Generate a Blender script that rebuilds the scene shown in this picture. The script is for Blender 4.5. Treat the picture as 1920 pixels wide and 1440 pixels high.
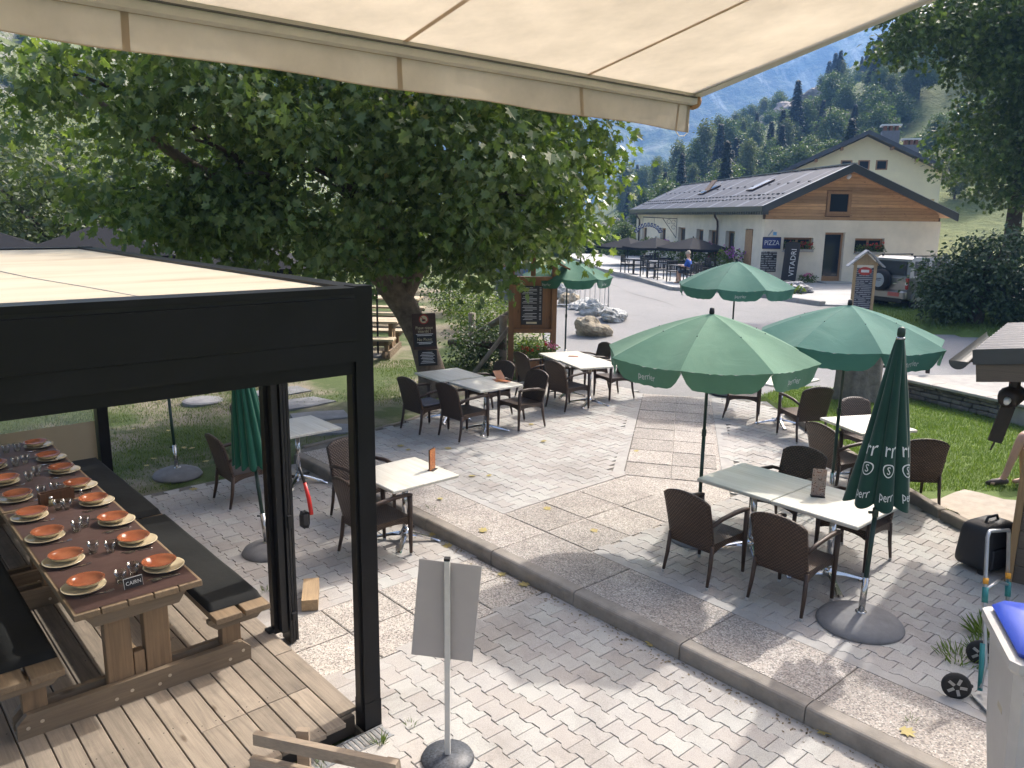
import bpy, math, random
import numpy as np
from mathutils import Vector, Matrix, Euler
for _o in list(bpy.data.objects): bpy.data.objects.remove(_o)
scene = bpy.context.scene
COL = scene.collection
R = math.radians
# ---------------------------------------------------------------- camera
F_PX, PITCH, ROLL, CAM_H = 1500.0, R(11.9), R(0.85), 3.4
cd = bpy.data.cameras.new('camera'); cam = bpy.data.objects.new('camera', cd); COL.objects.link(cam)
cd.sensor_fit = 'HORIZONTAL'; cd.sensor_width = 36.0; cd.lens = 36.0 * F_PX / 1920.0
cd.clip_start = 0.05; cd.clip_end = 20000
cam.location = (0, 0, CAM_H)
cam.matrix_world = Matrix.Translation((0, 0, CAM_H)) @ Euler((R(90) - PITCH, 0, 0)).to_matrix().to_4x4() @ Matrix.Rotation(ROLL, 4, 'Z')
scene.camera = cam
# ---------------------------------------------------------------- world, sun, exposure
SUN_AZ, SUN_EL = R(42), R(45)
w = bpy.data.worlds.new('World'); scene.world = w; w.use_nodes = True
nt = w.node_tree; nt.nodes.clear()
sky = nt.nodes.new('ShaderNodeTexSky'); sky.sky_type = 'NISHITA'; sky.sun_disc = False
sky.sun_elevation = SUN_EL; sky.sun_rotation = SUN_AZ; sky.altitude = 0; sky.dust_density = 8.0; sky.air_density = 1.0; sky.ozone_density = 0.0
bg = nt.nodes.new('ShaderNodeBackground'); bg.inputs['Strength'].default_value = 0.15
wo = nt.nodes.new('ShaderNodeOutputWorld')
nt.links.new(sky.outputs[0], bg.inputs[0]); nt.links.new(bg.outputs[0], wo.inputs[0])
sd = bpy.data.lights.new('sun', 'SUN'); sun = bpy.data.objects.new('sun', sd); COL.objects.link(sun)
sd.energy = 2.5; sd.angle = R(1.2); sd.color = (1.0, 0.955, 0.89)
_s = Vector((math.sin(SUN_AZ) * math.cos(SUN_EL), math.cos(SUN_AZ) * math.cos(SUN_EL), math.sin(SUN_EL)))
sun.rotation_euler = _s.to_track_quat('Z', 'Y').to_euler()
sun.location = (20, 20, 60)
vs = scene.view_settings
vs.view_transform = 'Standard'; vs.look = 'None'; vs.gamma = 1; vs.use_curve_mapping = False; vs.exposure = 1.30
cy = scene.cycles
cy.max_bounces = 6; cy.diffuse_bounces = 3; cy.glossy_bounces = 3; cy.transmission_bounces = 5; cy.volume_bounces = 0; cy.transparent_max_bounces = 8
# ---------------------------------------------------------------- photo pixel -> place
def ray(px, py):
    x = (px - 960) / F_PX; y = -(py - 720) / F_PX
    c, s = math.cos(ROLL), math.sin(ROLL)
    xr = c * x - s * y; yr = s * x + c * y
    cp, sp = math.cos(PITCH), math.sin(PITCH)
    return Vector((xr, cp + yr * sp, -sp + yr * cp))
def gnd(px, py, z=0.0):
    d = ray(px, py); t = (z - CAM_H) / d.z
    return Vector((0, 0, CAM_H)) + d * t
def at(px, py, Y):
    d = ray(px, py); return Vector((0, 0, CAM_H)) + d * (Y / d.y)
# kerb frame: local x = away from the kerb (b), local y = along the kerb (a)
TH = R(41.6); KO = Vector((-0.11, 7.5, 0))
BX = Vector((math.cos(TH), math.sin(TH), 0)); AY = Vector((-math.sin(TH), math.cos(TH), 0))
def L(b, a, z=0.0): return KO + BX * b + AY * a + Vector((0, 0, z))
def to_ab(x, y):
    d = Vector((x, y, 0)) - KO; return d.dot(AY), d.dot(BX)
# ---------------------------------------------------------------- helpers
def tag(o, label=None, cat=None, group=None, kind=None):
    if label: o['label'] = label
    if cat: o['category'] = cat
    if group: o['group'] = group
    if kind: o['kind'] = kind
    return o
def empty(name, loc=(0, 0, 0), rz=0.0, parent=None):
    o = bpy.data.objects.new(name, None); COL.objects.link(o)
    o.location = loc; o.rotation_euler = (0, 0, rz); o.empty_display_size = 0.1
    if parent: o.parent = parent
    return o
def thing(name, label, cat, loc=(0, 0, 0), rz=0.0, group=None):
    return tag(empty(name, loc, rz), label, cat, group)
def copy_tree(o, parent=None):
    c = o.copy(); COL.objects.link(c); c.parent = parent
    for ch in list(o.children): copy_tree(ch, c)
    return c
def dup(root, loc, rz, label=None, group=None):
    c = copy_tree(root); c.location = loc; c.rotation_euler = (root.rotation_euler[0], root.rotation_euler[1], rz)
    if label: c['label'] = label
    if group: c['group'] = group
    return c
def link(name, me, mat=None, parent=None, loc=None, rot=None, smooth=False):
    if mat is not None and not me.materials: me.materials.append(mat)
    if smooth:
        me.polygons.foreach_set('use_smooth', [True] * len(me.polygons))
    o = bpy.data.objects.new(name, me); COL.objects.link(o)
    if parent: o.parent = parent
    if loc is not None: o.location = loc
    if rot is not None: o.rotation_euler = rot
    return o
class MB:
    def __init__(s): s.v = []; s.f = []
    def add(s, vs, fs):
        n = len(s.v); s.v += [tuple(p) for p in vs]; s.f += [tuple(i + n for i in f) for f in fs]; return s
    def box(s, x0, x1, y0, y1, z0, z1):
        return s.add([(x0,y0,z0),(x1,y0,z0),(x1,y1,z0),(x0,y1,z0),(x0,y0,z1),(x1,y0,z1),(x1,y1,z1),(x0,y1,z1)],
            [(0,3,2,1),(4,5,6,7),(0,1,5,4),(1,2,6,5),(2,3,7,6),(3,0,4,7)])
    def cbox(s, c, d, bev=0.0):
        x, y, z = c; a, b, h = d[0] / 2, d[1] / 2, d[2] / 2
        if bev <= 0: return s.box(x - a, x + a, y - b, y + b, z - h, z + h)
        e = bev
        ring = lambda aa, bb, zz: [(x - aa + 0, y - bb + e, zz), (x - aa + e, y - bb, zz), (x + aa - e, y - bb, zz), (x + aa, y - bb + e, zz), (x + aa, y + bb - e, zz), (x + aa - e, y + bb, zz), (x - aa + e, y + bb, zz), (x - aa, y + bb - e, zz)]
        rs = ring(a - e, b - e, z - h) + ring(a, b, z - h + e) + ring(a, b, z + h - e) + ring(a - e, b - e, z + h)
        fs = [tuple(range(7, -1, -1)), tuple(range(24, 32))]
        for k in range(3):
            for i in range(8):
                j = (i + 1) % 8; fs.append((k*8+i, k*8+j, k*8+8+j, k*8+8+i))
        return s.add(rs, fs)
    def bar(s, p, q, w, h, up=(0, 0, 1)):
        p = Vector(p); q = Vector(q); d = (q - p).normalized(); u = Vector(up)
        if abs(d.dot(u)) > 0.98: u = Vector((0, 1, 0))
        r = d.cross(u).normalized(); u = r.cross(d).normalized()
        vs = []
        for c in (p, q):
            for sx, sy in ((-1,-1),(1,-1),(1,1),(-1,1)): vs.append(c + r * (sx * w / 2) + u * (sy * h / 2))
        return s.add(vs, [(0,1,2,3),(7,6,5,4),(0,4,5,1),(1,5,6,2),(2,6,7,3),(3,7,4,0)])
    def tube(s, pts, rad, n=8, caps=True):
        pts = [Vector(p) for p in pts]; m = len(pts)
        if not hasattr(rad, '__len__'): rad = [rad] * m
        rings = []; prev = None
        for i, p in enumerate(pts):
            d = (pts[min(i + 1, m - 1)] - pts[max(i - 1, 0)]).normalized()
            if prev is None:
                u = Vector((0, 0, 1)) if abs(d.z) < 0.9 else Vector((1, 0, 0))
                r = d.cross(u).normalized()
            else:
                r = (prev - d * prev.dot(d)).normalized()
            prev = r; u = d.cross(r)
            rings.append([p + (r * math.cos(2*math.pi*k/n) + u * math.sin(2*math.pi*k/n)) * rad[i] for k in range(n)])
        vs = [v for rg in rings for v in rg]; fs = []
        for i in range(m - 1):
            for k in range(n):
                j = (k + 1) % n; fs.append((i*n+k, i*n+j, i*n+n+j, i*n+n+k))
        if caps: fs += [tuple(range(n - 1, -1, -1)), tuple((m-1)*n + k for k in range(n))]
        return s.add(vs, fs)
    def lathe(s, prof, n=24, c=(0, 0, 0)):
        vs = []; fs = []; m = len(prof)
        for r, z in prof:
            for k in range(n):
                t = 2 * math.pi * k / n; vs.append((c[0] + r * math.cos(t), c[1] + r * math.sin(t), c[2] + z))
        for i in range(m - 1):
            for k in range(n):
                j = (k + 1) % n; fs.append((i*n+k, i*n+j, i*n+n+j, i*n+n+k))
        fs += [tuple(range(n - 1, -1, -1)), tuple((m-1)*n + k for k in range(n))]
        return s.add(vs, fs)
    def prism(s, poly, z0, z1):
        n = len(poly); vs = [(x, y, z0) for x, y in poly] + [(x, y, z1) for x, y in poly]
        fs = [tuple(range(n - 1, -1, -1)), tuple(range(n, 2 * n))] + [(i, (i+1) % n, n + (i+1) % n, n + i) for i in range(n)]
        return s.add(vs, fs)
    def xprism(s, poly, y0, y1):
        n = len(poly); vs = [(x, y0, z) for x, z in poly] + [(x, y1, z) for x, z in poly]
        fs = [tuple(range(n)), tuple(range(2*n - 1, n - 1, -1))] + [(i, n + i, n + (i+1) % n, (i+1) % n) for i in range(n)]
        return s.add(vs, fs)
    def grid(s, fn, nu, nv):
        vs = [fn(i / nu, j / nv) for j in range(nv + 1) for i in range(nu + 1)]
        return s.add(vs, [(j*(nu+1)+i, j*(nu+1)+i+1, (j+1)*(nu+1)+i+1, (j+1)*(nu+1)+i) for j in range(nv) for i in range(nu)])
    def mesh(s, name='mesh'):
        me = bpy.data.meshes.new(name); me.from_pydata(s.v, [], s.f); me.update(); return me
    def build(s, name, mat, parent=None, smooth=False, loc=None, rot=None):
        return link(name, s.mesh(name), mat, parent, loc, rot, smooth)
def smooth_by_angle(o, deg=40):
    me = o.data; me.polygons.foreach_set('use_smooth', [True] * len(me.polygons))
    try: me.set_sharp_from_angle(angle=R(deg))
    except Exception: pass
    return o
def np_mesh(name, V, faces_k):
    """V (n,3) float, faces_k list of (m,k) int arrays"""
    me = bpy.data.meshes.new(name)
    me.vertices.add(len(V)); me.vertices.foreach_set('co', np.asarray(V, np.float32).ravel())
    idx = np.concatenate([f.ravel() for f in faces_k]).astype(np.int32)
    tot = np.concatenate([np.full(len(f), f.shape[1], np.int32) for f in faces_k])
    st = np.concatenate([[0], np.cumsum(tot)[:-1]]).astype(np.int32)
    me.loops.add(len(idx)); me.loops.foreach_set('vertex_index', idx)
    me.polygons.add(len(tot)); me.polygons.foreach_set('loop_start', st); me.polygons.foreach_set('loop_total', tot)
    me.update(calc_edges=True); me.validate(); return me
def unit(a): return a / np.maximum(np.linalg.norm(a, axis=1, keepdims=True), 1e-9)
MAPLE = [[(0,0),(.30,.02),(.20,.20),(.56,.36),(.30,.50),(.40,.76),(.15,.68),(0,1.0)]]
LEAF = [[(0,0),(.26,.30),(.22,.66),(0,1.0)]]
def leaf_arrays(shape, fold=0.22):
    vs = []; fs = []
    for half in shape:
        for sg in (1, -1):
            pts = [(sg * x, y, fold * x - 0.25 * (y * y) * 0.35) for x, y in half]
            if sg < 0: pts = pts[::-1]
            fs.append(list(range(len(vs), len(vs) + len(pts)))); vs += pts
    return np.array(vs), fs
def leaf_mesh(name, P, T, N, S, shape=LEAF):
    """leaves at P, tip direction T, face normal N, size S"""
    lv, lf = leaf_arrays(shape); n = len(P); k = len(lv)
    T = unit(T); X = unit(np.cross(T, N)); Z = np.cross(X, T)
    V = P[:, None, :] + S[:, None, None] * (lv[None, :, 0:1] * X[:, None, :] + lv[None, :, 1:2] * T[:, None, :] + lv[None, :, 2:3] * Z[:, None, :])
    faces = [(np.arange(n)[:, None] * k + np.array(f)[None, :]) for f in lf]
    return np_mesh(name, V.reshape(-1, 3), faces)
_tc = {}
def text_mesh(s, size=1.0, align='CENTER', font_scale_x=1.0):
    cu = bpy.data.curves.new('lettering', 'FONT'); cu.body = s; cu.size = size; cu.align_x = align; cu.align_y = 'CENTER'; cu.resolution_u = 2
    o = bpy.data.objects.new('lettering', cu); COL.objects.link(o)
    dg = bpy.context.evaluated_depsgraph_get(); me = bpy.data.meshes.new_from_object(o.evaluated_get(dg))
    bpy.data.objects.remove(o); bpy.data.curves.remove(cu)
    if font_scale_x != 1.0:
        for v in me.vertices: v.co.x *= font_scale_x
    return me
def text_on(name, s, size, mat, parent, fn, sx=1.0):
    """flat print laid on a surface: fn(x, y) -> point"""
    me = text_mesh(s, size, font_scale_x=sx)
    for v in me.vertices: v.co = Vector(fn(v.co.x, v.co.y))
    me.materials.clear(); return link(name, me, mat, parent)
ORD = ['first','second','third','fourth','fifth','sixth','seventh','eighth','ninth','tenth','eleventh','twelfth','thirteenth','fourteenth','fifteenth','sixteenth','seventeenth','eighteenth','nineteenth','twentieth'] + ['twenty-' + w_ for w_ in ('first','second','third','fourth','fifth','sixth','seventh','eighth','ninth')] + ['thirtieth', 'thirty-first', 'thirty-second']
# ---------------------------------------------------------------- materials
def nodes(name):
    m = bpy.data.materials.new(name); m.use_nodes = True; t = m.node_tree
    return m, t, t.nodes['Principled BSDF'], t.nodes['Material Output']
def N(t, typ, **kw):
    n = t.nodes.new(typ)
    for k, v in kw.items():
        if hasattr(n, k): setattr(n, k, v)
        else: n.inputs[k].default_value = v
    return n
def ramp(t, fac, stops):
    r = t.nodes.new('ShaderNodeValToRGB'); cr = r.color_ramp
    while len(cr.elements) < len(stops): cr.elements.new(0.5)
    for e, (p, c) in zip(cr.elements, stops):
        e.position = p; e.color = (c[0], c[1], c[2], 1)
    t.links.new(fac, r.inputs[0]); return r.outputs[0]
def mixc(t, fac, a, b, mode='MIX'):
    n = t.nodes.new('ShaderNodeMix'); n.data_type = 'RGBA'; n.blend_type = mode
    for sock, v in ((n.inputs[0], fac), (n.inputs[6], a), (n.inputs[7], b)):
        if hasattr(v, 'is_output'): t.links.new(v, sock)
        elif isinstance(v, (tuple, list)): sock.default_value = (v[0], v[1], v[2], 1)
        else: sock.default_value = v
    return n.outputs[2]
def sc(c, k): return tuple(min(1, x * k) for x in c)
def coords(t, scale=(1, 1, 1), rnd=True, world=False):
    tc = t.nodes.new('ShaderNodeTexCoord') if not world else t.nodes.new('ShaderNodeNewGeometry')
    out = tc.outputs['Object'] if not world else tc.outputs['Position']
    mp = t.nodes.new('ShaderNodeMapping'); mp.inputs['Scale'].default_value = scale
    t.links.new(out, mp.inputs[0])
    if rnd:
        oi = t.nodes.new('ShaderNodeObjectInfo'); m = t.nodes.new('ShaderNodeVectorMath'); m.operation = 'SCALE'
        cb = t.nodes.new('ShaderNodeCombineXYZ')
        for i in range(3): t.links.new(oi.outputs['Random'], cb.inputs[i])
        t.links.new(cb.outputs[0], m.inputs[0]); m.inputs['Scale'].default_value = 37.0
        t.links.new(m.outputs[0], mp.inputs['Location'])
    return mp.outputs[0]
def noise(t, vec, scale, detail=6, rough=0.6, dist=0.0):
    n = t.nodes.new('ShaderNodeTexNoise'); n.inputs['Scale'].default_value = scale; n.inputs['Detail'].default_value = detail
    n.inputs['Roughness'].default_value = rough; n.inputs['Distortion'].default_value = dist
    t.links.new(vec, n.inputs['Vector']); return n.outputs['Fac']
def bump(t, bs, h, strength=0.3, dist=0.01):
    b = t.nodes.new('ShaderNodeBump'); b.inputs['Strength'].default_value = strength; b.inputs['Distance'].default_value = dist
    t.links.new(h, b.inputs['Height']); t.links.new(b.outputs[0], bs.inputs['Normal']); return b
def obj_random(t, lo, hi):
    oi = t.nodes.new('ShaderNodeObjectInfo'); mr = t.nodes.new('ShaderNodeMapRange')
    mr.inputs['To Min'].default_value = lo; mr.inputs['To Max'].default_value = hi
    t.links.new(oi.outputs['Random'], mr.inputs[0]); return mr.outputs[0]
def mat(name, col, rough=0.6, var=0.12, scale=8.0, bmp=0.0, bscale=None, metal=0.0, orand=0.0, coat=0.0, world=False, dist=0.005):
    m, t, bs, _ = nodes(name); bs.inputs['Roughness'].default_value = rough; bs.inputs['Metallic'].default_value = metal
    v = coords(t, world=world, rnd=not world); n1 = noise(t, v, scale, 8, 0.65)
    c = ramp(t, n1, [(0.3, sc(col, 1 - var)), (0.7, sc(col, 1 + var))])
    if orand > 0:
        hs = t.nodes.new('ShaderNodeHueSaturation'); t.links.new(c, hs.inputs['Color']); t.links.new(obj_random(t, 1 - orand, 1 + orand), hs.inputs['Value']); c = hs.outputs[0]
    t.links.new(c, bs.inputs['Base Color'])
    rr = t.nodes.new('ShaderNodeMapRange'); rr.inputs['To Min'].default_value = max(0.02, rough - 0.08); rr.inputs['To Max'].default_value = min(1, rough + 0.1)
    t.links.new(n1, rr.inputs[0]); t.links.new(rr.outputs[0], bs.inputs['Roughness'])
    if bmp > 0: bump(t, bs, noise(t, v, bscale or scale * 6, 6, 0.7), bmp, dist)
    if coat: bs.inputs['Coat Weight'].default_value = coat; bs.inputs['Coat Roughness'].default_value = 0.1
    return m
def wood(name, col, axis=0, rough=0.65, var=0.35, grain=1.0, orand=0.12, dirt=(0.12, 0.10, 0.085), dirtamt=0.4):
    m, t, bs, _ = nodes(name)
    s = [26 * grain] * 3; s[axis] = 1.6 * grain
    v = coords(t, tuple(s)); n1 = noise(t, v, 1.0, 7, 0.6, 1.2)
    s2 = [90.0] * 3; s2[axis] = 3.0
    v2 = coords(t, tuple(s2)); n2 = noise(t, v2, 1.0, 4, 0.6)
    c = ramp(t, n1, [(0.25, sc(col, 1 - var)), (0.5, col), (0.75, sc(col, 1 + var * 0.6))])
    c = mixc(t, 0.35, c, ramp(t, n2, [(0.3, sc(col, 0.6)), (0.65, sc(col, 1.15))]))
    v3 = coords(t, (2.2, 2.2, 2.2)); n3 = noise(t, v3, 1.0, 5, 0.7)
    f = ramp(t, n3, [(0.5, (0, 0, 0)), (0.78, (dirtamt,) * 3)])
    c = mixc(t, f, c, dirt)
    hs = t.nodes.new('ShaderNodeHueSaturation'); t.links.new(c, hs.inputs['Color']); t.links.new(obj_random(t, 1 - orand, 1 + orand), hs.inputs['Value'])
    t.links.new(hs.outputs[0], bs.inputs['Base Color']); bs.inputs['Roughness'].default_value = rough
    vk = t.nodes.new('ShaderNodeTexVoronoi'); vk.inputs['Scale'].default_value = 1.0; s4 = [7.0] * 3; s4[axis] = 2.2; t.links.new(coords(t, tuple(s4)), vk.inputs['Vector'])
    kn = ramp(t, vk.outputs['Distance'], [(0.05, (0.35, 0.28, 0.22)), (0.13, (1, 1, 1))])
    t.links.new(mixc(t, 0.8, hs.outputs[0], kn, 'MULTIPLY'), bs.inputs['Base Color'])
    bump(t, bs, n2, 0.35, 0.002); return m
def leafmat(name, stops, rough=0.45, trans=0.3, tcol=None, nscale=0.6):
    m, t, bs, out = nodes(name); g = t.nodes.new('ShaderNodeNewGeometry')
    v = coords(t, rnd=False, world=True); n1 = noise(t, v, nscale, 3, 0.5)
    ma = t.nodes.new('ShaderNodeMath'); ma.operation = 'MULTIPLY_ADD'; ma.inputs[1].default_value = 0.55; t.links.new(g.outputs['Random Per Island'], ma.inputs[0])
    mb = t.nodes.new('ShaderNodeMath'); mb.operation = 'MULTIPLY'; mb.inputs[1].default_value = 0.5; t.links.new(n1, mb.inputs[0]); t.links.new(mb.outputs[0], ma.inputs[2])
    c = ramp(t, ma.outputs[0], stops); t.links.new(c, bs.inputs['Base Color']); bs.inputs['Roughness'].default_value = rough
    tr = t.nodes.new('ShaderNodeBsdfTranslucent'); t.links.new(mixc(t, 1.0, c, tcol or (1.6, 1.7, 0.6), 'MULTIPLY'), tr.inputs['Color'])
    ms = t.nodes.new('ShaderNodeMixShader'); ms.inputs[0].default_value = trans
    t.links.new(bs.outputs[0], ms.inputs[1]); t.links.new(tr.outputs[0], ms.inputs[2]); t.links.new(ms.outputs[0], out.inputs['Surface'])
    return m
def fabric(name, col, rough=0.8, trans=0.25, var=0.08, tcol=None, weave=900.0, scale=2.0, sheen=0.2, crease=0.12):
    m, t, bs, out = nodes(name); v = coords(t); n1 = noise(t, v, scale, 6, 0.65)
    c = ramp(t, n1, [(0.3, sc(col, 1 - var)), (0.7, sc(col, 1 + var))]); t.links.new(c, bs.inputs['Base Color'])
    bs.inputs['Roughness'].default_value = rough; bs.inputs['Sheen Weight'].default_value = sheen; bs.inputs['Specular IOR Level'].default_value = 0.15
    bump(t, bs, noise(t, v, 14.0 if crease < 0.2 else 3.0, 3, 0.5, 0.0 if crease < 0.2 else 0.8), crease, 0.02 if crease < 0.2 else 0.05)
    if trans > 0:
        tr = t.nodes.new('ShaderNodeBsdfTranslucent')
        t.links.new(mixc(t, 1.0, c, tcol or (1, 1, 1), 'MULTIPLY'), tr.inputs['Color'])
        ms = t.nodes.new('ShaderNodeMixShader'); ms.inputs[0].default_value = trans
        t.links.new(bs.outputs[0], ms.inputs[1]); t.links.new(tr.outputs[0], ms.inputs[2]); t.links.new(ms.outputs[0], out.inputs['Surface'])
    return m
def glassmat(name):
    m, t, bs, out = nodes(name); tr = t.nodes.new('ShaderNodeBsdfTransparent'); tr.inputs[0].default_value = (0.90, 0.92, 0.92, 1)
    gl = t.nodes.new('ShaderNodeBsdfGlossy'); gl.inputs['Roughness'].default_value = 0.04; fr = t.nodes.new('ShaderNodeLayerWeight'); fr.inputs[0].default_value = 0.35
    ms = t.nodes.new('ShaderNodeMixShader'); t.links.new(fr.outputs['Facing'], ms.inputs[0]); t.links.new(tr.outputs[0], ms.inputs[1]); t.links.new(gl.outputs[0], ms.inputs[2]); t.links.new(ms.outputs[0], out.inputs['Surface']); return m
def panemat(name, col=(0.02, 0.025, 0.03)):
    m, t, bs, out = nodes(name); bs.inputs['Base Color'].default_value = (*col, 1); bs.inputs['Roughness'].default_value = 0.04
    bs.inputs['Specular IOR Level'].default_value = 0.35; return m
def aggregate(name, base=(0.40, 0.37, 0.335), warm=(0.46, 0.40, 0.35)):
    m, t, bs, _ = nodes(name); v = coords(t, rnd=True)
    vo = t.nodes.new('ShaderNodeTexVoronoi'); vo.inputs['Scale'].default_value = 95; t.links.new(v, vo.inputs['Vector'])
    sep = t.nodes.new('ShaderNodeSeparateColor'); t.links.new(vo.outputs['Color'], sep.inputs[0])
    c = ramp(t, sep.outputs[0], [(0.0, (0.17, 0.15, 0.14)), (0.35, sc(base, 0.8)), (0.6, warm), (0.8, base), (1.0, (0.62, 0.58, 0.53))])
    n = noise(t, v, 3.0, 6, 0.7); c = mixc(t, 1.0, c, ramp(t, n, [(0.3, (0.74, 0.73, 0.72)), (0.65, (1, 1, 1))]), 'MULTIPLY')
    hs = t.nodes.new('ShaderNodeHueSaturation'); t.links.new(c, hs.inputs['Color']); t.links.new(obj_random(t, 0.84, 1.06), hs.inputs['Value'])
    t.links.new(hs.outputs[0], bs.inputs['Base Color']); bs.inputs['Roughness'].default_value = 0.85
    bump(t, bs, vo.outputs['Distance'], 0.5, 0.004); return m
def print_lines(name, bgc, ink, rows=22.0, axis='Z', cols=3.0, thr=0.45, accents=None):
    """dense small print: rows of broken lines (object coordinates 0..1)"""
    m, t, bs, _ = nodes(name); tc = t.nodes.new('ShaderNodeTexCoord'); sp = t.nodes.new('ShaderNodeSeparateXYZ')
    t.links.new(tc.outputs['Generated'], sp.inputs[0])
    row = t.nodes.new('ShaderNodeMath'); row.operation = 'MULTIPLY'; row.inputs[1].default_value = rows; t.links.new(sp.outputs[axis], row.inputs[0])
    fr = t.nodes.new('ShaderNodeMath'); fr.operation = 'FRACT'; t.links.new(row.outputs[0], fr.inputs[0])
    gt = t.nodes.new('ShaderNodeMath'); gt.operation = 'GREATER_THAN'; gt.inputs[1].default_value = 0.55; t.links.new(fr.outputs[0], gt.inputs[0])
    fl = t.nodes.new('ShaderNodeMath'); fl.operation = 'FLOOR'; t.links.new(row.outputs[0], fl.inputs[0])
    cb = t.nodes.new('ShaderNodeCombineXYZ'); mx = t.nodes.new('ShaderNodeMath'); mx.operation = 'MULTIPLY'; mx.inputs[1].default_value = cols
    t.links.new(sp.outputs['X'], mx.inputs[0]); t.links.new(mx.outputs[0], cb.inputs[0]); t.links.new(fl.outputs[0], cb.inputs[1])
    n = noise(t, cb.outputs[0], 2.7, 3, 0.6); g2 = t.nodes.new('ShaderNodeMath'); g2.operation = 'GREATER_THAN'; g2.inputs[1].default_value = thr; t.links.new(n, g2.inputs[0])
    mm = t.nodes.new('ShaderNodeMath'); mm.operation = 'MULTIPLY'; t.links.new(gt.outputs[0], mm.inputs[0]); t.links.new(g2.outputs[0], mm.inputs[1])
    base = bgc
    if accents:
        base = ramp(t, noise(t, tc.outputs['Generated'], 3.0, 4, 0.6), [(0.42, bgc), (0.6, accents)])
    t.links.new(mixc(t, mm.outputs[0], base, ink), bs.inputs['Base Color']); bs.inputs['Roughness'].default_value = 0.4
    return m
# ================================================================ materials used widely
rng = np.random.default_rng(7); random.seed(7)
m_aggr = aggregate('exposed_aggregate')
m_aggr_lt = aggregate('exposed_aggregate_light', (0.46, 0.43, 0.385), (0.52, 0.46, 0.40))
m_kerb = mat('kerb_concrete', (0.25, 0.225, 0.195), 0.9, 0.25, 5, 0.5, 60, orand=0.1)
def paver_mat(name, island):
    m, t, bs, _ = nodes(name); v = coords(t, rnd=not island, world=island)
    n1 = noise(t, v, 3.0, 8, 0.7); n2 = noise(t, v, 160.0, 3, 0.7)
    c = ramp(t, n1, [(0.3, (0.315, 0.305, 0.295)), (0.55, (0.385, 0.372, 0.358)), (0.75, (0.44, 0.425, 0.405))])
    c = mixc(t, 0.5, c, ramp(t, n2, [(0.32, (0.24, 0.225, 0.215)), (0.62, (0.54, 0.515, 0.49))]))
    if island:
        g = t.nodes.new('ShaderNodeNewGeometry'); mr = t.nodes.new('ShaderNodeMapRange'); mr.inputs['To Min'].default_value = 0.91; mr.inputs['To Max'].default_value = 1.06
        t.links.new(g.outputs['Random Per Island'], mr.inputs[0]); r = mr.outputs[0]; src = g.outputs['Random Per Island']
    else:
        r = obj_random(t, 0.91, 1.06); oi = t.nodes.new('ShaderNodeObjectInfo'); src = oi.outputs['Random']
    wv = coords(t, rnd=False, world=True); st = noise(t, wv, 0.9, 7, 0.68, 0.5); st2 = noise(t, wv, 7.0, 5, 0.7)
    c = mixc(t, 1.0, c, ramp(t, st, [(0.34, (0.74, 0.73, 0.71)), (0.5, (0.97, 0.965, 0.955)), (0.7, (1.04, 1.03, 1.0))]), 'MULTIPLY')
    c = mixc(t, ramp(t, st2, [(0.62, (0, 0, 0)), (0.74, (0.45, 0.45, 0.45))]), c, (0.20, 0.185, 0.165))
    tint = ramp(t, src, [(0.0, (1.0, 0.97, 0.945)), (0.5, (1, 1, 1)), (1.0, (0.96, 0.995, 0.985))])
    c = mixc(t, 1.0, c, tint, 'MULTIPLY')
    hs = t.nodes.new('ShaderNodeHueSaturation'); t.links.new(c, hs.inputs['Color']); t.links.new(r, hs.inputs['Value'])
    t.links.new(hs.outputs[0], bs.inputs['Base Color']); bs.inputs['Roughness'].default_value = 0.88
    bump(t, bs, n2, 0.35, 0.003); return m
m_paver = paver_mat('paver_concrete', False); m_paver_i = paver_mat('paver_concrete_far', True)
m_bed = mat('joint_sand', (0.15, 0.135, 0.115), 0.95, 0.3, 14, 0.4, 80, world=True)
def asphalt_mat():
    m, t, bs, _ = nodes('asphalt'); v = coords(t, rnd=False, world=True)
    n1 = noise(t, v, 0.35, 6, 0.65); n2 = noise(t, v, 60.0, 3, 0.7); n3 = noise(t, v, 2.5, 6, 0.7)
    c = ramp(t, n1, [(0.3, (0.165, 0.165, 0.17)), (0.7, (0.235, 0.23, 0.23))])
    c = mixc(t, 0.45, c, ramp(t, n2, [(0.3, (0.09, 0.09, 0.09)), (0.7, (0.34, 0.335, 0.33))]))
    c = mixc(t, ramp(t, n3, [(0.55, (0, 0, 0)), (0.75, (0.5, 0.5, 0.5))]), c, (0.15, 0.145, 0.14))
    t.links.new(c, bs.inputs['Base Color']); bs.inputs['Roughness'].default_value = 0.85; bump(t, bs, n2, 0.4, 0.006); return m
m_asph = asphalt_mat()
def soil_grass(name, g1=(0.045, 0.075, 0.018), g2=(0.085, 0.12, 0.03), soil=(0.21, 0.17, 0.125), lo=0.56, hi=0.66, sc_=0.45):
    m, t, bs, _ = nodes(name); v = coords(t, rnd=False, world=True)
    n1 = noise(t, v, 6.0, 6, 0.7); n2 = noise(t, v, sc_, 5, 0.6); n3 = noise(t, v, 70, 3, 0.7)
    c = ramp(t, n1, [(0.3, g1), (0.7, g2)]); c = mixc(t, 0.4, c, ramp(t, n3, [(0.3, sc(g1, 0.6)), (0.7, sc(g2, 1.3))]))
    s = ramp(t, n3, [(0.3, sc(soil, 0.7)), (0.7, sc(soil, 1.2))])
    c = mixc(t, ramp(t, n2, [(lo, (0, 0, 0)), (hi, (0.85, 0.85, 0.85))]), c, s)
    t.links.new(c, bs.inputs['Base Color']); bs.inputs['Roughness'].default_value = 0.95; bump(t, bs, n3, 0.6, 0.02); return m
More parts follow.
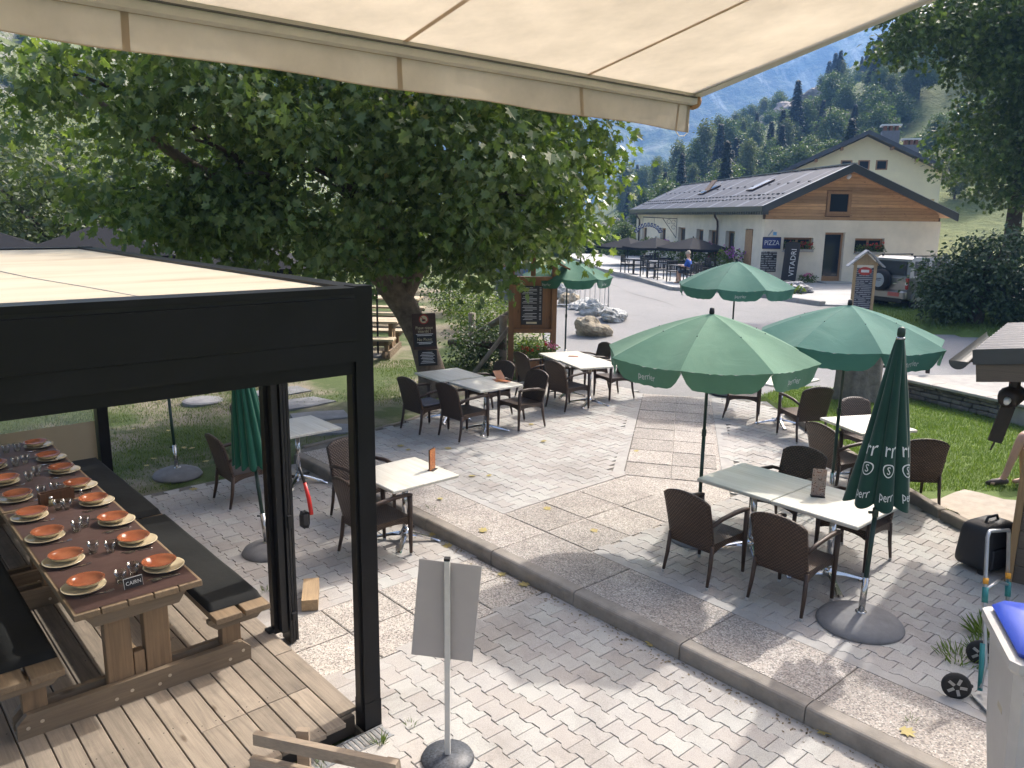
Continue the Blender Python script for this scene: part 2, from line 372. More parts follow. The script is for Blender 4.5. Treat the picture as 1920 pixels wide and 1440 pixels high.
m_lawn = soil_grass('lawn_turf', soil=(0.29, 0.245, 0.19), lo=0.46, hi=0.58)
m_lawn_r = soil_grass('lawn_turf_fresh', (0.07, 0.115, 0.02), (0.13, 0.19, 0.04), lo=0.66, hi=0.76)
m_conc = mat('concrete_light', (0.42, 0.415, 0.40), 0.9, 0.14, 1.2, 0.3, 40, world=True)
# ================================================================ ground shape
def sstep(a, b, x):
    x = min(1, max(0, (x - a) / (b - a))); return x * x * (3 - 2 * x)
def road_z(x, y):
    return 0.10 + 0.50 * sstep(14.2, 26.5, y) - 0.06 * sstep(30, 42, y)
def hills(x, y):
    z = 0.0
    s = sstep(48, 140, y)
    r = 0.53 * x - 0.02 * y - 5.5
    if r > 0: z += s * r
    l = 0.66 * (-x - 26) - 0.02 * y
    s2 = sstep(30, 150, y)
    if l > 0: z += s2 * l
    return z
def inside(poly, x, y):
    c = False; n = len(poly); j = n - 1
    for i in range(n):
        xi, yi = poly[i]; xj, yj = poly[j]
        if (yi > y) != (yj > y) and x < (xj - xi) * (y - yi) / (yj - yi) + xi: c = not c
        j = i
    return c
P2 = lambda v: (v.x, v.y)
UPPER = [P2(L(-0.05, 4.3)), P2(L(-0.05, -5.6)), (6.6, 5.4), (5.35, 7.7), (4.87, 8.5), (4.77, 9.45), (4.73, 10.8), (4.73, 12.25), (4.80, 13.3), (4.55, 14.35), (3.7, 14.55), (2.5, 14.85), (1.7, 16.3), (0.2, 16.0), (-1.7, 12.44), (-2.94, 10.96)]
def in_lower(x, y):
    a, b = to_ab(x, y); return (-7 < a < 4.25 and -2.5 < b < 0.0) or (-7 < a < 4.8 and -9 < b <= -2.4)
def in_upper(x, y): return inside(UPPER, x, y)
# far and wide terrain, one sheet to the horizon
from mathutils import noise as mnoise
def mfn(x, y, s, seed=0.0): return mnoise.noise(Vector((x * s, y * s, seed)))
def terrain_z(x, y):
    z = road_z(x, y) - 0.14
    h = hills(x, y)
    if h > 0:
        k = min(1, h / 12)
        h += k * (7 * mfn(x, y, 0.016) + 4 * abs(mfn(x, y, 0.045, 3)) + 1.6 * mfn(x, y, 0.13, 5))
    a, b = to_ab(x, y)
    if y < 13 and b < 0.5: z = -0.10
    return z + max(0, h)
def axis_steps(lo, hi, f0, f1, fine, coarse):
    out = []; v = lo
    while v < hi:
        out.append(v); v += fine if f0 <= v < f1 else coarse
    return out + [hi]
xs = axis_steps(-420, 460, -20, 60, 2.0, 6.0); ys = axis_steps(-40, 420, -10, 60, 2.0, 5.0)
tb = MB(); nx = len(xs)
for y in ys:
    for x in xs: tb.v.append((x, y, terrain_z(x, y)))
tb.f = [(j*nx+i, j*nx+i+1, (j+1)*nx+i+1, (j+1)*nx+i) for j in range(len(ys) - 1) for i in range(nx - 1)]
def hill_mat():
    m, t, bs, _ = nodes('alpine_slope'); v = coords(t, rnd=False, world=True)
    g = t.nodes.new('ShaderNodeNewGeometry'); sp = t.nodes.new('ShaderNodeSeparateXYZ'); t.links.new(g.outputs['True Normal'], sp.inputs[0])
    n1 = noise(t, v, 0.05, 8, 0.65); n2 = noise(t, v, 0.6, 6, 0.7); n3 = noise(t, v, 4.0, 5, 0.7)
    c = ramp(t, n1, [(0.3, (0.075, 0.10, 0.025)), (0.5, (0.13, 0.165, 0.045)), (0.7, (0.175, 0.19, 0.07))])
    c = mixc(t, 0.5, c, ramp(t, n2, [(0.35, (0.05, 0.07, 0.02)), (0.65, (0.17, 0.19, 0.06))]))
    rock = ramp(t, n3, [(0.3, (0.16, 0.15, 0.145)), (0.7, (0.38, 0.36, 0.345))])
    f = mixc(t, 1.0, ramp(t, sp.outputs[2], [(0.66, (1, 1, 1)), (0.80, (0, 0, 0))]), ramp(t, n2, [(0.42, (0, 0, 0)), (0.56, (1, 1, 1))]), 'MULTIPLY')
    c = mixc(t, f, c, rock)
    t.links.new(c, bs.inputs['Base Color']); bs.inputs['Roughness'].default_value = 0.95; bump(t, bs, n2, 0.7, 0.8); return m
tag(tb.build('ground', hill_mat(), smooth=True), kind='structure')
# asphalt road and forecourt, as one sheet that follows the rise
rb = MB()
RX = [0.0 + 0.5 * i for i in range(0, 63)]; RY = [13.6 + 0.5 * j for j in range(0, 90)]
def road_left(y):
    pts = [(13.6, 2.2), (15.2, 1.4), (17.6, 0.75), (24, 0.9), (30, 2.0), (40, 4.0), (58, 4.2)]
    for (y0, x0), (y1, x1) in zip(pts, pts[1:]):
        if y <= y1: return x0 + (x1 - x0) * (y - y0) / (y1 - y0)
    return 4.2
for y in RY:
    xl = road_left(y)
    for i in range(64): rb.v.append((xl + (31 - xl) * i / 63, y, road_z(0, y)))
rb.f = [(j*64+i, j*64+i+1, (j+1)*64+i+1, (j+1)*64+i) for j in range(len(RY) - 1) for i in range(63)]
road = tag(rb.build('road', m_asph, smooth=True), kind='structure')
# ---------------------------------------------------------------- lawns
def lawn_left_z(x, y):
    a, b = to_ab(x, y)
    z = 0.0 + 0.12 * sstep(-0.3, 1.4, b) + (road_z(x, y) - 0.10) * 0.9 + 0.02 * mfn(x, y, 0.7)
    if in_lower(x, y): return -0.09
    if in_upper(x, y): return 0.03
    if x > road_left(max(13.6, y)) + 0.1 and y > 14: return -0.1
    return z
def sheet(name, fn, x0, x1, y0, y1, st, m):
    nu = int((x1 - x0) / st); nv = int((y1 - y0) / st); b = MB()
    b.grid(lambda u, v: (x0 + (x1 - x0) * u, y0 + (y1 - y0) * v, fn(x0 + (x1 - x0) * u, y0 + (y1 - y0) * v)), nu, nv)
    return tag(b.build(name, m, smooth=True), kind='structure')
sheet('lawn', lawn_left_z, -16, 3, 6.5, 34, 0.25, m_lawn)
RIGHT_LAWN = [(4.9, 7.95), (4.88, 8.6), (4.82, 9.45), (4.78, 10.8), (4.78, 12.25), (4.85, 13.4), (4.6, 14.6), (5.6, 15.6), (7.3, 14.5), (8.2, 12.3), (9.2, 10), (9.5, 8.2), (6.6, 7.6)]
def lawn_right_z(x, y):
    return 0.17 + 0.03 * mfn(x, y, 0.8, 4) + 0.06 * sstep(5, 8, x) if inside(RIGHT_LAWN, x, y) else -0.05
sheet('lawn_right', lawn_right_z, 4.4, 9.7, 7.4, 15.8, 0.12, m_lawn_r)
_pt = MB(); _pt.prism([(5.55 + (0.75 + 0.22 * math.sin(3 * a + 1)) * math.cos(a), 8.62 + (0.55 + 0.15 * math.sin(5 * a)) * math.sin(a)) for a in np.linspace(0, 2 * math.pi, 25)[:-1]], 0.1, 0.205)
tag(_pt.build('worn_patch', mat('sandy_soil', (0.38, 0.33, 0.27), 0.95, 0.2, 6, 0.5, 50, world=True)), kind='structure')
VERGE = [(9.2, 24.0), (11.8, 26.6), (14, 27.5), (26, 27), (28, 20), (18, 19.6), (13.4, 20.7), (11.6, 21.5)]
sheet('grass_verge', lambda x, y: road_z(x, y) + (0.10 + 0.12 * sstep(0, 5, x - 10) + 0.03 * mfn(x, y, 0.6) if inside(VERGE, x, y) else -0.08), 8.8, 28.2, 19.2, 27.8, 0.3, m_lawn_r)
# ---------------------------------------------------------------- paving
def base_sheet(name, poly, z, m):
    b = MB(); b.prism([p for p in poly], z - 0.12, z); return tag(b.build(name, m), kind='structure')
low_poly = [P2(L(-0.02, 4.22)), P2(L(-2.46, 4.22)), P2(L(-2.46, -1.5)), P2(L(-8.5, -1.5)), P2(L(-8.5, -6.8)), P2(L(-0.02, -6.8))]
lower = base_sheet('lower_paving', low_poly, -0.010, m_bed)
upper = base_sheet('upper_paving', UPPER, 0.120, m_bed)
PA, PB = 0.208, 0.166
def paver_poly(g=0.005, d=0.0125):
    hl = PA / 2 - g / 2; hw = PB / 2 - g / 2
    up = [(-hl, hw + d), (-0.062, hw + d), (-0.036, hw - d), (0.036, hw - d), (0.062, hw + d), (hl, hw + d)]
    pts = up + [(-x, -y) for x, y in up]           # (along kerb, across)
    return [(y, x) for x, y in pts]
pm = MB(); pp = paver_poly()
pm.add([(x, y, 0) for x, y in pp] + [(x * 0.965, y * 0.975, 0.004) for x, y in pp] + [(x, y, -0.03) for x, y in pp],
       [tuple(range(12, 24))] + [(i, (i+1) % 12, 12 + (i+1) % 12, 12 + i) for i in range(12)] + [(24 + i, 24 + (i+1) % 12, (i+1) % 12, i) for i in range(12)])
if Vector(pm.mesh().polygons[0].normal).z < 0: pm.f = [f[::-1] for f in pm.f]
paver_me = pm.mesh('paver'); paver_me.materials.append(m_paver)
SLAB_LOWER = lambda a, b: -0.80 < a < 0.22 and -2.46 < b < -0.1
def path_center(t):  # slab path beyond the bend, 0..1
    p0 = Vector((1.99, 9.68, 0)); p1 = Vector((3.12, 14.66, 0)); return p0.lerp(p1, t)
PATH2 = [(1.36, 9.5), (2.50, 14.86), (3.72, 14.56), (2.66, 9.2)]
PATH1 = [P2(L(0.1, 0.68)), P2(L(3.15, 0.72)), P2(L(3.15, -0.62)), P2(L(0.1, -0.64))]
def lay(parent, z, accept, seed):
    rr = random.Random(seed); spots = []
    for j in range(-60, 75):
        for i in range(-50, 60):
            a = (i + 0.5 * (j % 2)) * PA; b = j * PB + 0.035
            p = L(b, a)
            if accept(a, b, p.x, p.y): spots.append((p.length, b, a))
    spots.sort(); me_v = []; me_f = []
    vs = [v.co.copy() for v in paver_me.vertices]; fs = [tuple(f.vertices) for f in paver_me.polygons]
    cp, sp = math.cos(PITCH), math.sin(PITCH)
    def seen(p):
        fw = p.y * cp + (CAM_H - z) * sp; up_ = p.y * sp - (CAM_H - z) * cp
        return abs(p.x / fw) < 0.66 and abs(up_ / fw) < 0.5
    vis = [s for s in spots if seen(L(s[1], s[2]))]; rest = [s for s in spots if not seen(L(s[1], s[2]))]
    def xf(b, a):
        return Matrix.Translation(L(b, a, z + rr.uniform(-0.0022, 0.0022))) @ Matrix.Rotation(TH + rr.uniform(-0.01, 0.01), 4, 'Z') @ Matrix.Rotation(rr.gauss(0, 0.006), 4, 'X') @ Matrix.Rotation(rr.gauss(0, 0.006), 4, 'Y')
    for _, b, a in vis[:300]:
        o = link('paver', paver_me, None, parent); o.matrix_local = xf(b, a)
    for _, b, a in vis[300:] + rest:
        mx = xf(b, a); n = len(me_v); me_v += [mx @ v for v in vs]; me_f += [tuple(k + n for k in f) for f in fs]
    me = bpy.data.meshes.new('pavers'); me.from_pydata(me_v, [], me_f); me.update()
    tag(link('pavers', me, m_paver_i, parent), kind='stuff')
lay(lower, 0.0, lambda a, b, x, y: not SLAB_LOWER(a, b) and ((-6.6 < a < 4.15 and -2.40 < b < -0.14) or (-6.6 < a < -1.62 and -6.5 < b <= -2.40)), 1)
lay(upper, 0.130, lambda a, b, x, y: b > 0.70 and inside(UPPER, x + 0.06, y) and inside(UPPER, x - 0.06, y) and inside(UPPER, x, y + 0.08) and inside(UPPER, x, y - 0.06) and not inside(PATH2, x, y) and not (-0.72 < a < 0.76 and b < 3.15) and not inside(PATH2, x - 0.09, y) and not inside(PATH2, x + 0.09, y), 2)
# slabs
def slab(parent, quad, z, m, name='slab'):
    """quad of world xy, counter-clockwise; bevelled slab"""
    c = Vector((sum(p[0] for p in quad) / 4, sum(p[1] for p in quad) / 4, 0)); b = MB()
    loc = [Vector((p[0], p[1], 0)) - c for p in quad]
    def ring(k, zz): return [(v.x - k * (1 if v.x > 0 else -1), v.y - k * (1 if v.y > 0 else -1), zz) for v in loc]
    vs = ring(0, -0.04) + ring(0, -0.006) + ring(0.006, 0)
    fs = [(8, 9, 10, 11)] + [(k*4+i, k*4+(i+1) % 4, k*4+4+(i+1) % 4, k*4+4+i) for k in range(2) for i in range(4)]
    b.add(vs, fs); o = b.build(name, m, parent); o.location = (c.x, c.y, z + random.uniform(-0.002, 0.002)); return o
def lslab(parent, b0, b1, a0, a1, z, m):
    g = 0.005; return slab(parent, [P2(L(b0 + g, a0 + g)), P2(L(b1 - g, a0 + g)), P2(L(b1 - g, a1 - g)), P2(L(b0 + g, a1 - g))], z, m)
cuts = [-5.6, -4.47, -3.36, -2.30, -1.14, 0.0, 1.12, 2.2, 3.25, 4.25]
path_bed = base_sheet('slab_path', [P2(L(0.12, 0.70)), P2(L(0.12, -0.66)), P2(L(3.1, -0.64)), (3.72, 14.56), (2.50, 14.84), P2(L(2.9, 0.74))], 0.1235, m_aggr)
for a0, a1 in zip(cuts, cuts[1:]):
    lslab(upper, 0.027, 0.665, a0, a1, 0.132, m_aggr)
for b0, b1 in ((0.67, 1.27), (1.27, 1.87), (1.87, 2.47)):
    for a0, a1 in ((-0.64, 0.02), (0.02, 0.68)): lslab(path_bed, b0, b1, a0, a1, 0.1335, m_aggr)
d2 = (Vector((2.5, 14.84, 0)) - Vector((1.47, 9.92, 0))); 
rows2 = [0.0, 0.115, 0.24, 0.36, 0.485, 0.61, 0.73, 0.865, 0.985]
for t0, t1 in zip(rows2, rows2[1:]):
    l0 = Vector((1.47, 9.92, 0)).lerp(Vector((2.5, 14.84, 0)), t0 + 0.002); l1 = Vector((1.47, 9.92, 0)).lerp(Vector((2.5, 14.84, 0)), t1 - 0.002)
    r0 = Vector((2.62, 9.62, 0)).lerp(Vector((3.70, 14.56, 0)), t0 + 0.002); r1 = Vector((2.62, 9.62, 0)).lerp(Vector((3.70, 14.56, 0)), t1 - 0.002)
    for u0, u1 in ((0.0, 0.496), (0.504, 1.0)):
        slab(path_bed, [P2(l0.lerp(r0, u0)), P2(l0.lerp(r0, u1)), P2(l1.lerp(r1, u1)), P2(l1.lerp(r1, u0))], 0.1335, m_aggr)
for b0, b1 in ((-2.44, -1.86), (-1.86, -1.28), (-1.28, -0.70), (-0.70, -0.13)):
    for a0, a1 in ((-0.79, -0.29), (-0.29, 0.21)): lslab(lower, b0, b1, a0, a1, 0.004, m_aggr_lt)
# cement fill along the edges of the paved fields
m_fill = mat('cement_fill', (0.36, 0.345, 0.325), 0.9, 0.16, 5, 0.3, 60, world=True)
def fill(parent, quad, z):
    b = MB(); b.prism(quad, z - 0.03, z); o = b.build('cement_fill', m_fill, parent); return o
fill(upper, [P2(L(0.668, -5.5)), P2(L(0.85, -5.5)), P2(L(0.85, -0.66)), P2(L(0.668, -0.66))], 0.1312); fill(upper, [P2(L(0.668, 0.70)), P2(L(0.85, 0.70)), P2(L(0.85, 4.2)), P2(L(0.668, 4.2))], 0.1312)
fill(upper, [P2(L(0.86, 0.71)), P2(L(2.9, 0.745)), P2(L(2.9, 0.90)), P2(L(0.86, 0.90))], 0.1311); fill(upper, [P2(L(0.86, -0.67)), P2(L(3.1, -0.645)), P2(L(3.1, -0.86)), P2(L(0.86, -0.86))][::-1], 0.1311)
fill(upper, [(1.28, 9.75), (1.452, 9.90), (2.492, 14.84), (2.32, 14.84)], 0.1313); fill(upper, [(2.66, 9.50), (2.84, 9.50), (3.89, 14.52), (3.716, 14.55)], 0.1313)
fill(lower, [P2(L(-0.27, -5.6)), P2(L(-0.102, -5.6)), P2(L(-0.102, -0.80)), P2(L(-0.27, -0.80))], 0.0012); fill(lower, [P2(L(-0.27, 0.22)), P2(L(-0.102, 0.22)), P2(L(-0.102, 4.2)), P2(L(-0.27, 4.2))], 0.0012)
fill(lower, [P2(L(-2.44, -0.97)), P2(L(-0.28, -0.97)), P2(L(-0.28, -0.795)), P2(L(-2.44, -0.795))], 0.0011); fill(lower, [P2(L(-2.44, 0.215)), P2(L(-0.28, 0.215)), P2(L(-0.28, 0.39)), P2(L(-2.44, 0.39))], 0.0011)
fill(lower, [P2(L(-6.4, -1.80)), P2(L(-2.3, -1.80)), P2(L(-2.3, -1.50)), P2(L(-6.4, -1.50))], 0.0010)
# kerb between the two levels
kb = MB().box(-0.085, 0.015, -5.6, 4.25, -0.2, 0.10)
kerb = tag(kb.build('kerb', m_bed, loc=KO, rot=(0, 0, TH)), kind='structure')
prof = [(-0.10, -0.1), (-0.10, 0.100), (-0.094, 0.118), (-0.082, 0.128), (-0.065, 0.132), (0.024, 0.134), (0.024, -0.1)]
for a0, a1 in zip(cuts, cuts[1:]):
    xz = [(x, z) for x, z in prof]
    b = MB(); b.xprism(xz, a0 + 0.005, a1 - 0.005); o = b.build('kerb_stone', m_kerb, kerb); o.location = (random.uniform(-0.006, 0.006), 0, random.uniform(-0.004, 0.003))
# edging kerb beside the right-hand lawn and along the left edge of the terrace
def edging(name, pts, z0, z1, wd, m):
    par = tag(MB().bar((*pts[0], z0 - 0.03), (*pts[1], z0 - 0.03), wd * 0.5, 0.04).build(name, m_bed), kind='structure')
    for (xa, ya), (xb, yb) in zip(pts, pts[1:]):
        n = max(1, round(math.hypot(xb - xa, yb - ya) / 1.0))
        for k in range(n):
            p = Vector((xa, ya, 0)).lerp(Vector((xb, yb, 0)), (k + 0.012) / n); q = Vector((xa, ya, 0)).lerp(Vector((xb, yb, 0)), (k + 0.988) / n)
            d = (q - p); c = (p + q) / 2
            o = MB().cbox((0, 0, 0), (d.length, wd, z1 - z0), 0.012).build('kerb_stone', m, par); o.location = (c.x, c.y, (z0 + z1) / 2); o.rotation_euler = (0, 0, math.atan2(d.y, d.x))
    return par
m_edge = mat('edging_concrete', (0.20, 0.175, 0.145), 0.9, 0.2, 5, 0.4, 60, orand=0.08)
edging('edging_kerb', [(4.72, 13.3), (4.72, 12.2), (4.73, 10.8), (4.78, 9.45), (4.86, 8.5), (5.05, 7.75)], 0.06, 0.245, 0.11, m_edge)
edging('edging_strip', [(-2.97, 10.93), (-1.72, 12.45), (0.1, 15.9)], 0.0, 0.145, 0.08, m_edge)
# flat stepping stones in the lawn beyond the left edge and a manhole cover
m_slate = mat('slate_flag', (0.20, 0.205, 0.215), 0.85, 0.25, 4, 0.4, 30, orand=0.12)
flag = [((-3.7, 13.6), 0.62, 0.3), ((-3.15, 12.75), 0.55, 0.9), ((-2.75, 12.0), 0.5, 1.7), ((-4.3, 14.5), 0.6, 0.2)]
for k, ((x, y), r_, ph) in enumerate(flag):
    b = MB(); b.prism([(r_ * (0.8 + 0.25 * math.sin(ph * 3 + q * 2.1)) * math.cos(q * math.pi / 3 + ph), r_ * (0.8 + 0.25 * math.sin(ph * 3 + q * 2.1)) * math.sin(q * math.pi / 3 + ph)) for q in range(6)], -0.05, 0.02)
    o = b.build('stepping_stone', m_slate); o.location = (x, y, lawn_left_z(x, y) + 0.004); tag(o, 'flat grey slate stepping stone, %s of the row from the terrace edge into the lawn' % ['third', 'second', 'first', 'fourth'][k], 'paving stone', 'stepping stones in the left lawn')
mh = thing('manhole_cover', 'round grey manhole cover lying in the left lawn', 'manhole cover', (-5.56, 14.05, lawn_left_z(-5.56, 14.05)))
MB().lathe([(0.36, -0.04), (0.36, 0.03), (0.33, 0.035), (0.0, 0.035)][:3], 28).build('frame_ring', mat('cast_iron', (0.22, 0.22, 0.225), 0.8, 0.15, 20), mh)
MB().lathe([(0.32, 0.0), (0.32, 0.040), (0.30, 0.043), (0.02, 0.043)], 28).build('lid', mat('concrete_lid', (0.26, 0.26, 0.27), 0.85, 0.2, 12, 0.4, 40), mh)
# ================================================================ awning over the camera
m_awn = fabric('awning_canvas', (0.56, 0.50, 0.41), 0.85, 0.52, 0.17, (1.0, 0.95, 0.86), scale=2.2)
m_seam = fabric('awning_seam', (0.46, 0.38, 0.30), 0.85, 0.42, 0.05, (1.0, 0.85, 0.66))
m_alu = mat('awning_profile_cream', (0.50, 0.46, 0.40), 0.45, 0.06, 10)
m_white = mat('white_plastic', (0.75, 0.74, 0.72), 0.5, 0.05, 10)
m_woodend = wood('awning_end_cap_brown', (0.36, 0.20, 0.09), 2)
aw = thing('awning', 'cream canvas awning with hanging valance stretched overhead from the upper left', 'awning', (0, 0, 0))
AW0 = at(1300, 178, 5.4); AWL = 5.9; AWK = 0.245; AWD = 3.6
def aw_pt(t, s, dz=0.0):          # t along the front bar (to the left), s back towards the house
    return AW0 - BX * t - AY * s + Vector((0, 0, AWK * s + dz - 0.035 * math.sin(math.pi * min(1, s / AWD))))
MB().grid(lambda u, v: aw_pt(u * AWL, v * AWD, 0.012 * math.sin(u * 23) * v * (1 - v)), 60, 24).build('canvas', m_awn, aw, smooth=True)
for t in (1.0, 2.22, 3.42, 4.62):
    MB().grid(lambda u, v: aw_pt(t - 0.014 + 0.028 * u, v * AWD, -0.004 + 0.012 * math.sin((t / AWL) * 23) * v * (1 - v)), 1, 24).build('seam', m_seam, aw, smooth=True)
fb = MB(); fp = [(-0.02, 0.02), (0.03, 0.025), (0.055, 0.0), (0.05, -0.05), (0.02, -0.062), (-0.02, -0.055)]
n = len(fp); vs = []
for t in (-0.02, AWL):
    vs += [AW0 - BX * t + AY * (x) + Vector((0, 0, z)) for x, z in fp]
fb.add(vs, [tuple(range(n)), tuple(range(2*n - 1, n - 1, -1))] + [(i, n + i, n + (i+1) % n, (i+1) % n) for i in range(n)]).build('front_bar', m_alu, aw)
MB().bar(AW0 - BX * 0.0 + AY * 0.012 + Vector((0, 0, -0.018)), AW0 - BX * AWL + AY * 0.012 + Vector((0, 0, -0.018)), 0.09, 0.006).build('bar_groove', mat('dark_gap', (0.09, 0.085, 0.08), 0.8), aw)
# side rail along the free right edge
MB().bar(AW0 + BX * 0.03 + AY * 0.03 + Vector((0, 0, 0.005)), aw_pt(-0.03, AWD, -0.005), 0.085, 0.045, (0, 0, 1)).build('side_rail', m_alu, aw)
cap = MB().lathe([(0.001, -0.03), (0.045, -0.03), (0.055, 0.0), (0.045, 0.03), (0.001, 0.03)], 16).build('end_cap', m_woodend, aw); cap.location = AW0 + BX * 0.05 + AY * 0.035 + Vector((0, 0, -0.03)); cap.rotation_euler = (R(90), 0, TH + R(90))
VH = 0.165
def val_pt(t, v):
    ph = (t + 0.05) / 1.2 * 2 * math.pi
    wave = 0.012 * math.sin(t * 4.2 + 0.5) + 0.006 * math.sin(t * 11)
    drop = VH * (1.0 + 0.035 * math.cos(ph))
    return AW0 - BX * t + AY * (0.035 + wave * v) + Vector((0, 0, -0.055 - drop * v + 0.0085 * t * v))
MB().grid(lambda u, v: val_pt(-0.02 + u * (AWL + 0.02), v), 150, 6).build('valance', m_awn, aw, smooth=True)
for t in (0.10, 1.0, 2.22, 3.42, 4.62):
    MB().grid(lambda u, v: val_pt(t - (0.009 if t < 0.5 else 0.014) + (0.018 if t < 0.5 else 0.028) * u, v) - AY * 0.003, 1, 6).build('valance_seam', m_seam, aw)
MB().grid(lambda u, v: val_pt(-0.02 + u * (AWL + 0.02), 0.975 + 0.035 * v) - AY * 0.003, 150, 1).build('valance_hem', m_seam, aw)
MB().grid(lambda u, v: val_pt(-0.02 + u * (AWL + 0.02), 0.0 + 0.05 * v) - AY * 0.003, 150, 1).build('valance_top_hem', m_seam, aw)
p0 = val_pt(0.10, 1.0); p1 = val_pt(-0.02, 0.98)
MB().tube([p0, p0.lerp(p1, 0.3) + Vector((0, 0, -0.03)), p0.lerp(p1, 0.7) + Vector((0, 0, -0.028)), p1, p1 + Vector((0, 0, 0.05))], 0.0035, 6).build('cord', m_white, aw, smooth=True)
MB().grid(lambda u, v: val_pt(-0.025 + 0.035 * u, v) + AY * 0.003, 2, 4).build('valance_end_band', m_woodend, aw)
# ================================================================ pergola (local x = b, y = a, origin = kerb origin)
m_anth = mat('anthracite_powder_coat', (0.0052, 0.0060, 0.0078), 0.40, 0.35, 3, 0.08, 300); m_anth.node_tree.nodes['Principled BSDF'].inputs['Specular IOR Level'].default_value = 0.25
m_anth2 = mat('anthracite_profile', (0.006, 0.0065, 0.0075), 0.5, 0.12, 14)
m_pvc = None
pg = thing('pergola', 'black aluminium pergola with cream fabric roof over the picnic tables', 'pergola', KO, TH)
PX0, PX1, PYN, PYF = -2.46, -6.55, -1.51, 4.72
def post(b0, b1, a0, a1, z0, z1): return MB().box(b0, b1, a0, a1, z0, z1).build('post', m_anth, pg)
post(-2.44, -2.32, -1.49, -1.37, 0.0, 2.975); MB().box(-2.443, -2.317, -1.493, -1.367, -0.01, 0.20).build('post_foot', m_anth, pg)
MB().box(-2.455, -2.44, -1.46, -1.40, 0.13, 2.5).build('screen_rail', m_anth2, pg)
post(-2.42, -2.335, -0.085, -0.02, 0.10, 2.5); post(-2.44, -2.32, PYF - 0.15, PYF, 0.0, 2.975)
post(PX1, PX1 + 0.15, PYN, PYN + 0.15, 0.0, 2.975); post(PX1, PX1 + 0.15, PYF - 0.15, PYF, 0, 2.975)
for k in range(3): MB().box(-2.325 + 0.03 * k, -2.305 + 0.03 * k, -0.17 + 0.012 * k, -0.02, 0.02, 2.5).build('door_profile', m_anth2, pg)
MB().box(-2.385, -2.335, -0.15, -0.088, 0.125, 2.5).build('door_profile', m_anth2, pg)
MB().box(-2.47, -2.42, -0.09, -0.01, 0.121, 0.140).build('foot_plate', m_anth2, pg)
MB().box(-2.31, -2.28, -0.19, -0.12, 1.0, 1.1).build('latch', m_anth2, pg); MB().box(-2.31, -2.27, -0.19, -0.12, 0.22, 0.28).build('latch', m_anth2, pg)
def beam(name, b0, b1, a0, a1, z0, z1, m=m_anth): return MB().box(b0, b1, a0, a1, z0, z1).build(name, m, pg)
# near beam: cap rail, fascia, lower fascia, screen box
beam('cap_rail', PX1 + 0.15, -2.44, -1.512, -1.34, 2.930, 2.968)
beam('shadow_gap', PX1 + 0.15, -2.44, -1.49, -1.36, 2.906, 2.930, m_anth2)
beam('fascia', PX1 + 0.15, -2.44, -1.509, -1.36, 2.652, 2.906)
beam('lower_fascia', PX1 + 0.15, -2.44, -1.504, -1.36, 2.522, 2.650)
beam('screen_box', PX1 + 0.15, -2.44, -1.470, -1.37, 2.440, 2.522)
# side beam on the terrace side, far beam, left beam
for (b0, b1, a0, a1) in ((-2.46, -2.312, -1.36, PYF - 0.15), (PX1 + 0.15, -2.46, PYF - 0.148, PYF - 0.002), (PX1 + 0.002, PX1 + 0.15, -1.36, PYF - 0.15)):
    beam('cap_rail', b0, b1, a0, a1, 2.925, 2.968); beam('fascia', b0 + 0.004, b1 - 0.004, a0 + 0.004 if a0 > 0 else a0, a1 - 0.004 if a0 > 0 else a1, 2.52, 2.925)
def roof_mat():
    m, t, bs, out = nodes('pergola_roof_cloth'); v = coords(t, (0.5, 2.5, 1), rnd=False); n1 = noise(t, v, 1.1, 6, 0.6, 0.4)
    c = ramp(t, n1, [(0.42, (0.60, 0.53, 0.39)), (0.58, (0.57, 0.48, 0.34)), (0.72, (0.44, 0.35, 0.23))])
    t.links.new(c, bs.inputs['Base Color']); bs.inputs['Roughness'].default_value = 0.6
    tr = t.nodes.new('ShaderNodeBsdfTranslucent'); t.links.new(c, tr.inputs['Color']); ms = t.nodes.new('ShaderNodeMixShader'); ms.inputs[0].default_value = 0.22
    t.links.new(bs.outputs[0], ms.inputs[1]); t.links.new(tr.outputs[0], ms.inputs[2]); t.links.new(ms.outputs[0], out.inputs['Surface']); return m
m_roofc = roof_mat()
MB().grid(lambda u, v: (-2.462 - u * (abs(PX1) - 2.62), -1.34 + v * 5.9, 2.950 - 0.022 * math.sin(math.pi * u) * math.sin(math.pi * v)), 24, 60).build('roof_cloth', m_roofc, pg, smooth=True)
MB().box(PX1 + 0.2, -2.5, 1.62, 1.66, 2.86, 2.90).build('roof_bar', m_anth2, pg)
MB().tube([(-3.55, -1.34, 2.951), (-3.62, -0.4, 2.9425), (-3.72, 0.6, 2.9355), (-3.82, 2.2, 2.9315), (-3.88, 3.5, 2.9395), (-3.92, 4.5, 2.951)], 0.004, 5).build('roof_seam', mat('cloth_seam', (0.40, 0.36, 0.30), 0.8), pg)
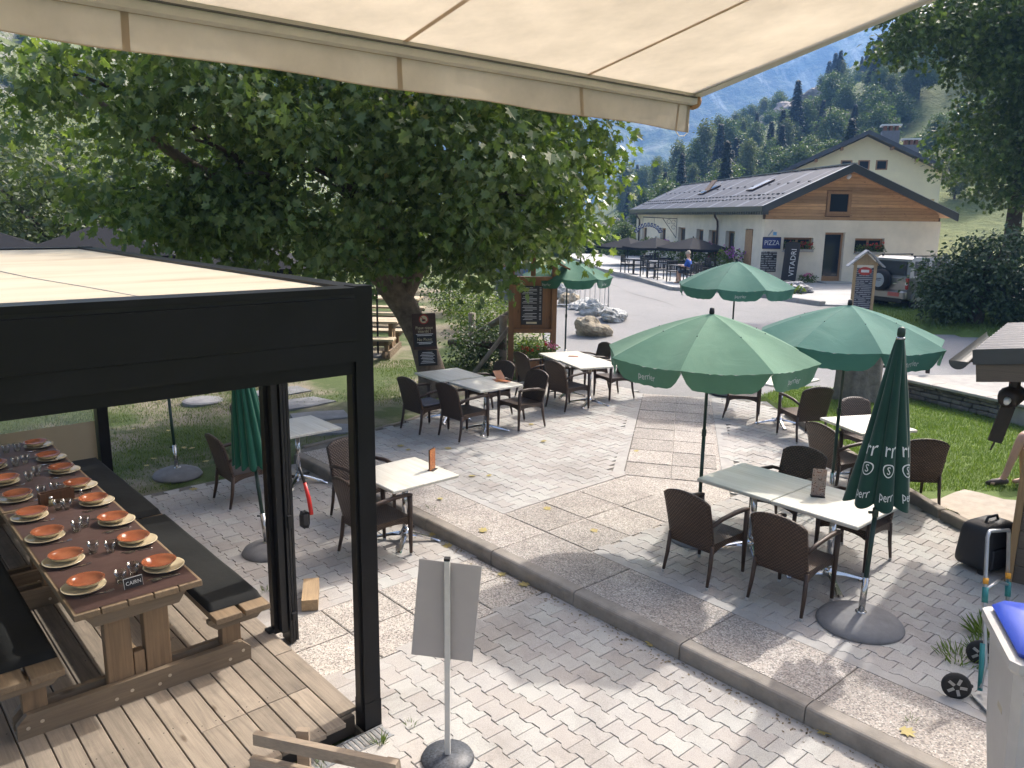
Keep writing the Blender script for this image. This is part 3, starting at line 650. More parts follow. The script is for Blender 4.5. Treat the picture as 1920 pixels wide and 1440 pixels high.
# far screen: opaque beige below, clear film above
m_beige = fabric('screen_beige', (0.50, 0.43, 0.31), 0.7, 0.35, 0.05, (1, 0.95, 0.85))
def film():
    m, t, bs, out = nodes('clear_film'); bs.inputs['Base Color'].default_value = (0.6, 0.65, 0.6, 1); bs.inputs['Roughness'].default_value = 0.15
    tr = t.nodes.new('ShaderNodeBsdfTransparent'); ms = t.nodes.new('ShaderNodeMixShader'); ms.inputs[0].default_value = 0.82
    t.links.new(bs.outputs[0], ms.inputs[1]); t.links.new(tr.outputs[0], ms.inputs[2]); t.links.new(ms.outputs[0], out.inputs['Surface']); return m
m_film = film()
scr = empty('far_screen', (0, 0, 0), 0, pg)
MB().box(-6.40, -2.46, PYF - 0.08, PYF - 0.076, 0.15, 0.90).build('screen_cloth', m_beige, scr)
MB().box(-6.40, -2.46, PYF - 0.08, PYF - 0.077, 0.903, 2.52).build('screen_window', m_film, scr)
MB().tube([(-2.50, PYF - 0.17, 1.75), (-2.50, PYF - 0.17, 2.5)], 0.006, 6).build('crank_rod', m_alu, pg); MB().tube([(-2.50, PYF - 0.17, 1.45), (-2.50, PYF - 0.17, 1.75)], 0.013, 8).build('crank_handle', m_white, pg)
# ================================================================ deck
m_deck = wood('deck_board_weathered', (0.255, 0.212, 0.165), 1, 0.8, 0.5, 0.8, 0.2, (0.11, 0.092, 0.075), 0.65)
deck = tag(MB().box(-6.6, -2.47, -1.40, 4.85, -0.05, 0.085).build('deck', mat('deck_joists', (0.06, 0.05, 0.04), 0.9), None, loc=KO, rot=(0, 0, TH)), kind='structure')
BW = 0.152; bp = random.Random(5)
for k in range(27):
    b1 = -2.43 - k * BW; b0 = b1 - BW + 0.009
    segs = [(-1.50 if k != 0 else -1.44, 4.80)]
    if k == 0: segs = [(-1.36, -0.42), (-0.412, 4.80)]
    elif k < 6: segs = [(-1.50 + 0.02 * (k % 2), -0.94 - 0.006 * k), (-0.934 - 0.006 * k, 4.80)]
    elif k % 3 == 0: segs = [(-1.49, 2.1), (2.106, 4.80)]
    for a0, a1 in segs:
        c = (a0 + a1) / 2
        o = MB().cbox((0, 0, 0), (b1 - b0, a1 - a0, 0.034), 0.003).build('deck_board', m_deck, deck); o.location = ((b0 + b1) / 2, c, 0.103 + bp.uniform(-0.0015, 0.0015))
        if k > 1:
            nb = MB()
            for aa in np.arange(a0 + 0.06, min(a1, 1.6), 0.62):
                for q in (-0.045, 0.045): nb.lathe([(0.0045, 0.0), (0.0045, 0.0012)], 6, (q, aa - c, 0.0172))
            if nb.v: nb.build('screw_heads', mat('screw_dark', (0.05, 0.045, 0.04), 0.6, metal=0.6) if 'screw_dark' not in bpy.data.materials else bpy.data.materials['screw_dark'], o)['kind'] = 'stuff'
# ================================================================ picnic tables
m_pine = wood('picnic_wood', (0.215, 0.152, 0.092), 1, 0.65, 0.45, 0.8, 0.12, (0.15, 0.10, 0.06), 0.35)
m_pine_x = wood('picnic_wood_cross', (0.19, 0.142, 0.094), 0, 0.65, 0.45, 0.8, 0.12, (0.15, 0.10, 0.06), 0.35)
m_pine_z = wood('picnic_wood_upright', (0.225, 0.145, 0.080), 2, 0.65, 0.45, 0.8, 0.12, (0.15, 0.10, 0.06), 0.3)
m_bolt = mat('zinc_bolt', (0.62, 0.58, 0.50), 0.35, 0.1, 20, metal=0.9)
def chamf(x0, x1, z0, z1, c): return [(x0, z0), (x1, z0), (x1, z1 - c), (x1 - c, z1), (x0 + c, z1), (x0, z1 - c)]
TB, TLEN = -3.48, 2.26
def picnic(label, a0, loc=None, rz=None):
    t = thing('picnic_table', label, 'picnic table', L(TB, a0, 0.12) if loc is None else loc, TH if rz is None else rz, 'wooden picnic tables')
    for k in range(5):
        b = -0.326 + k * 0.163; MB().cbox((b, TLEN / 2, 0.757), (0.155, TLEN + random.uniform(-0.012, 0.012), 0.044), 0.004).build('tabletop_plank', m_pine, t)
    for sgn in (-1, 1):
        for k in range(2):
            b = sgn * (0.575 + k * 0.215); MB().cbox((b, TLEN / 2, 0.425), (0.19, TLEN, 0.045), 0.004).build('bench_plank', m_pine, t)
    for ya in (0.10, TLEN - 0.28):
        for off in (0.0, 0.135):
            b = MB(); b.xprism(chamf(-0.76, 0.76, 0.0, 0.16, 0.06), ya + off, ya + off + 0.045); f = b.build('foot_beam', m_pine_x, t)
            if off == 0.0:
                bb = MB()
                for x in (-0.70, -0.62, -0.18, -0.08, 0.10, 0.17, 0.60, 0.70):
                    o_ = len(bb.v); bb.add([(x + 0.013 * math.cos(q), ya - 0.004, 0.08 + 0.03 * math.sin(x * 40) + 0.013 * math.sin(q)) for q in np.linspace(0, 2 * math.pi, 9)[:-1]], [tuple(range(8))])
                tag(bb.build('bolt_heads', m_bolt, f), kind='stuff')
        for x in (-0.125, 0.125):
            MB().cbox((x, ya + 0.09, 0.405), (0.165, 0.085, 0.64), 0.004).build('leg', m_pine_z, t)
        MB().cbox((0.0, ya + 0.09, 0.20), (0.07, 0.07, 0.24), 0.003).build('spacer_block', m_pine_z, t)
        b = MB(); b.xprism([(-0.33, 0.735), (0.33, 0.735), (0.33, 0.70), (0.27, 0.615), (-0.27, 0.615), (-0.33, 0.70)], ya - 0.0, ya + 0.045); b.build('top_crosspiece', m_pine_x, t)
        for sgn in (-1, 1):
            MB().cbox((sgn * 0.64, ya + 0.09, 0.27), (0.14, 0.088, 0.26), 0.004).build('bench_leg', m_pine_z, t)
            b = MB(); b.xprism([(sgn * 0.68 - 0.22, 0.402), (sgn * 0.68 + 0.20, 0.402), (sgn * 0.68 + 0.20, 0.37), (sgn * 0.68 + 0.14, 0.315), (sgn * 0.68 - 0.16, 0.315), (sgn * 0.68 - 0.22, 0.37)], ya - 0.0, ya + 0.044); b.build('bench_crosspiece', m_pine_x, t)
    MB().cbox((0, TLEN / 2, 0.215), (0.045, TLEN - 0.4, 0.12), 0.003).build('stretcher', m_pine, t)
    return t
picnic('wooden picnic table under the pergola, nearer one with the chalk name card', -0.43)
picnic('wooden picnic table under the pergola, farther one against the beige screen', 1.87)
m_cush = fabric('bench_cushion_charcoal', (0.017, 0.018, 0.018), 0.8, 0.0, 0.2, sheen=0.0)
def cushion(b, a0, a1, label):
    w_, n_ = 0.40, a1 - a0
    def f(u, v):
        x = (u - 0.5) * w_; y = (v - 0.5) * n_
        e = min(1, (0.5 - abs(u - 0.5)) * 2 * 9) ; e2 = min(1, (0.5 - abs(v - 0.5)) * 2 * 28)
        return (x * (0.985 + 0.015 * e2), y, 0.045 * (max(0, e * (2 - e)) ** 0.5) * (max(0, e2 * (2 - e2)) ** 0.5) + 0.002 * math.sin(y * 9 + x * 5))
    o = MB().grid(f, 20, 60).build('bench_cushion', m_cush, None, smooth=True); o.location = L(b, (a0 + a1) / 2, 0.5705); o.rotation_euler = (0, 0, TH)
    bm_ = o.data; tag(o, label, 'cushion', 'black bench cushions'); return o
cushion(-2.80, -0.30, 1.80, 'long black cushion on the terrace side bench of the nearer picnic table')
cushion(-2.80, 1.90, 4.10, 'long black cushion on the terrace side bench of the farther picnic table')
cushion(-4.16, -0.25, 1.80, 'long black cushion on the inner bench of the nearer picnic table at left edge')
m_runner = fabric('table_runner_brown', (0.055, 0.026, 0.020), 0.45, 0.0, 0.15, sheen=0.1)
for a0, lb in ((-0.41, 'dark brown table cover on the nearer picnic table'), (1.89, 'dark brown table cover on the farther picnic table')):
    o = MB().grid(lambda u, v: ((u - 0.5) * 0.765, (v - 0.5) * 2.21, 0.0022 + 0.0012 * math.sin(v * 31) * math.sin(u * 7)), 8, 40).build('table_runner', m_runner, None, smooth=True)
    o.location = L(TB, a0 + 1.105, 0.9005); o.rotation_euler = (0, 0, TH); tag(o, lb, 'table cover', 'table covers on the picnic tables')
# ---------------------------------------------------------------- place settings
def glaze(name, c1, c2):
    m, t, bs, _ = nodes(name); v = coords(t); n1 = noise(t, v, 9, 5, 0.6)
    t.links.new(ramp(t, n1, [(0.35, c1), (0.7, c2)]), bs.inputs['Base Color']); bs.inputs['Roughness'].default_value = 0.16; bs.inputs['Coat Weight'].default_value = 0.5; return m
m_terra = glaze('terracotta_glaze', (0.22, 0.062, 0.028), (0.31, 0.105, 0.048)); m_cream = glaze('cream_glaze', (0.50, 0.42, 0.28), (0.60, 0.52, 0.37))
m_steel = mat('cutlery_steel', (0.62, 0.62, 0.62), 0.18, 0.05, 30, metal=1.0)
m_glass = glassmat('tumbler_glass')
plate_me = MB().lathe([(0.075, 0.0), (0.085, 0.004), (0.125, 0.016), (0.138, 0.021), (0.139, 0.024), (0.125, 0.020), (0.085, 0.009), (0.001, 0.008)], 40).mesh('plate'); plate_me.materials.append(m_cream)
bowl_me = MB().lathe([(0.055, 0.0), (0.075, 0.006), (0.100, 0.026), (0.113, 0.042), (0.117, 0.047), (0.112, 0.047), (0.096, 0.030), (0.070, 0.013), (0.001, 0.010)], 40).mesh('bowl'); bowl_me.materials.append(m_terra); bowl_me.materials.append(m_cream)
for p in bowl_me.polygons:
    if p.normal.z < 0.05 and max((bowl_me.vertices[i].co.z for i in p.vertices)) < 0.045: p.material_index = 1
tumb_me = MB().lathe([(0.026, 0.0), (0.034, 0.03), (0.040, 0.085), (0.0375, 0.085), (0.031, 0.03), (0.024, 0.012), (0.001, 0.011)], 20).mesh('tumbler'); tumb_me.materials.append(m_glass)
def cut(kind):
    b = MB()
    if kind == 'knife': b.add([(-0.008, 0, 0), (0.008, 0, 0), (0.009, 0.10, 0), (0.011, 0.2, 0), (-0.004, 0.22, 0), (-0.009, 0.10, 0)], [(0,1,2,3,4,5)])
    if kind == 'fork':
        b.add([(-0.009, 0, 0), (0.009, 0, 0), (0.005, 0.10, 0.006), (-0.005, 0.10, 0.006)], [(0,1,2,3)]); b.add([(-0.005, 0.10, 0.006), (0.005, 0.10, 0.006), (0.013, 0.15, 0), (-0.013, 0.15, 0)], [(0,1,2,3)])
        for q in range(4): b.add([(-0.013 + q * 0.0072, 0.15, 0), (-0.009 + q * 0.0072, 0.15, 0), (-0.0095 + q * 0.0072, 0.20, 0.006), (-0.012 + q * 0.0072, 0.20, 0.006)], [(0,1,2,3)])
    if kind == 'spoon':
        b.add([(-0.008, 0, 0), (0.008, 0, 0), (0.004, 0.12, 0.006), (-0.004, 0.12, 0.006)], [(0,1,2,3)])
        b.add([(0.018 * math.cos(q), 0.155 + 0.036 * math.sin(q), 0.002) for q in np.linspace(0, 2 * math.pi, 13)[:-1]] + [(0, 0.155, -0.001)], [(i, (i+1) % 12, 12) for i in range(12)])
    me = b.mesh(kind); n = len(me.polygons)
    v2 = [tuple(v.co) for v in me.vertices]; f2 = [tuple(p.vertices) for p in me.polygons]; k = len(v2)
    ext = MB(); ext.v = v2 + [(x, y, z + 0.002) for x, y, z in v2]; ext.f = [f[::-1] for f in f2] + [tuple(i + k for i in f) for f in f2]
    ed = {}
    for f in f2:
        for i in range(len(f)): ed[(f[i], f[(i+1) % len(f)])] = 1
    ext.f += [(i, j, j + k, i + k) for (i, j) in ed if (j, i) not in ed]
    me = ext.mesh(kind); me.materials.append(m_steel); return me
cut_me = {k: cut(k) for k in ('knife', 'fork', 'spoon')}
ZT = 0.9035; sr = random.Random(11)
for k in range(8):
    for side, b, nm in ((1, -3.235, 'terrace side'), (-1, -3.715, 'inner side')):
        a = -0.06 + 0.557 * k + sr.uniform(-0.02, 0.02)
        pos = '%s place from the near end, %s of set table' % (ORD[k], nm)
        def put(name, me, bb, aa, zz, rz, what, cat, grp, smooth=True):
            o = link(name, me, None); o.location = L(bb, aa, zz); o.rotation_euler = (0, 0, rz)
            if smooth: me.polygons.foreach_set('use_smooth', [True] * len(me.polygons))
            tag(o, what + ', ' + pos, cat, grp); return o
        put('plate', plate_me, b + 0.02 * side, a - 0.015, ZT, sr.uniform(0, 6), 'cream plate under a bowl', 'plate', 'cream plates on the set table')
        bo = put('bowl', bowl_me, b - 0.003 * side, a + 0.012, ZT + 0.0105, sr.uniform(0, 6), 'terracotta soup bowl', 'bowl', 'terracotta bowls on the set table')
        for kind, da in (('fork', 0.155 * side), ('knife', -0.155 * side), ('spoon', -0.185 * side)):
            put(kind, cut_me[kind], b + side * 0.07, a + da, ZT + 0.0005, TH + side * R(90) + sr.uniform(-0.12, 0.12), 'steel ' + kind, kind, kind + 's on the set table', False)
        put('tumbler', tumb_me, b - side * (0.19 + sr.uniform(-0.02, 0.02)), a + sr.uniform(-0.08, 0.10), ZT, 0, 'clear tumbler', 'glass', 'tumblers on the set table')
m_bamboo = wood('menu_rack_slats', (0.10, 0.045, 0.022), 2, 0.5, 0.6, 2.5, 0.1)
mr_ = thing('menu_rack', 'dark slatted menu rack in the middle of the set table', 'menu holder', L(-3.47, 1.88, ZT), TH + R(6))
for y in (-0.03, 0.03): MB().cbox((0, y, 0.05), (0.27, 0.006, 0.10)).build('side_panel', m_bamboo, mr_)
MB().cbox((0, 0, 0.006), (0.26, 0.054, 0.01)).build('bottom', m_bamboo, mr_)
for x in (-0.127, 0.127): MB().cbox((x, 0, 0.05), (0.012, 0.053, 0.098)).build('end_panel', m_bamboo, mr_)
ss = thing('salt_shaker', 'small glass salt shaker with metal lid beside the menu rack', 'salt shaker', L(-3.53, 1.79, ZT))
MB().lathe([(0.018, 0), (0.02, 0.03), (0.015, 0.06), (0.001, 0.06)], 14).build('body', mat('salt_glass', (0.35, 0.30, 0.18), 0.15), ss, True); MB().lathe([(0.016, 0.06), (0.017, 0.075), (0.012, 0.083), (0.001, 0.084)], 14).build('lid', m_steel, ss, True)
ca = thing('oil_cruet', 'small clear glass cruet with stopper at the right end of the menu rack', 'cruet', L(-3.30, 1.76, ZT))
MB().lathe([(0.022, 0), (0.026, 0.03), (0.012, 0.065), (0.011, 0.08), (0.001, 0.08)], 14).build('body', m_glass, ca, True); MB().lathe([(0.009, 0.08), (0.011, 0.1), (0.001, 0.105)], 12).build('stopper', m_steel, ca, True)
m_slatec = mat('chalk_slate', (0.02, 0.02, 0.022), 0.7, 0.2, 20); m_chalk = mat('chalk_white', (0.75, 0.75, 0.73), 0.9, 0.1, 40)
cc = thing('name_card', 'small black slate card lettered CAIRN at the near end of the table', 'name card', L(-3.47, -0.27, ZT), TH + R(4))
MB().cbox((0, 0.012, 0.036), (0.118, 0.004, 0.068)).build('slate', m_slatec, cc, rot=(R(-12), 0, 0)); MB().cbox((0, 0.012, 0.036), (0.124, 0.002, 0.074)).build('border', m_chalk, cc, rot=(R(-12), 0, 0), loc=(0, 0.003, 0)); MB().cbox((0, 0.045, 0.003), (0.10, 0.06, 0.004)).build('foot', m_slatec, cc)
lt = text_on('lettering', 'CAIRN', 0.036, m_chalk, cc, lambda x, y: (x, 0.0092, 0.036 + y), 0.95); lt.rotation_euler = (R(-12), 0, 0)
# ================================================================ wicker chairs
def wicker(name, c1, c2, sx=1.0):
    m, t, bs, _ = nodes(name); v = coords(t, rnd=False)
    sp = t.nodes.new('ShaderNodeSeparateXYZ'); t.links.new(v, sp.inputs[0])
    def mth(op, a, b=None):
        n = t.nodes.new('ShaderNodeMath'); n.operation = op
        for i, q in enumerate((a, b)):
            if q is None: continue
            if hasattr(q, 'is_output'): t.links.new(q, n.inputs[i])
            else: n.inputs[i].default_value = q
        return n.outputs[0]
    hv = mth('ADD', sp.outputs['Z'], sp.outputs['X'])            # height on the back, depth on the seat
    row = mth('MULTIPLY', hv, 78.0); fr = mth('FLOOR', row)
    par = mth('MULTIPLY', mth('MODULO', fr, 2.0), math.pi)
    a = mth('SINE', mth('ADD', mth('MULTIPLY', sp.outputs['Y'], 190.0 * sx), par))
    b = mth('ABSOLUTE', mth('SINE', mth('MULTIPLY', row, math.pi)))
    h = mth('MULTIPLY', mth('ADD', mth('MULTIPLY', a, 0.5), 0.5), b)
    n1 = noise(t, coords(t, (3, 3, 30)), 3.0, 5, 0.7)
    c = ramp(t, h, [(0.0, sc(c1, 0.25)), (0.35, c1), (0.9, c2)])
    c = mixc(t, 0.35, c, ramp(t, n1, [(0.3, sc(c1, 0.6)), (0.7, sc(c2, 1.25))]))
    hs = t.nodes.new('ShaderNodeHueSaturation'); t.links.new(c, hs.inputs['Color']); t.links.new(obj_random(t, 0.85, 1.15), hs.inputs['Value'])
    t.links.new(hs.outputs[0], bs.inputs['Base Color']); bs.inputs['Roughness'].default_value = 0.42; bump(t, bs, h, 0.9, 0.006); return m
m_wick = wicker('wicker_brown', (0.030, 0.017, 0.011), (0.125, 0.074, 0.046))
m_wleg = mat('wicker_wrapped_leg', (0.050, 0.029, 0.019), 0.45, 0.35, 120, 0.4, 300)
m_capf = mat('foot_cap_grey', (0.45, 0.44, 0.42), 0.5)
def make_chair():
    """faces +x, origin on the ground at seat centre"""
    t = thing('wicker_chair', 'x', 'chair')
    # seat with dipped apron
    def seat(u, v):
        x = -0.235 + 0.47 * u; y = (-0.245 + 0.49 * v); return (x, y, 0.43 - 0.012 * math.sin(math.pi * u) * math.sin(math.pi * v) - 0.02 * (1 - u) * 0.5)
    s = MB().grid(seat, 10, 10)
    s.build('seat', m_wick, t, smooth=True)
    ap = MB()
    for (p, q) in (((-0.235, -0.245), (0.235, -0.245)), ((0.235, -0.245), (0.235, 0.245)), ((0.235, 0.245), (-0.235, 0.245)), ((-0.235, 0.245), (-0.235, -0.245))):
        for k in range(8):
            f = lambda u: (p[0] + (q[0] - p[0]) * u, p[1] + (q[1] - p[1]) * u)
            u0, u1 = k / 8, (k + 1) / 8; a0, a1 = f(u0), f(u1); zt = lambda x: 0.43 - 0.01 * (0.235 - x) / 0.47
            d0, d1 = 0.055 + 0.05 * abs(2 * u0 - 1) ** 3, 0.055 + 0.05 * abs(2 * u1 - 1) ** 3
            ap.add([(*a0, zt(a0[0]) - d0), (*a1, zt(a1[0]) - d1), (*a1, zt(a1[0])), (*a0, zt(a0[0]))], [(0, 1, 2, 3)])
    ap.build('apron', m_wick, t)
    # backrest, curved top, slightly reclined and dished
    def back(u, v, off):
        y = (u - 0.5) * (0.485 + 0.02 * v); top = 0.885 - 0.055 * (2 * u - 1) ** 2 - 0.02 * abs(2 * u - 1) ** 8
        z = 0.33 + (top - 0.33) * v; x = -0.235 - 0.10 * max(0, (z - 0.40)) / 0.48 - 0.05 * v * v * 0.5 - 0.022 * (1 - (2 * u - 1) ** 2) * v + off
        return (x, y, z)
    b = MB(); nu, nv = 16, 14
    f = [back(i / nu, j / nv, 0.014) for j in range(nv + 1) for i in range(nu + 1)]; g = [back(i / nu, j / nv, -0.014) for j in range(nv + 1) for i in range(nu + 1)]
    N_ = len(f); idx = lambda i, j: j * (nu + 1) + i
    fs = [(idx(i, j), idx(i+1, j), idx(i+1, j+1), idx(i, j+1)) for j in range(nv) for i in range(nu)]
    fs += [tuple(N_ + q for q in (idx(i, j+1), idx(i+1, j+1), idx(i+1, j), idx(i, j))) for j in range(nv) for i in range(nu)]
    rim = [idx(i, 0) for i in range(nu)] + [idx(nu, j) for j in range(nv)] + [idx(i, nv) for i in range(nu, 0, -1)] + [idx(0, j) for j in range(nv, 0, -1)]
    fs += [(rim[k], N_ + rim[k], N_ + rim[(k+1) % len(rim)], rim[(k+1) % len(rim)]) for k in range(len(rim))]
    b.add(f + g, fs).build('backrest', m_wick, t, smooth=True)
    for sy in (-1, 1):
        y = sy * 0.235
        lg = MB().tube([(-0.30, y * 1.06, 0.028), (-0.262, y * 1.03, 0.20), (-0.24, y, 0.40)], [0.015, 0.02, 0.022], 6).build('leg', m_wleg, t, smooth=True)
        MB().lathe([(0.015, 0), (0.017, 0.028), (0.012, 0.03)], 8, (-0.303, y * 1.06, 0)).build('foot_cap', m_capf, lg)
        lg = MB().tube([(0.245, y * 1.06, 0.028), (0.24, y * 1.06, 0.40), (0.235, y * 1.08, 0.635)], [0.017, 0.026, 0.026], 6).build('leg', m_wleg, t, smooth=True)
        MB().lathe([(0.017, 0), (0.019, 0.028), (0.012, 0.03)], 8, (0.245, y * 1.06, 0)).build('foot_cap', m_capf, lg)
        MB().tube([(-0.285, y * 1.04, 0.60), (-0.15, y * 1.10, 0.645), (0.05, y * 1.12, 0.665), (0.20, y * 1.10, 0.66), (0.255, y * 1.08, 0.645)], [0.018, 0.021, 0.022, 0.022, 0.02], 6).build('armrest', m_wleg, t, smooth=True)
    return t
ch0 = make_chair(); ch_used = [False]
def chair(x, y, deg, label, z=0.13):
    if not ch_used[0]:
        ch_used[0] = True; o = ch0; o.location = (x, y, z); o.rotation_euler = (0, 0, R(deg))
    else: o = dup(ch0, (x, y, z), R(deg))
    o['label'] = label; o['group'] = 'brown wicker chairs on the terrace'; return o
# ---------------------------------------------------------------- cafe tables
def top_mat():
    m, t, bs, _ = nodes('whitewashed_tabletop')
    v = coords(t, (1.5, 40, 40)); n1 = noise(t, v, 1.0, 6, 0.65, 0.6); v2 = coords(t, (1, 9, 1)); n2 = noise(t, v2, 1.0, 4, 0.6); v3 = coords(t, (3, 3, 3)); n3 = noise(t, v3, 1.0, 6, 0.7)
    c = ramp(t, n1, [(0.28, (0.40, 0.37, 0.30)), (0.45, (0.60, 0.57, 0.49)), (0.75, (0.69, 0.665, 0.59))])
    c = mixc(t, 0.3, c, ramp(t, n2, [(0.4, (0.50, 0.47, 0.38)), (0.6, (0.71, 0.69, 0.62))]))
    c = mixc(t, ramp(t, n3, [(0.58, (0, 0, 0)), (0.8, (0.45, 0.45, 0.45))]), c, (0.50, 0.44, 0.33))
    t.links.new(c, bs.inputs['Base Color']); bs.inputs['Roughness'].default_value = 0.5; bump(t, bs, n1, 0.2, 0.002); return m
m_top = top_mat(); m_chrome = mat('cast_aluminium', (0.66, 0.66, 0.67), 0.16, 0.06, 20, metal=1.0)
def make_table(sx=0.815, sy=0.815):
    t = thing('cafe_table', 'x', 'table')
    MB().cbox((0, 0, 0.733), (sx, sy, 0.034), 0.007).build('tabletop', m_top, t)
    MB().tube([(0, 0, 0.06), (0, 0, 0.71)], 0.033, 14).build('column', m_chrome, t, True)
    MB().lathe([(0.12, 0.700), (0.12, 0.706), (0.04, 0.7155), (0.001, 0.7155)], 16).build('mounting_plate', m_chrome, t, True)
    MB().lathe([(0.05, 0.055), (0.07, 0.075), (0.05, 0.11), (0.036, 0.14), (0.001, 0.14)], 16).build('hub', m_chrome, t, True)
    for k in range(4):
        a = math.pi / 4 + k * math.pi / 2; c, s = math.cos(a), math.sin(a); b = MB(); vs = []
        for r_, zc, w_, h_ in ((0.03, 0.085, 0.030, 0.035), (0.14, 0.070, 0.028, 0.024), (0.27, 0.040, 0.026, 0.018), (0.355, 0.022, 0.03, 0.014), (0.375, 0.014, 0.022, 0.010)):
            for dy, dz in ((-w_, -h_ / 2), (w_, -h_ / 2), (w_ * 0.55, h_ / 2), (-w_ * 0.55, h_ / 2)): vs.append((c * r_ - s * dy, s * r_ + c * dy, zc + dz))
        fs = [(0, 3, 2, 1), (16, 17, 18, 19)] + [(i*4+j, i*4+(j+1) % 4, i*4+4+(j+1) % 4, i*4+4+j) for i in range(4) for j in range(4)]
        b.add(vs, fs); f = b.build('base_leg', m_chrome, t)
        MB().lathe([(0.016, 0.0), (0.016, 0.012), (0.001, 0.012)], 10, (c * 0.355, s * 0.355, 0)).build('foot_pad', m_anth2, f)
    return t
tb0 = make_table(); tb_used = [False]
def table(x, y, deg, label, z=0.13):
    if not tb_used[0]:
        tb_used[0] = True; o = tb0; o.location = (x, y, z); o.rotation_euler = (0, 0, R(deg))
    else: o = dup(tb0, (x, y, z), R(deg))
    o['label'] = label; o['group'] = 'whitewashed cafe tables on the terrace'; return o
def Lc(a, b): p = L(b, a); return p.x, p.y
# T1 front right pair
table(*Lc(-1.65, 1.92), 131.3, 'whitewashed cafe table of the front right pair, left of the menu card')
table(*Lc(-2.478, 1.905), 131.3, 'whitewashed cafe table of the front right pair, the one with the standing menu card')
chair(1.845, 7.035, 40, 'brown wicker chair at the front right tables, near side, left one seen from behind')
chair(2.48, 6.50, 43, 'brown wicker chair at the front right tables, near side, right one beside the closed umbrella')
chair(2.90, 8.02, 222, 'brown wicker chair at the front right tables, far side, left one behind the menu card')
chair(3.36, 7.36, 221, 'brown wicker chair at the front right tables, far side, right one behind the closed umbrella')
# T2
table(4.52, 9.85, 15, 'whitewashed cafe table beside the right lawn, partly hidden by the closed umbrella')
chair(4.72, 9.05, 84, 'brown wicker chair right of the closed umbrella with its back to the camera')
chair(4.83, 10.45, -74, 'brown wicker chair behind the table by the right lawn, facing the camera')
chair(4.05, 9.45, 22, 'brown wicker chair left of the table by the right lawn, next to an umbrella pole')
# T3
o = make_table(1.06, 0.72); o.location = (4.35, 12.62, 0.13); o.rotation_euler = (0, 0, R(42)); o['label'] = 'oblong whitewashed table at the road end beside the grass edge'; o['group'] = 'whitewashed cafe tables on the terrace'
chair(4.42, 11.82, 103, 'brown wicker chair at the road end table, seen from behind next to the grass')
chair(3.88, 13.05, -20, 'brown wicker chair at the road end table, half hidden by an open umbrella')
# T4
table(-1.02, 12.66, 126, 'whitewashed cafe table under the maple, the one nearer the trunk')
table(-0.40, 12.00, 129, 'whitewashed cafe table under the maple, the one with orange leaflets')
chair(-1.32, 11.97, 42, 'brown wicker chair at the maple tables, near side, closest to the tree trunk')
chair(-0.70, 11.60, 42, 'brown wicker chair at the maple tables, near side, next to the one by the trunk')
chair(0.14, 12.22, 220, 'brown wicker chair at the maple tables, far side right, turned towards the leaflets')
chair(-0.38, 12.98, 222, 'brown wicker chair at the maple tables, far side, mostly hidden behind the others')
# T5
table(1.02, 14.60, 112, 'whitewashed cafe table below the notice board, its half nearer the flowers')
table(1.37, 13.86, 112, 'whitewashed cafe table below the notice board, its half nearer the slab path')
chair(0.45, 14.30, 30, 'brown wicker chair at the notice board tables, near side, closest to the flower box')
chair(0.98, 13.50, 38, 'brown wicker chair at the notice board tables, near side right one')
chair(1.86, 14.40, 208, 'brown wicker chair at the notice board tables, far side, beside the umbrella edge')
chair(1.50, 15.25, 205, 'brown wicker chair at the notice board tables, far side, in front of the boulder')
# T6, T7 on the lower level
table(*Lc(1.03, -0.42), 131.6, 'whitewashed cafe table by the kerb just right of the black pergola post', 0.0)
chair(*Lc(0.92, -0.84), 41.6, 'brown wicker chair at the kerb table, partly behind the near pergola post', 0.0)
chair(*Lc(1.82, -0.45), -48, 'brown wicker chair at the far side of the kerb table, facing the camera', 0.0)
table(*Lc(3.45, -0.42), 131.6, 'whitewashed cafe table seen between the pergola posts by the lawn', 0.0)
chair(-3.17, 9.12, 41, 'brown wicker chair seen through the pergola beside the closed umbrella', 0.0)
chair(*Lc(4.38, -0.50), -46, 'brown wicker chair behind the closed umbrella seen through the pergola', 0.0)
# seat pads
m_pad = mat('checked_seat_pad', (0.16, 0.16, 0.19), 0.85, 0.5, 90)
for x, y, z, rz, lb in ((-1.30, 11.98, 0.556, 42, 'grey checked seat pad on the wicker chair closest to the trunk'), (0.47, 14.31, 0.556, 30, 'grey seat pad on the wicker chair closest to the flower box'), (-0.39, 12.97, 0.556, 222, 'grey seat pad on the hidden far chair under the maple')):
    o = MB().cbox((0, 0, 0.018), (0.40, 0.40, 0.03), 0.012).build('seat_pad', m_pad, loc=(x, y, z), rot=(0, 0, R(rz))); tag(o, lb, 'seat pad', 'seat pads on wicker chairs')
# ================================================================ umbrellas
def green(name, col, tcol): return fabric(name, col, 0.75, 0.30, 0.09, tcol, sheen=0.15, crease=0.21)
m_green = green('umbrella_green', (0.075, 0.20, 0.14), (0.9, 1.1, 1.0)); m_green2 = green('umbrella_green_bluish', (0.085, 0.215, 0.175), (0.9, 1.1, 1.0)); m_green3 = green('umbrella_green_faded', (0.135, 0.265, 0.18), (0.9, 1.1, 0.95))
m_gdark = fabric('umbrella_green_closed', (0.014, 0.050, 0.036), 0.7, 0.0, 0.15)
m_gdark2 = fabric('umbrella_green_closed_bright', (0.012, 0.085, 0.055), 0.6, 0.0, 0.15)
m_pole = mat('umbrella_pole_green', (0.012, 0.036, 0.026), 0.35, 0.1, 20); m_base = mat('umbrella_base_grey', (0.17, 0.17, 0.175), 0.8, 0.18, 10, 0.25, 120); m_sleeve = mat('stainless_sleeve', (0.55, 0.54, 0.52), 0.22, 0.1, 30, metal=1.0)
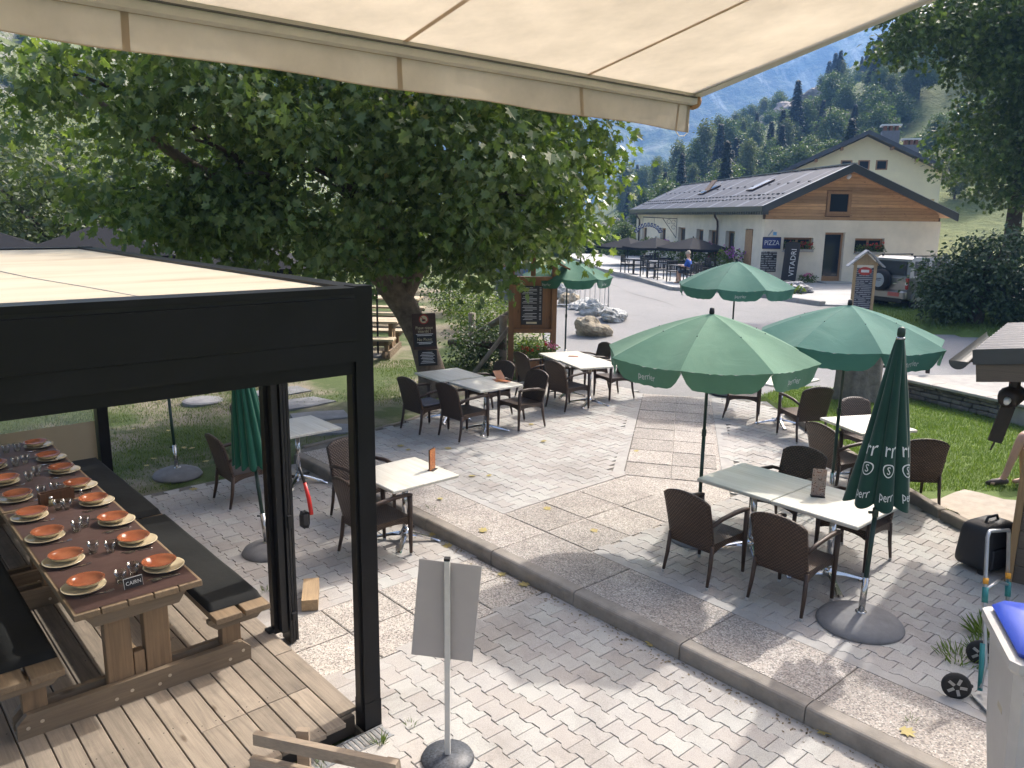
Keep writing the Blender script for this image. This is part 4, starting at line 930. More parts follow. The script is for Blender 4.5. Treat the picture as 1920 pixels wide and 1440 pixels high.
m_ink = mat('white_print', (0.62, 0.65, 0.63), 0.8, 0.05, 30)
def umb_stand(t, ht, base_r=0.29, sleeve=0.42, thin_from=1.15, lean=(0, 0)):
    MB().lathe([(base_r, 0.0), (base_r + 0.008, 0.015), (base_r, 0.032), (base_r * 0.93, 0.058), (base_r * 0.72, 0.088), (base_r * 0.4, 0.108), (0.05, 0.115), (0.001, 0.115)], 40).build('base', m_base, t, True)
    q = lambda z: (lean[0] * z, lean[1] * z, z)
    MB().tube([q(0.10), q(sleeve)], 0.026, 14).build('sleeve', m_sleeve, t, True)
    MB().lathe([(0.045, 0.11), (0.045, 0.122), (0.02, 0.124)], 14).build('flange', m_sleeve, t, True)
    MB().tube([q(0.2), q(thin_from)], 0.019, 12).build('pole', m_pole, t, True)
    MB().tube([q(thin_from), q(ht)], 0.0165, 12).build('upper_pole', m_pole, t, True)
    k = MB(); k.tube([Vector(q(thin_from)) + Vector((-0.055, 0, 0)), Vector(q(thin_from)) + Vector((0.02, 0, 0))], 0.012, 8); k.lathe([(0.024, -0.035), (0.024, 0.035)], 12, q(thin_from)); k.build('clamp', m_pole, t)
    MB().tube([Vector(q(sleeve - 0.03)) + Vector((-0.055, 0, 0)), Vector(q(sleeve - 0.03)) + Vector((0.01, 0, 0))], 0.009, 8).build('knob', m_anth2, t)
def open_umbrella(label, x, y, z, m, ht=2.40, Rr=1.02, drop=0.42, rot=0.0, npan=8, lean=(0, 0), letters=(), base_r=0.29, sag=0.06, flap=0.175):
    t = thing('parasol', label, 'umbrella', (x, y, z), rot, 'green open umbrellas on the terrace')
    top = Vector((lean[0] * ht, lean[1] * ht, ht))
    umb_stand(t, ht, base_r, lean=lean)
    MB().lathe([(0.022, -0.01), (0.026, 0.01), (0.022, 0.05), (0.012, 0.056), (0.001, 0.056)], 14, top).build('finial', m_anth2, t, True)
    def surf(phi, r_):          # rib line profile with sag between the ribs
        s = r_ / Rr; zz = -drop * (0.62 * s + 0.38 * s * s); return s, zz
    step = 2 * math.pi / npan
    for k in range(npan):
        p0 = k * step
        def P(u, v):
            s = 0.012 + 0.988 * v; phi = p0 + step * u; c = math.cos(step / 2) / math.cos(step * (u - 0.5))
            cc = 1 - (1 - c) * 1.0                            # straight chord between ribs
            r_ = Rr * s * cc * (1 - 0.035 * math.sin(math.pi * u) * s)
            zz = -drop * (0.62 * s + 0.38 * s * s) - sag * math.sin(math.pi * u) * s * (1 - 0.35 * s) + 0.006 * math.sin(u * 37 + k) * s * s * math.sin(math.pi * u)
            return top + Vector((r_ * math.cos(phi), r_ * math.sin(phi), zz))
        pan = MB().grid(P, 12, 14).build('canopy_panel', m, t, smooth=True)
        def Fl(u, v):
            e = min(1.0, 5.2 * min(u, 1 - u) + 0.10); e = e * (2 - e)
            b = P(u, 1.0); phi = p0 + step * u; inw = 0.02 * v + 0.03 * v * (1 - e)
            return b + Vector((-inw * math.cos(phi), -inw * math.sin(phi), -flap * v * e)) + Vector((math.cos(phi), math.sin(phi), 0)) * 0.008 * math.sin(u * 19 + k * 2.0) * v
        MB().grid(Fl, 16, 4).build('valance_flap', m, pan, smooth=True)
        if k in letters:
            ww = 2 * Rr * math.sin(step / 2)
            def lay_txt(xx, yy, sgn=1):
                u = 0.5 + xx / ww; v = 0.52 - yy / flap; phi = p0 + step * u
                return Fl(u, v) + Vector((math.cos(phi), math.sin(phi), 0)) * 0.006
            text_on('lettering', 'perrier', 0.088, m_ink, pan, lambda xx, yy: lay_txt(xx, yy), 0.85)
        a = p0; MB().tube([top + Vector((0, 0, -0.30)), top + Vector((0.5 * Rr * math.cos(a), 0.5 * Rr * math.sin(a), -drop * 0.40))], 0.006, 5).build('strut', m_pole, t)
        MB().tube([top + Vector((0.02 * math.cos(a), 0.02 * math.sin(a), -0.012))] + [top + Vector((Rr * s * math.cos(a), Rr * s * math.sin(a), -drop * (0.62 * s + 0.38 * s * s) - 0.010)) for s in (0.25, 0.5, 0.75, 0.985)], 0.005, 5).build('rib', m_pole, t)
    return t
open_umbrella('light green open umbrella beside the front right table pair', 1.95, 7.82, 0.13, m_green3, 2.36, 1.05, 0.40, R(-117), lean=(0.004, 0), letters=(7, 1), sag=0.05)
open_umbrella('green open umbrella on the right, behind the closed one and by the lawn', 3.72, 8.84, 0.13, m_green2, 2.36, 1.06, 0.37, R(-94), letters=(0,))
open_umbrella('green open umbrella standing where the slab path meets the road', 4.14, 15.0, 0.13, m_green2, 2.50, 1.10, 0.44, R(-122), letters=(0,), base_r=0.33)
open_umbrella('green open umbrella beside the wooden notice board, partly under maple leaves', 1.14, 17.1, 0.16, m_green, 2.36, 0.98, 0.36, R(-100), letters=(1, 7))
open_umbrella('umbrella on a green pole in the left lawn, canopy hidden above the pergola beam', -4.35, 9.97, 0.005, m_green, 2.36, 0.85, 0.34, R(10), lean=(-0.045, 0.03), base_r=0.30)
def closed_umbrella(label, x, y, z, m, ht, zlow, rlow, rot, lean, npleat=8, letters=True, base_r=0.31, tight=1.0):
    t = thing('closed_parasol', label, 'umbrella', (x, y, z), 0, 'closed green umbrellas')
    umb_stand(t, ht, base_r, lean=lean, thin_from=0.98); q = lambda zz: Vector((lean[0] * zz, lean[1] * zz, zz))
    MB().lathe([(0.024, -0.02), (0.030, 0.0), (0.028, 0.045), (0.018, 0.058), (0.001, 0.06)], 14, q(ht)).build('finial', m_pole, t, True)
    MB().lathe([(0.033, -0.035), (0.034, -0.022), (0.030, -0.018)], 14, q(ht)).build('collar', m_sleeve, t, True)
    def rad(phi, v):
        base = 0.030 + (rlow - 0.030) * (v ** 0.9); amp = 0.24 * min(1, v * 3 + 0.1)
        f = abs(math.sin(npleat * (phi - rot) / 2)) ** 0.7
        return base * (1 - amp + amp * 1.25 * f + 0.05 * math.sin(3 * phi + 5 * v))
    def S(u, v, off=0.0):
        phi = 2 * math.pi * u; r_ = rad(phi, v) + off; low = zlow + 0.045 * (1 - abs(math.sin(npleat * (phi - rot) / 2)))
        zz = ht - 0.03 - (ht - 0.03 - low) * v; c = q(zz); return c + Vector((r_ * math.cos(phi), r_ * math.sin(phi), 0))
    MB().grid(lambda u, v: S(u, v), 128, 30).build('folded_canopy', m, t, smooth=True)
    if letters:
        Hh = ht - 0.03 - zlow
        def lay_on(phc, v0):
            def fn(xx, yy):
                v = v0 - yy / Hh; phi = phc + xx / (0.03 + (rlow - 0.03) * v); p = S((phi / (2 * math.pi)) % 1.0, v, 0.006); return p
            return fn
        for dph in (-0.78, 0.0, 0.78):
            ph = rot + math.pi / npleat + round((-math.pi / 2 - 0.35 - rot) / (2 * math.pi / npleat)) * 2 * math.pi / npleat + dph
            text_on('lettering', 'perr', 0.10, m_ink, t, lay_on(ph, 0.91), 0.55)
            text_on('lettering', 'rr', 0.17, m_ink, t, lay_on(ph, 0.64), 0.6)
            ring = MB(); fn = lay_on(ph, 0.755); vs = []
            for k in range(28):
                a = 2 * math.pi * k / 28; vs += [fn(0.040 * math.cos(a), 0.052 * math.sin(a)), fn(0.033 * math.cos(a), 0.044 * math.sin(a))]
            ring.add(vs, [(2*k, 2*((k+1) % 28), 2*((k+1) % 28)+1, 2*k+1) for k in range(28)]); ring.build('emblem', m_ink, t)
            text_on('emblem', 'S', 0.085, m_ink, t, lay_on(ph, 0.755), 0.7)
    return t
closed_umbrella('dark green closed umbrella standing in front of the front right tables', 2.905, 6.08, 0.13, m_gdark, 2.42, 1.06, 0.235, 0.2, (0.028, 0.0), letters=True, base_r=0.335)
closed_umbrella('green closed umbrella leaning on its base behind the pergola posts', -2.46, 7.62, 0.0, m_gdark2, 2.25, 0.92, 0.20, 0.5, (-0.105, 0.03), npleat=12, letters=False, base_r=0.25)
# ---------------------------------------------------------------- menus on tables
m_menu = print_lines('menu_print', (0.035, 0.022, 0.018), (0.42, 0.36, 0.32), 26, 'Z', 3.0, 0.42, (0.16, 0.07, 0.04)); m_menu2 = print_lines('menu_print_orange', (0.42, 0.12, 0.03), (0.10, 0.05, 0.03), 14, 'Z', 3.0, 0.5, (0.50, 0.20, 0.06))
mc = thing('menu_card', 'upright dark menu card on the front right table', 'menu', (*gnd(1533, 930, 0.885)[:2], 0.881), R(-12))
MB().cbox((0, 0, 0.135), (0.125, 0.006, 0.26)).build('card', m_menu, mc); MB().cbox((0, 0, 0.004), (0.125, 0.07, 0.008)).build('foot', m_anth2, mc)
mc = thing('menu_card', 'narrow orange and black menu card on the kerb table', 'menu', (*gnd(811, 880, 0.755)[:2], 0.7505), R(68))
MB().cbox((0, 0, 0.115), (0.115, 0.005, 0.22)).build('card', m_menu2, mc); MB().cbox((0, 0, 0.004), (0.10, 0.07, 0.008)).build('foot', m_anth2, mc); MB().cbox((0, 0.012, 0.115), (0.115, 0.005, 0.23)).build('holder', m_anth2, mc)
p = gnd(938, 713, 0.885)
for k in range(3):
    o = MB().cbox((0, 0, 0.004), (0.11, 0.21, 0.003)).build('leaflet', m_menu2); o.location = (p.x + 0.05 * k - 0.04, p.y - 0.04 * k, 0.8835 + 0.0045 * k); o.rotation_euler = (0, 0, R(20 + 9 * k)); tag(o, 'orange printed leaflet fanned on the maple table, %s layer' % ['lowest', 'middle', 'topmost'][k], 'leaflet', 'leaflets on the maple table')
o = MB().cbox((0, 0, 0.0), (0.15, 0.004, 0.20)).build('menu_folder', mat('menu_folder_brown', (0.28, 0.11, 0.05), 0.6)); o.location = (p.x - 0.02, p.y + 0.10, 0.945); o.rotation_euler = (R(-52), 0, R(30)); tag(o, 'brown menu folder propped against the leaflets on the maple table', 'menu')
p = gnd(1075, 668, 0.885); o = MB().cbox((0, 0, 0.004), (0.10, 0.18, 0.004)).build('leaflet', mat('leaflet_red', (0.40, 0.14, 0.08), 0.5)); o.location = (p.x, p.y, 0.883); o.rotation_euler = (0, 0, R(75)); tag(o, 'reddish leaflet lying on the notice board tables', 'leaflet')
# ================================================================ trees and plants
m_bark = mat('bark_grey_brown', (0.175, 0.135, 0.10), 0.9, 0.45, 9, 0.9, 22, dist=0.03)
m_bark_d = mat('bark_dark', (0.07, 0.055, 0.042), 0.9, 0.4, 6, 0.8, 20, dist=0.03)
def rand_dirs(n, g):
    v = g.normal(size=(n, 3)); return unit(v)
def blob_points(blobs, n, g, shell=0.45):
    """points spread through a union of ellipsoids, denser towards the outside"""
    vol = np.array([b[3] * b[4] * b[5] for b in blobs]) ** 0.8; pick = g.choice(len(blobs), n, p=vol / vol.sum())
    d = rand_dirs(n, g); r_ = (g.random(n) ** shell); B_ = np.array(blobs)
    return B_[pick, :3] + d * r_[:, None] * B_[pick, 3:6], d
def branch_tubes(mb, root, tips, r0, g, nseg=5, wig=0.12):
    for tp in tips:
        root_ = Vector(root); tp_ = Vector(tp); ln = (tp_ - root_).length
        pts = []
        for k in range(nseg + 1):
            s = k / nseg; p = root_.lerp(tp_, s) + Vector((0, 0, 0.18 * ln * math.sin(math.pi * s) * 0.6))
            if 0 < k < nseg: p += Vector(tuple(g.normal(size=3))) * wig * ln * 0.12
            pts.append(p)
        mb.tube(pts, [r0 * (1 - 0.86 * k / nseg) for k in range(nseg + 1)], 6)
def leaf_cloud(centres, per, spread, size, g, droop=0.5, up=0.55):
    n = len(centres) * per; C = np.repeat(centres, per, axis=0)
    off = g.normal(size=(n, 3)) * spread * np.array([1, 1, 0.7]); P = C + off
    T = rand_dirs(n, g) * np.array([1, 1, 0.45]) + off / max(spread, 1e-6) * 0.35; T[:, 2] -= droop
    Nn = rand_dirs(n, g) * (1 - up) + np.array([0, 0, up]); S = size * g.uniform(0.6, 1.15, n)
    return P, T, Nn, S
LM = [(0.0, (0.036, 0.066, 0.024)), (0.28, (0.068, 0.115, 0.040)), (0.58, (0.115, 0.165, 0.058)), (0.84, (0.165, 0.21, 0.078)), (0.90, (0.34, 0.28, 0.09))]
m_maple = leafmat('maple_leaves', LM, 0.40, 0.42, nscale=1.1)
# ---- the big maple
g = np.random.default_rng(21)
mp = thing('maple_tree', 'large maple with dense dark green crown behind the pergola, signs on its trunk', 'tree', (-1.43, 14.5, 0.10))
mo = Vector((-1.43, 14.5, 0.10)); tk = MB()
tk.tube([Vector(q) for q in ((0.02, 0, -0.15), (0.0, 0, 0.05), (-0.06, 0, 0.45), (-0.22, 0, 1.0), (-0.50, -0.05, 1.6), (-0.78, -0.12, 2.05), (-0.95, -0.2, 2.7), (-0.85, -0.2, 3.8), (-0.7, -0.3, 5.4))], [0.40, 0.31, 0.255, 0.235, 0.235, 0.25, 0.20, 0.16, 0.09], 14)
tk.tube([Vector(q) for q in ((-0.60, -0.05, 1.75), (-0.30, 0.0, 2.35), (0.15, -0.2, 3.0), (0.6, -0.6, 3.9), (1.4, -0.8, 4.9))], [0.19, 0.16, 0.13, 0.10, 0.05], 10)
tk.tube([Vector(q) for q in ((-0.72, -0.1, 1.95), (-1.2, -0.4, 2.5), (-2.1, -1.2, 3.2), (-3.3, -2.2, 3.9), (-4.6, -2.8, 4.9))], [0.19, 0.16, 0.12, 0.09, 0.04], 10)
trunk = tk.build('trunk', m_bark, mp, smooth=True)
br = MB(); tipsets = [((-0.9, -0.2, 2.9), [(-3, 1, 4.2), (-1.8, -2.6, 4.0), (0.2, 2.6, 4.6), (-2.6, -1.6, 5.4), (-1, 2, 6), (-3.6, 0.2, 5.4)]), ((0.2, -0.2, 3.1), [(2.2, -0.6, 3.5), (1.6, -1.8, 3.6), (1.9, 0.4, 3.0), (0.8, -2.4, 4.0), (2.6, 0.2, 5.6)]), ((-2.1, -1.2, 3.2), [(-3.2, -3.0, 4.3), (-4.6, -2.0, 3.6), (-2.2, -3.4, 3.8), (-5.0, -3.2, 5.2), (-3.4, -1.0, 3.0)]), ((-0.8, -0.2, 4.2), [(-2.2, -1.2, 6.6), (1.2, -0.8, 6.6), (0.2, 1.8, 7.2)])]
for root, tips in tipsets: branch_tubes(br, root, tips, 0.085, g)
br.build('branches', m_bark_d, mp, smooth=True)
MBL = [(-2.0, 14.2, 5.6, 3.6, 3.6, 3.0), (-4.4, 12.2, 4.75, 2.3, 2.0, 1.65), (-0.35, 12.9, 4.15, 1.75, 1.9, 1.6), (0.15, 14.6, 3.6, 1.35, 1.5, 1.15), (-2.3, 11.5, 4.25, 1.9, 1.4, 1.55), (-5.5, 11.5, 5.0, 1.2, 1.1, 0.8), (0.85, 13.7, 4.5, 0.95, 1.1, 0.95), (2.0, 14.6, 7.7, 2.0, 2.2, 1.5), (-0.9, 11.7, 4.9, 1.6, 1.3, 1.3), (-5.3, 13.0, 3.9, 1.8, 1.6, 1.0), (0.2, 15.3, 3.1, 0.85, 0.9, 0.8), (-4.2, 13.6, 3.3, 1.5, 1.3, 0.8), (-2.7, 13.0, 2.95, 1.5, 0.9, 0.7), (-0.9, 12.9, 2.95, 1.3, 0.9, 0.65), (-4.0, 12.5, 3.15, 1.6, 1.1, 0.65), (-5.7, 12.7, 3.45, 1.3, 1.1, 0.6), (-1.8, 12.2, 3.4, 1.6, 0.8, 0.7), (-2.3, 13.3, 2.8, 0.9, 0.4, 0.45)]
bough, _ = blob_points(MBL, 330, g, 0.34); cen = np.repeat(bough, 6, axis=0) + g.normal(size=(330 * 6, 3)) * np.array([0.30, 0.30, 0.17])
lowk = g.random(len(cen)) < 0.10; cen[lowk, 2] -= g.uniform(0.1, 0.55, lowk.sum())
keep = (cen[:, 2] > 2.22 + 0.60 * (cen[:, 1] < 11.6)) & ~((np.abs(cen[:, 0] + 2.1) < 0.55) & (cen[:, 2] < 2.32) & (cen[:, 1] > 11) & (cen[:, 1] < 14.6))
cen = cen[keep]
Pm, Tm, Nm, Sm = leaf_cloud(cen, 21, 0.20, 0.160, g, 0.75, 0.5); Sm = Sm * g.uniform(0.65, 1.2, len(Sm))
# keep clear of the pergola roof
ka = (Pm[:, 0] + 0.11) * AY.x + (Pm[:, 1] - 7.5) * AY.y; kbv = (Pm[:, 0] + 0.11) * BX.x + (Pm[:, 1] - 7.5) * BX.y
ok = ~((kbv < -2.2) & (ka < 4.9) & (Pm[:, 2] < 3.15)) & (Pm[:, 2] > 2.05)
Pm, Tm, Nm, Sm = Pm[ok], Tm[ok], Nm[ok], Sm[ok]
crown_o = mo
order = np.argsort(np.linalg.norm(Pm - np.array([0, 0, 3.4]), axis=1))
px_x = Pm[order, 0] / Pm[order, 1]; px_z = (Pm[order, 2] - 3.4) / Pm[order, 1]
vis_ = order[(px_x > -0.62) & (px_z < 0.15) & (px_z > -0.06)][:300]
rest_ = np.setdiff1d(np.arange(len(Pm)), vis_)
cr = link('crown', leaf_mesh('crown', Pm[rest_] - np.array(mo), Tm[rest_], Nm[rest_], Sm[rest_], MAPLE), m_maple, mp); cr['kind'] = 'stuff'
one = leaf_mesh('leaf', np.zeros((1, 3)), np.array([[0, 1.0, 0]]), np.array([[0, 0, 1.0]]), np.ones(1), MAPLE); one.materials.append(leafmat('maple_leaf_front', [(0.0, (0.045, 0.080, 0.030)), (0.3, (0.078, 0.125, 0.044)), (0.7, (0.115, 0.160, 0.055))], 0.36, 0.3, nscale=3.0))
for i in vis_:
    T = Vector(Tm[i]).normalized(); X = T.cross(Vector(Nm[i])).normalized(); Z = X.cross(T); s = float(Sm[i])
    o = bpy.data.objects.new('leaf', one); COL.objects.link(o); o.parent = mp
    o.matrix_local = Matrix(((X.x * s, T.x * s, Z.x * s, Pm[i][0] - mo.x), (X.y * s, T.y * s, Z.y * s, Pm[i][1] - mo.y), (X.z * s, T.z * s, Z.z * s, Pm[i][2] - mo.z), (0, 0, 0, 1)))
# notices fixed to the trunk
m_sgn = wood('sign_plank_print', (0.070, 0.034, 0.022), 0, 0.55, 0.5, 1.2, 0.1, (0.02, 0.015, 0.012), 0.5); m_sgn2 = mat('sign_dark_print', (0.022, 0.020, 0.022), 0.5, 0.3, 12)
m_yel = mat('sign_lettering_cream', (0.62, 0.55, 0.36), 0.6); m_wht = mat('sign_lettering_white', (0.68, 0.68, 0.68), 0.6); m_red = mat('sign_red', (0.42, 0.04, 0.03), 0.5)
sg = thing('notice_sign', 'tall brown no picnic notice fixed to the maple trunk', 'sign', (-1.50, 14.06, 0.0), R(2)); sg.rotation_euler = (R(-3), R(-3), R(2))
MB().cbox((0, 0, 1.36), (0.42, 0.02, 0.64), 0.004).build('board', m_sgn, sg); MB().cbox((0, -0.0125, 1.20), (0.38, 0.004, 0.22)).build('dark_panel', m_sgn2, sg)
MB().add([(0.085 * math.cos(a), -0.0135, 1.575 + 0.085 * math.sin(a)) for a in np.linspace(0, 2 * math.pi, 25)[:-1]] + [(0.068 * math.cos(a), -0.0135, 1.575 + 0.068 * math.sin(a)) for a in np.linspace(0, 2 * math.pi, 25)[:-1]], [(i, (i+1) % 24, 24 + (i+1) % 24, 24 + i) for i in range(24)]).build('red_ring', m_red, sg)
MB().add([(0.066 * math.cos(a), -0.0125, 1.575 + 0.066 * math.sin(a)) for a in np.linspace(0, 2 * math.pi, 25)[:-1]], [tuple(range(24))]).build('disc', m_yel, sg)
MB().bar((-0.05, -0.0145, 1.62), (0.05, -0.0145, 1.53), 0.012, 0.002, (0, 1, 0)).build('red_bar', m_red, sg); MB().cbox((0.0, -0.0135, 1.56), (0.06, 0.002, 0.04), 0.0005).build('basket_symbol', m_sgn2, sg)
for s_, z_, h_, m_ in (('Pique nique', 1.425, 0.075, m_yel), ('interdit !', 1.362, 0.075, m_yel), ('No Picnic', 1.215, 0.078, m_yel)):
    text_on('lettering', s_, h_, m_, sg, lambda x, y, z_=z_: (x, -0.0155, z_ + y), 0.88)
for z_, w_ in ((1.312, 0.30), (1.288, 0.26), (1.165, 0.28), (1.140, 0.22)): MB().cbox((0, -0.0155, z_), (w_, 0.002, 0.012)).build('printed_line', m_wht, sg)
sg = thing('notice_sign', 'smaller black notice with white lines fixed below on the maple trunk', 'sign', (-1.47, 14.10, 0.0), R(3)); sg.rotation_euler = (R(-2), R(-3), R(3))
MB().cbox((0, 0, 0.88), (0.34, 0.018, 0.28), 0.003).build('board', m_sgn2, sg)
for k in range(8): MB().cbox((0.0, -0.0105, 0.98 - k * 0.027), (0.18 + 0.10 * ((k * 37) % 5) / 5, 0.002, 0.009)).build('printed_line', m_wht, sg)
# ---- generic broadleaf / conifer kinds for the distance
def gen_tree(name, label, cat, loc, blobs, ntw, per, spread, size, lm, bm_, trunk_h, trunk_r, seed, group=None, shape=LEAF, droop=0.3, up=0.5, branches=True, shell=0.42):
    g = np.random.default_rng(seed); t = thing(name, label, cat, loc, 0, group); tk = MB()
    tk.tube([(0, 0, -0.2), (0.05, 0, trunk_h * 0.4), (0.0, 0.05, trunk_h), (0.05, 0, trunk_h * 1.35)], [trunk_r * 1.15, trunk_r, trunk_r * 0.7, trunk_r * 0.2], 8)
    if branches:
        tips, _ = blob_points(blobs, 10, g, 0.6); branch_tubes(tk, (0, 0, trunk_h * 0.75), [tuple(q) for q in tips], trunk_r * 0.4, g)
    tk.build('trunk', bm_, t, smooth=True)
    cen, _ = blob_points(blobs, ntw, g, shell); P_, T_, N_, S_ = leaf_cloud(cen, per, spread, size, g, droop, up)
    k = P_[:, 2] > 0.02; c = link('crown', leaf_mesh('crown', P_[k], T_[k], N_[k], S_[k], shape), lm, t); c['kind'] = 'stuff'
    return t
LR = [(0.0, (0.022, 0.042, 0.014)), (0.35, (0.045, 0.078, 0.022)), (0.65, (0.080, 0.125, 0.034)), (0.9, (0.13, 0.18, 0.05))]
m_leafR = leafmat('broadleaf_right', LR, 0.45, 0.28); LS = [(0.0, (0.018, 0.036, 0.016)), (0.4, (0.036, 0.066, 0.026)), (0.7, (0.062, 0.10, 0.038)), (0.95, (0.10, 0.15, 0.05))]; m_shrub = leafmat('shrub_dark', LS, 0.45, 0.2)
def rel(blobs, o): return [(b[0] - o[0], b[1] - o[1], b[2] - o[2], *b[3:]) for b in blobs]
K_ = 1.36; to = (13.6 * K_, 22.3 * K_, 0.6)
RT = [(13.6, 22.0, 5.5, 2.5, 2.4, 1.75), (14.2, 21.5, 4.4, 1.9, 2.0, 0.8), (15.5, 22, 8.8, 4.2, 3.6, 2.8), (11.9, 20.6, 8.5, 2.6, 2.0, 1.0), (9.9, 20.2, 7.9, 1.7, 1.3, 0.75), (11.4, 20.5, 7.1, 1.3, 1.2, 0.55), (13.6, 20.6, 7.6, 2.0, 1.6, 1.0), (9.0, 20.0, 7.5, 0.8, 0.8, 0.5), (13.9, 21.0, 6.6, 1.6, 1.6, 0.9)]
gen_tree('broadleaf_tree', 'tall broadleaf tree at the right edge, its boughs hanging over the house gable', 'tree', to,
    [(x * K_ - to[0], y * K_ - to[1], 3.4 + (z - 3.4) * K_ - to[2], a * K_, b_ * K_, c_ * K_) for x, y, z, a, b_, c_ in RT], 3000, 16, 0.26, 0.19, m_leafR, m_bark_d, 4.6, 0.30, 31, shape=MAPLE, droop=0.6)
so = (12.9, 22.3, 0.70)
gen_tree('elder_shrub', 'dense dark green shrub growing beside the grey car on the grass verge', 'shrub', so,
    rel([(12.6, 22.4, 1.65, 1.15, 1.1, 1.0), (13.9, 22.2, 2.0, 1.6, 1.3, 1.25), (12.0, 22.6, 1.8, 0.75, 0.8, 0.75), (12.0, 22.2, 1.1, 0.7, 0.8, 0.5), (12.7, 22.3, 2.55, 0.8, 0.8, 0.55), (14.4, 21.8, 1.2, 1.6, 1.0, 0.6)], so), 700, 16, 0.15, 0.15, m_shrub, m_bark_d, 1.2, 0.2, 33, droop=0.5)
# ---- trees at the left, beyond the lawn
LA = [(0.0, (0.032, 0.050, 0.020)), (0.4, (0.060, 0.088, 0.036)), (0.7, (0.105, 0.140, 0.060)), (0.95, (0.18, 0.21, 0.10))]; m_alder = leafmat('alder_leaves', LA, 0.5, 0.25)
for k, (x, y, hh, rr_, lb) in enumerate(((-12.5, 22.5, 6.2, 2.7, 'bushy grey green tree at far left, nearest to the pergola roof'), (-17.0, 26, 7.4, 3.2, 'bushy grey green tree at the far left picture edge'), (-8.8, 25.5, 5.8, 2.5, 'bushy grey green tree behind the maple, left of its trunk'), (-19.5, 33, 10.0, 4.0, 'tall pale green tree at far left against the hillside'), (-4.8, 29.5, 5.6, 2.6, 'bushy green tree far behind the maple crown'), (-13.0, 34, 8.2, 3.4, 'pale bushy tree behind the left row of trees'))):
    z0 = terrain_z(x, y)
    gen_tree('alder_tree', lb, 'tree', (x, y, z0), [(0, 0, hh * 0.55, rr_, rr_, hh * 0.42), (rr_ * 0.5, -0.6, hh * 0.38, rr_ * 0.8, rr_ * 0.8, hh * 0.3), (-rr_ * 0.5, -0.4, hh * 0.4, rr_ * 0.8, rr_ * 0.8, hh * 0.3), (0.3, -0.8, hh * 0.22, rr_ * 0.8, rr_ * 0.7, hh * 0.18)], 520, 16, 0.26, 0.20, m_alder, m_bark_d, hh * 0.35, 0.18, 41 + k, 'bushy trees left of the terrace')
# ---- hedge bushes by the notice board and along the lawn
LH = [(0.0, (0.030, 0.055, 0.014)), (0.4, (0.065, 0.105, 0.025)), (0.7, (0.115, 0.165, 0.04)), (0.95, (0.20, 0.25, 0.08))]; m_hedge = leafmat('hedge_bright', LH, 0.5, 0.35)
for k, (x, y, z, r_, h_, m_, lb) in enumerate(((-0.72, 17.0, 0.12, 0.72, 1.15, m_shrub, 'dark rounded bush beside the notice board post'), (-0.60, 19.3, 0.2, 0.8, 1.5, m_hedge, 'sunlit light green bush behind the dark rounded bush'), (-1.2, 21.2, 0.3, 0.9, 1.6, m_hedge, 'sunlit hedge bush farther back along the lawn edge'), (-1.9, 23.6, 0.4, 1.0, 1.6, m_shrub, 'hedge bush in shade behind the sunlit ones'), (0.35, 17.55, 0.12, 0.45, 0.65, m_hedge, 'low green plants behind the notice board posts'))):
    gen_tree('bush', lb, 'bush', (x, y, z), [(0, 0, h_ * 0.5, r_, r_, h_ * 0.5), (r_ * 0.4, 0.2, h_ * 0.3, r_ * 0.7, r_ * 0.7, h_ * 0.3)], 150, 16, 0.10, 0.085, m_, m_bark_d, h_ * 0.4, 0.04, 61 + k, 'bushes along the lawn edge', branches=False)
# ---- grass blades
def blades(name, label, fn_ok, zfn, x0, x1, y0, y1, n, hgt, lm, seed):
    g = np.random.default_rng(seed); xy = np.column_stack([g.uniform(x0, x1, n), g.uniform(y0, y1, n)])
    ok = np.array([fn_ok(x, y) for x, y in xy]); xy = xy[ok]; n = len(xy); z = np.array([zfn(x, y) for x, y in xy])
    base = np.column_stack([xy, z - 0.005]); a = g.uniform(0, 2 * math.pi, n); h = hgt * g.uniform(0.5, 1.3, n); w_ = 0.0045 * g.uniform(0.7, 1.5, n)
    d = np.column_stack([np.cos(a), np.sin(a), np.zeros(n)]); ld = np.column_stack([np.cos(a + 1.3), np.sin(a + 1.3), np.zeros(n)]) * (h * g.uniform(0.2, 0.9, n))[:, None]
    V = np.stack([base - d * w_[:, None], base + d * w_[:, None], base + ld + np.column_stack([np.zeros(n), np.zeros(n), h])], 1)
    me = np_mesh(name, V.reshape(-1, 3), [np.arange(3 * n).reshape(-1, 3)]); return tag(link(name, me, lm), label, 'grass', kind='stuff')
m_gr1 = leafmat('grass_blades', [(0.0, (0.055, 0.098, 0.016)), (0.5, (0.092, 0.145, 0.026)), (0.9, (0.15, 0.20, 0.045))], 0.6, 0.25, nscale=1.5)
m_gr2 = leafmat('grass_blades_fresh', [(0.0, (0.065, 0.115, 0.018)), (0.5, (0.11, 0.175, 0.030)), (0.9, (0.18, 0.24, 0.06))], 0.6, 0.3, nscale=1.5)
def left_grass_ok(x, y):
    if in_lower(x, y) or in_upper(x, y) or x > road_left(max(13.6, y)) - 0.1: return False
    dens = mfn(x, y, 0.45, 9.0) + 0.30 * sstep(13.2, 11.0, y) - 0.35 * sstep(2.6, 0.8, math.hypot(x + 1.9, y - 13.6)); return dens > -0.06 + random.uniform(-0.2, 0.2)
blades('lawn_grass', 'short patchy grass of the left lawn under the maple', left_grass_ok, lawn_left_z, -8.5, 0.6, 8.2, 17.5, 130000, 0.045, m_gr1, 3)
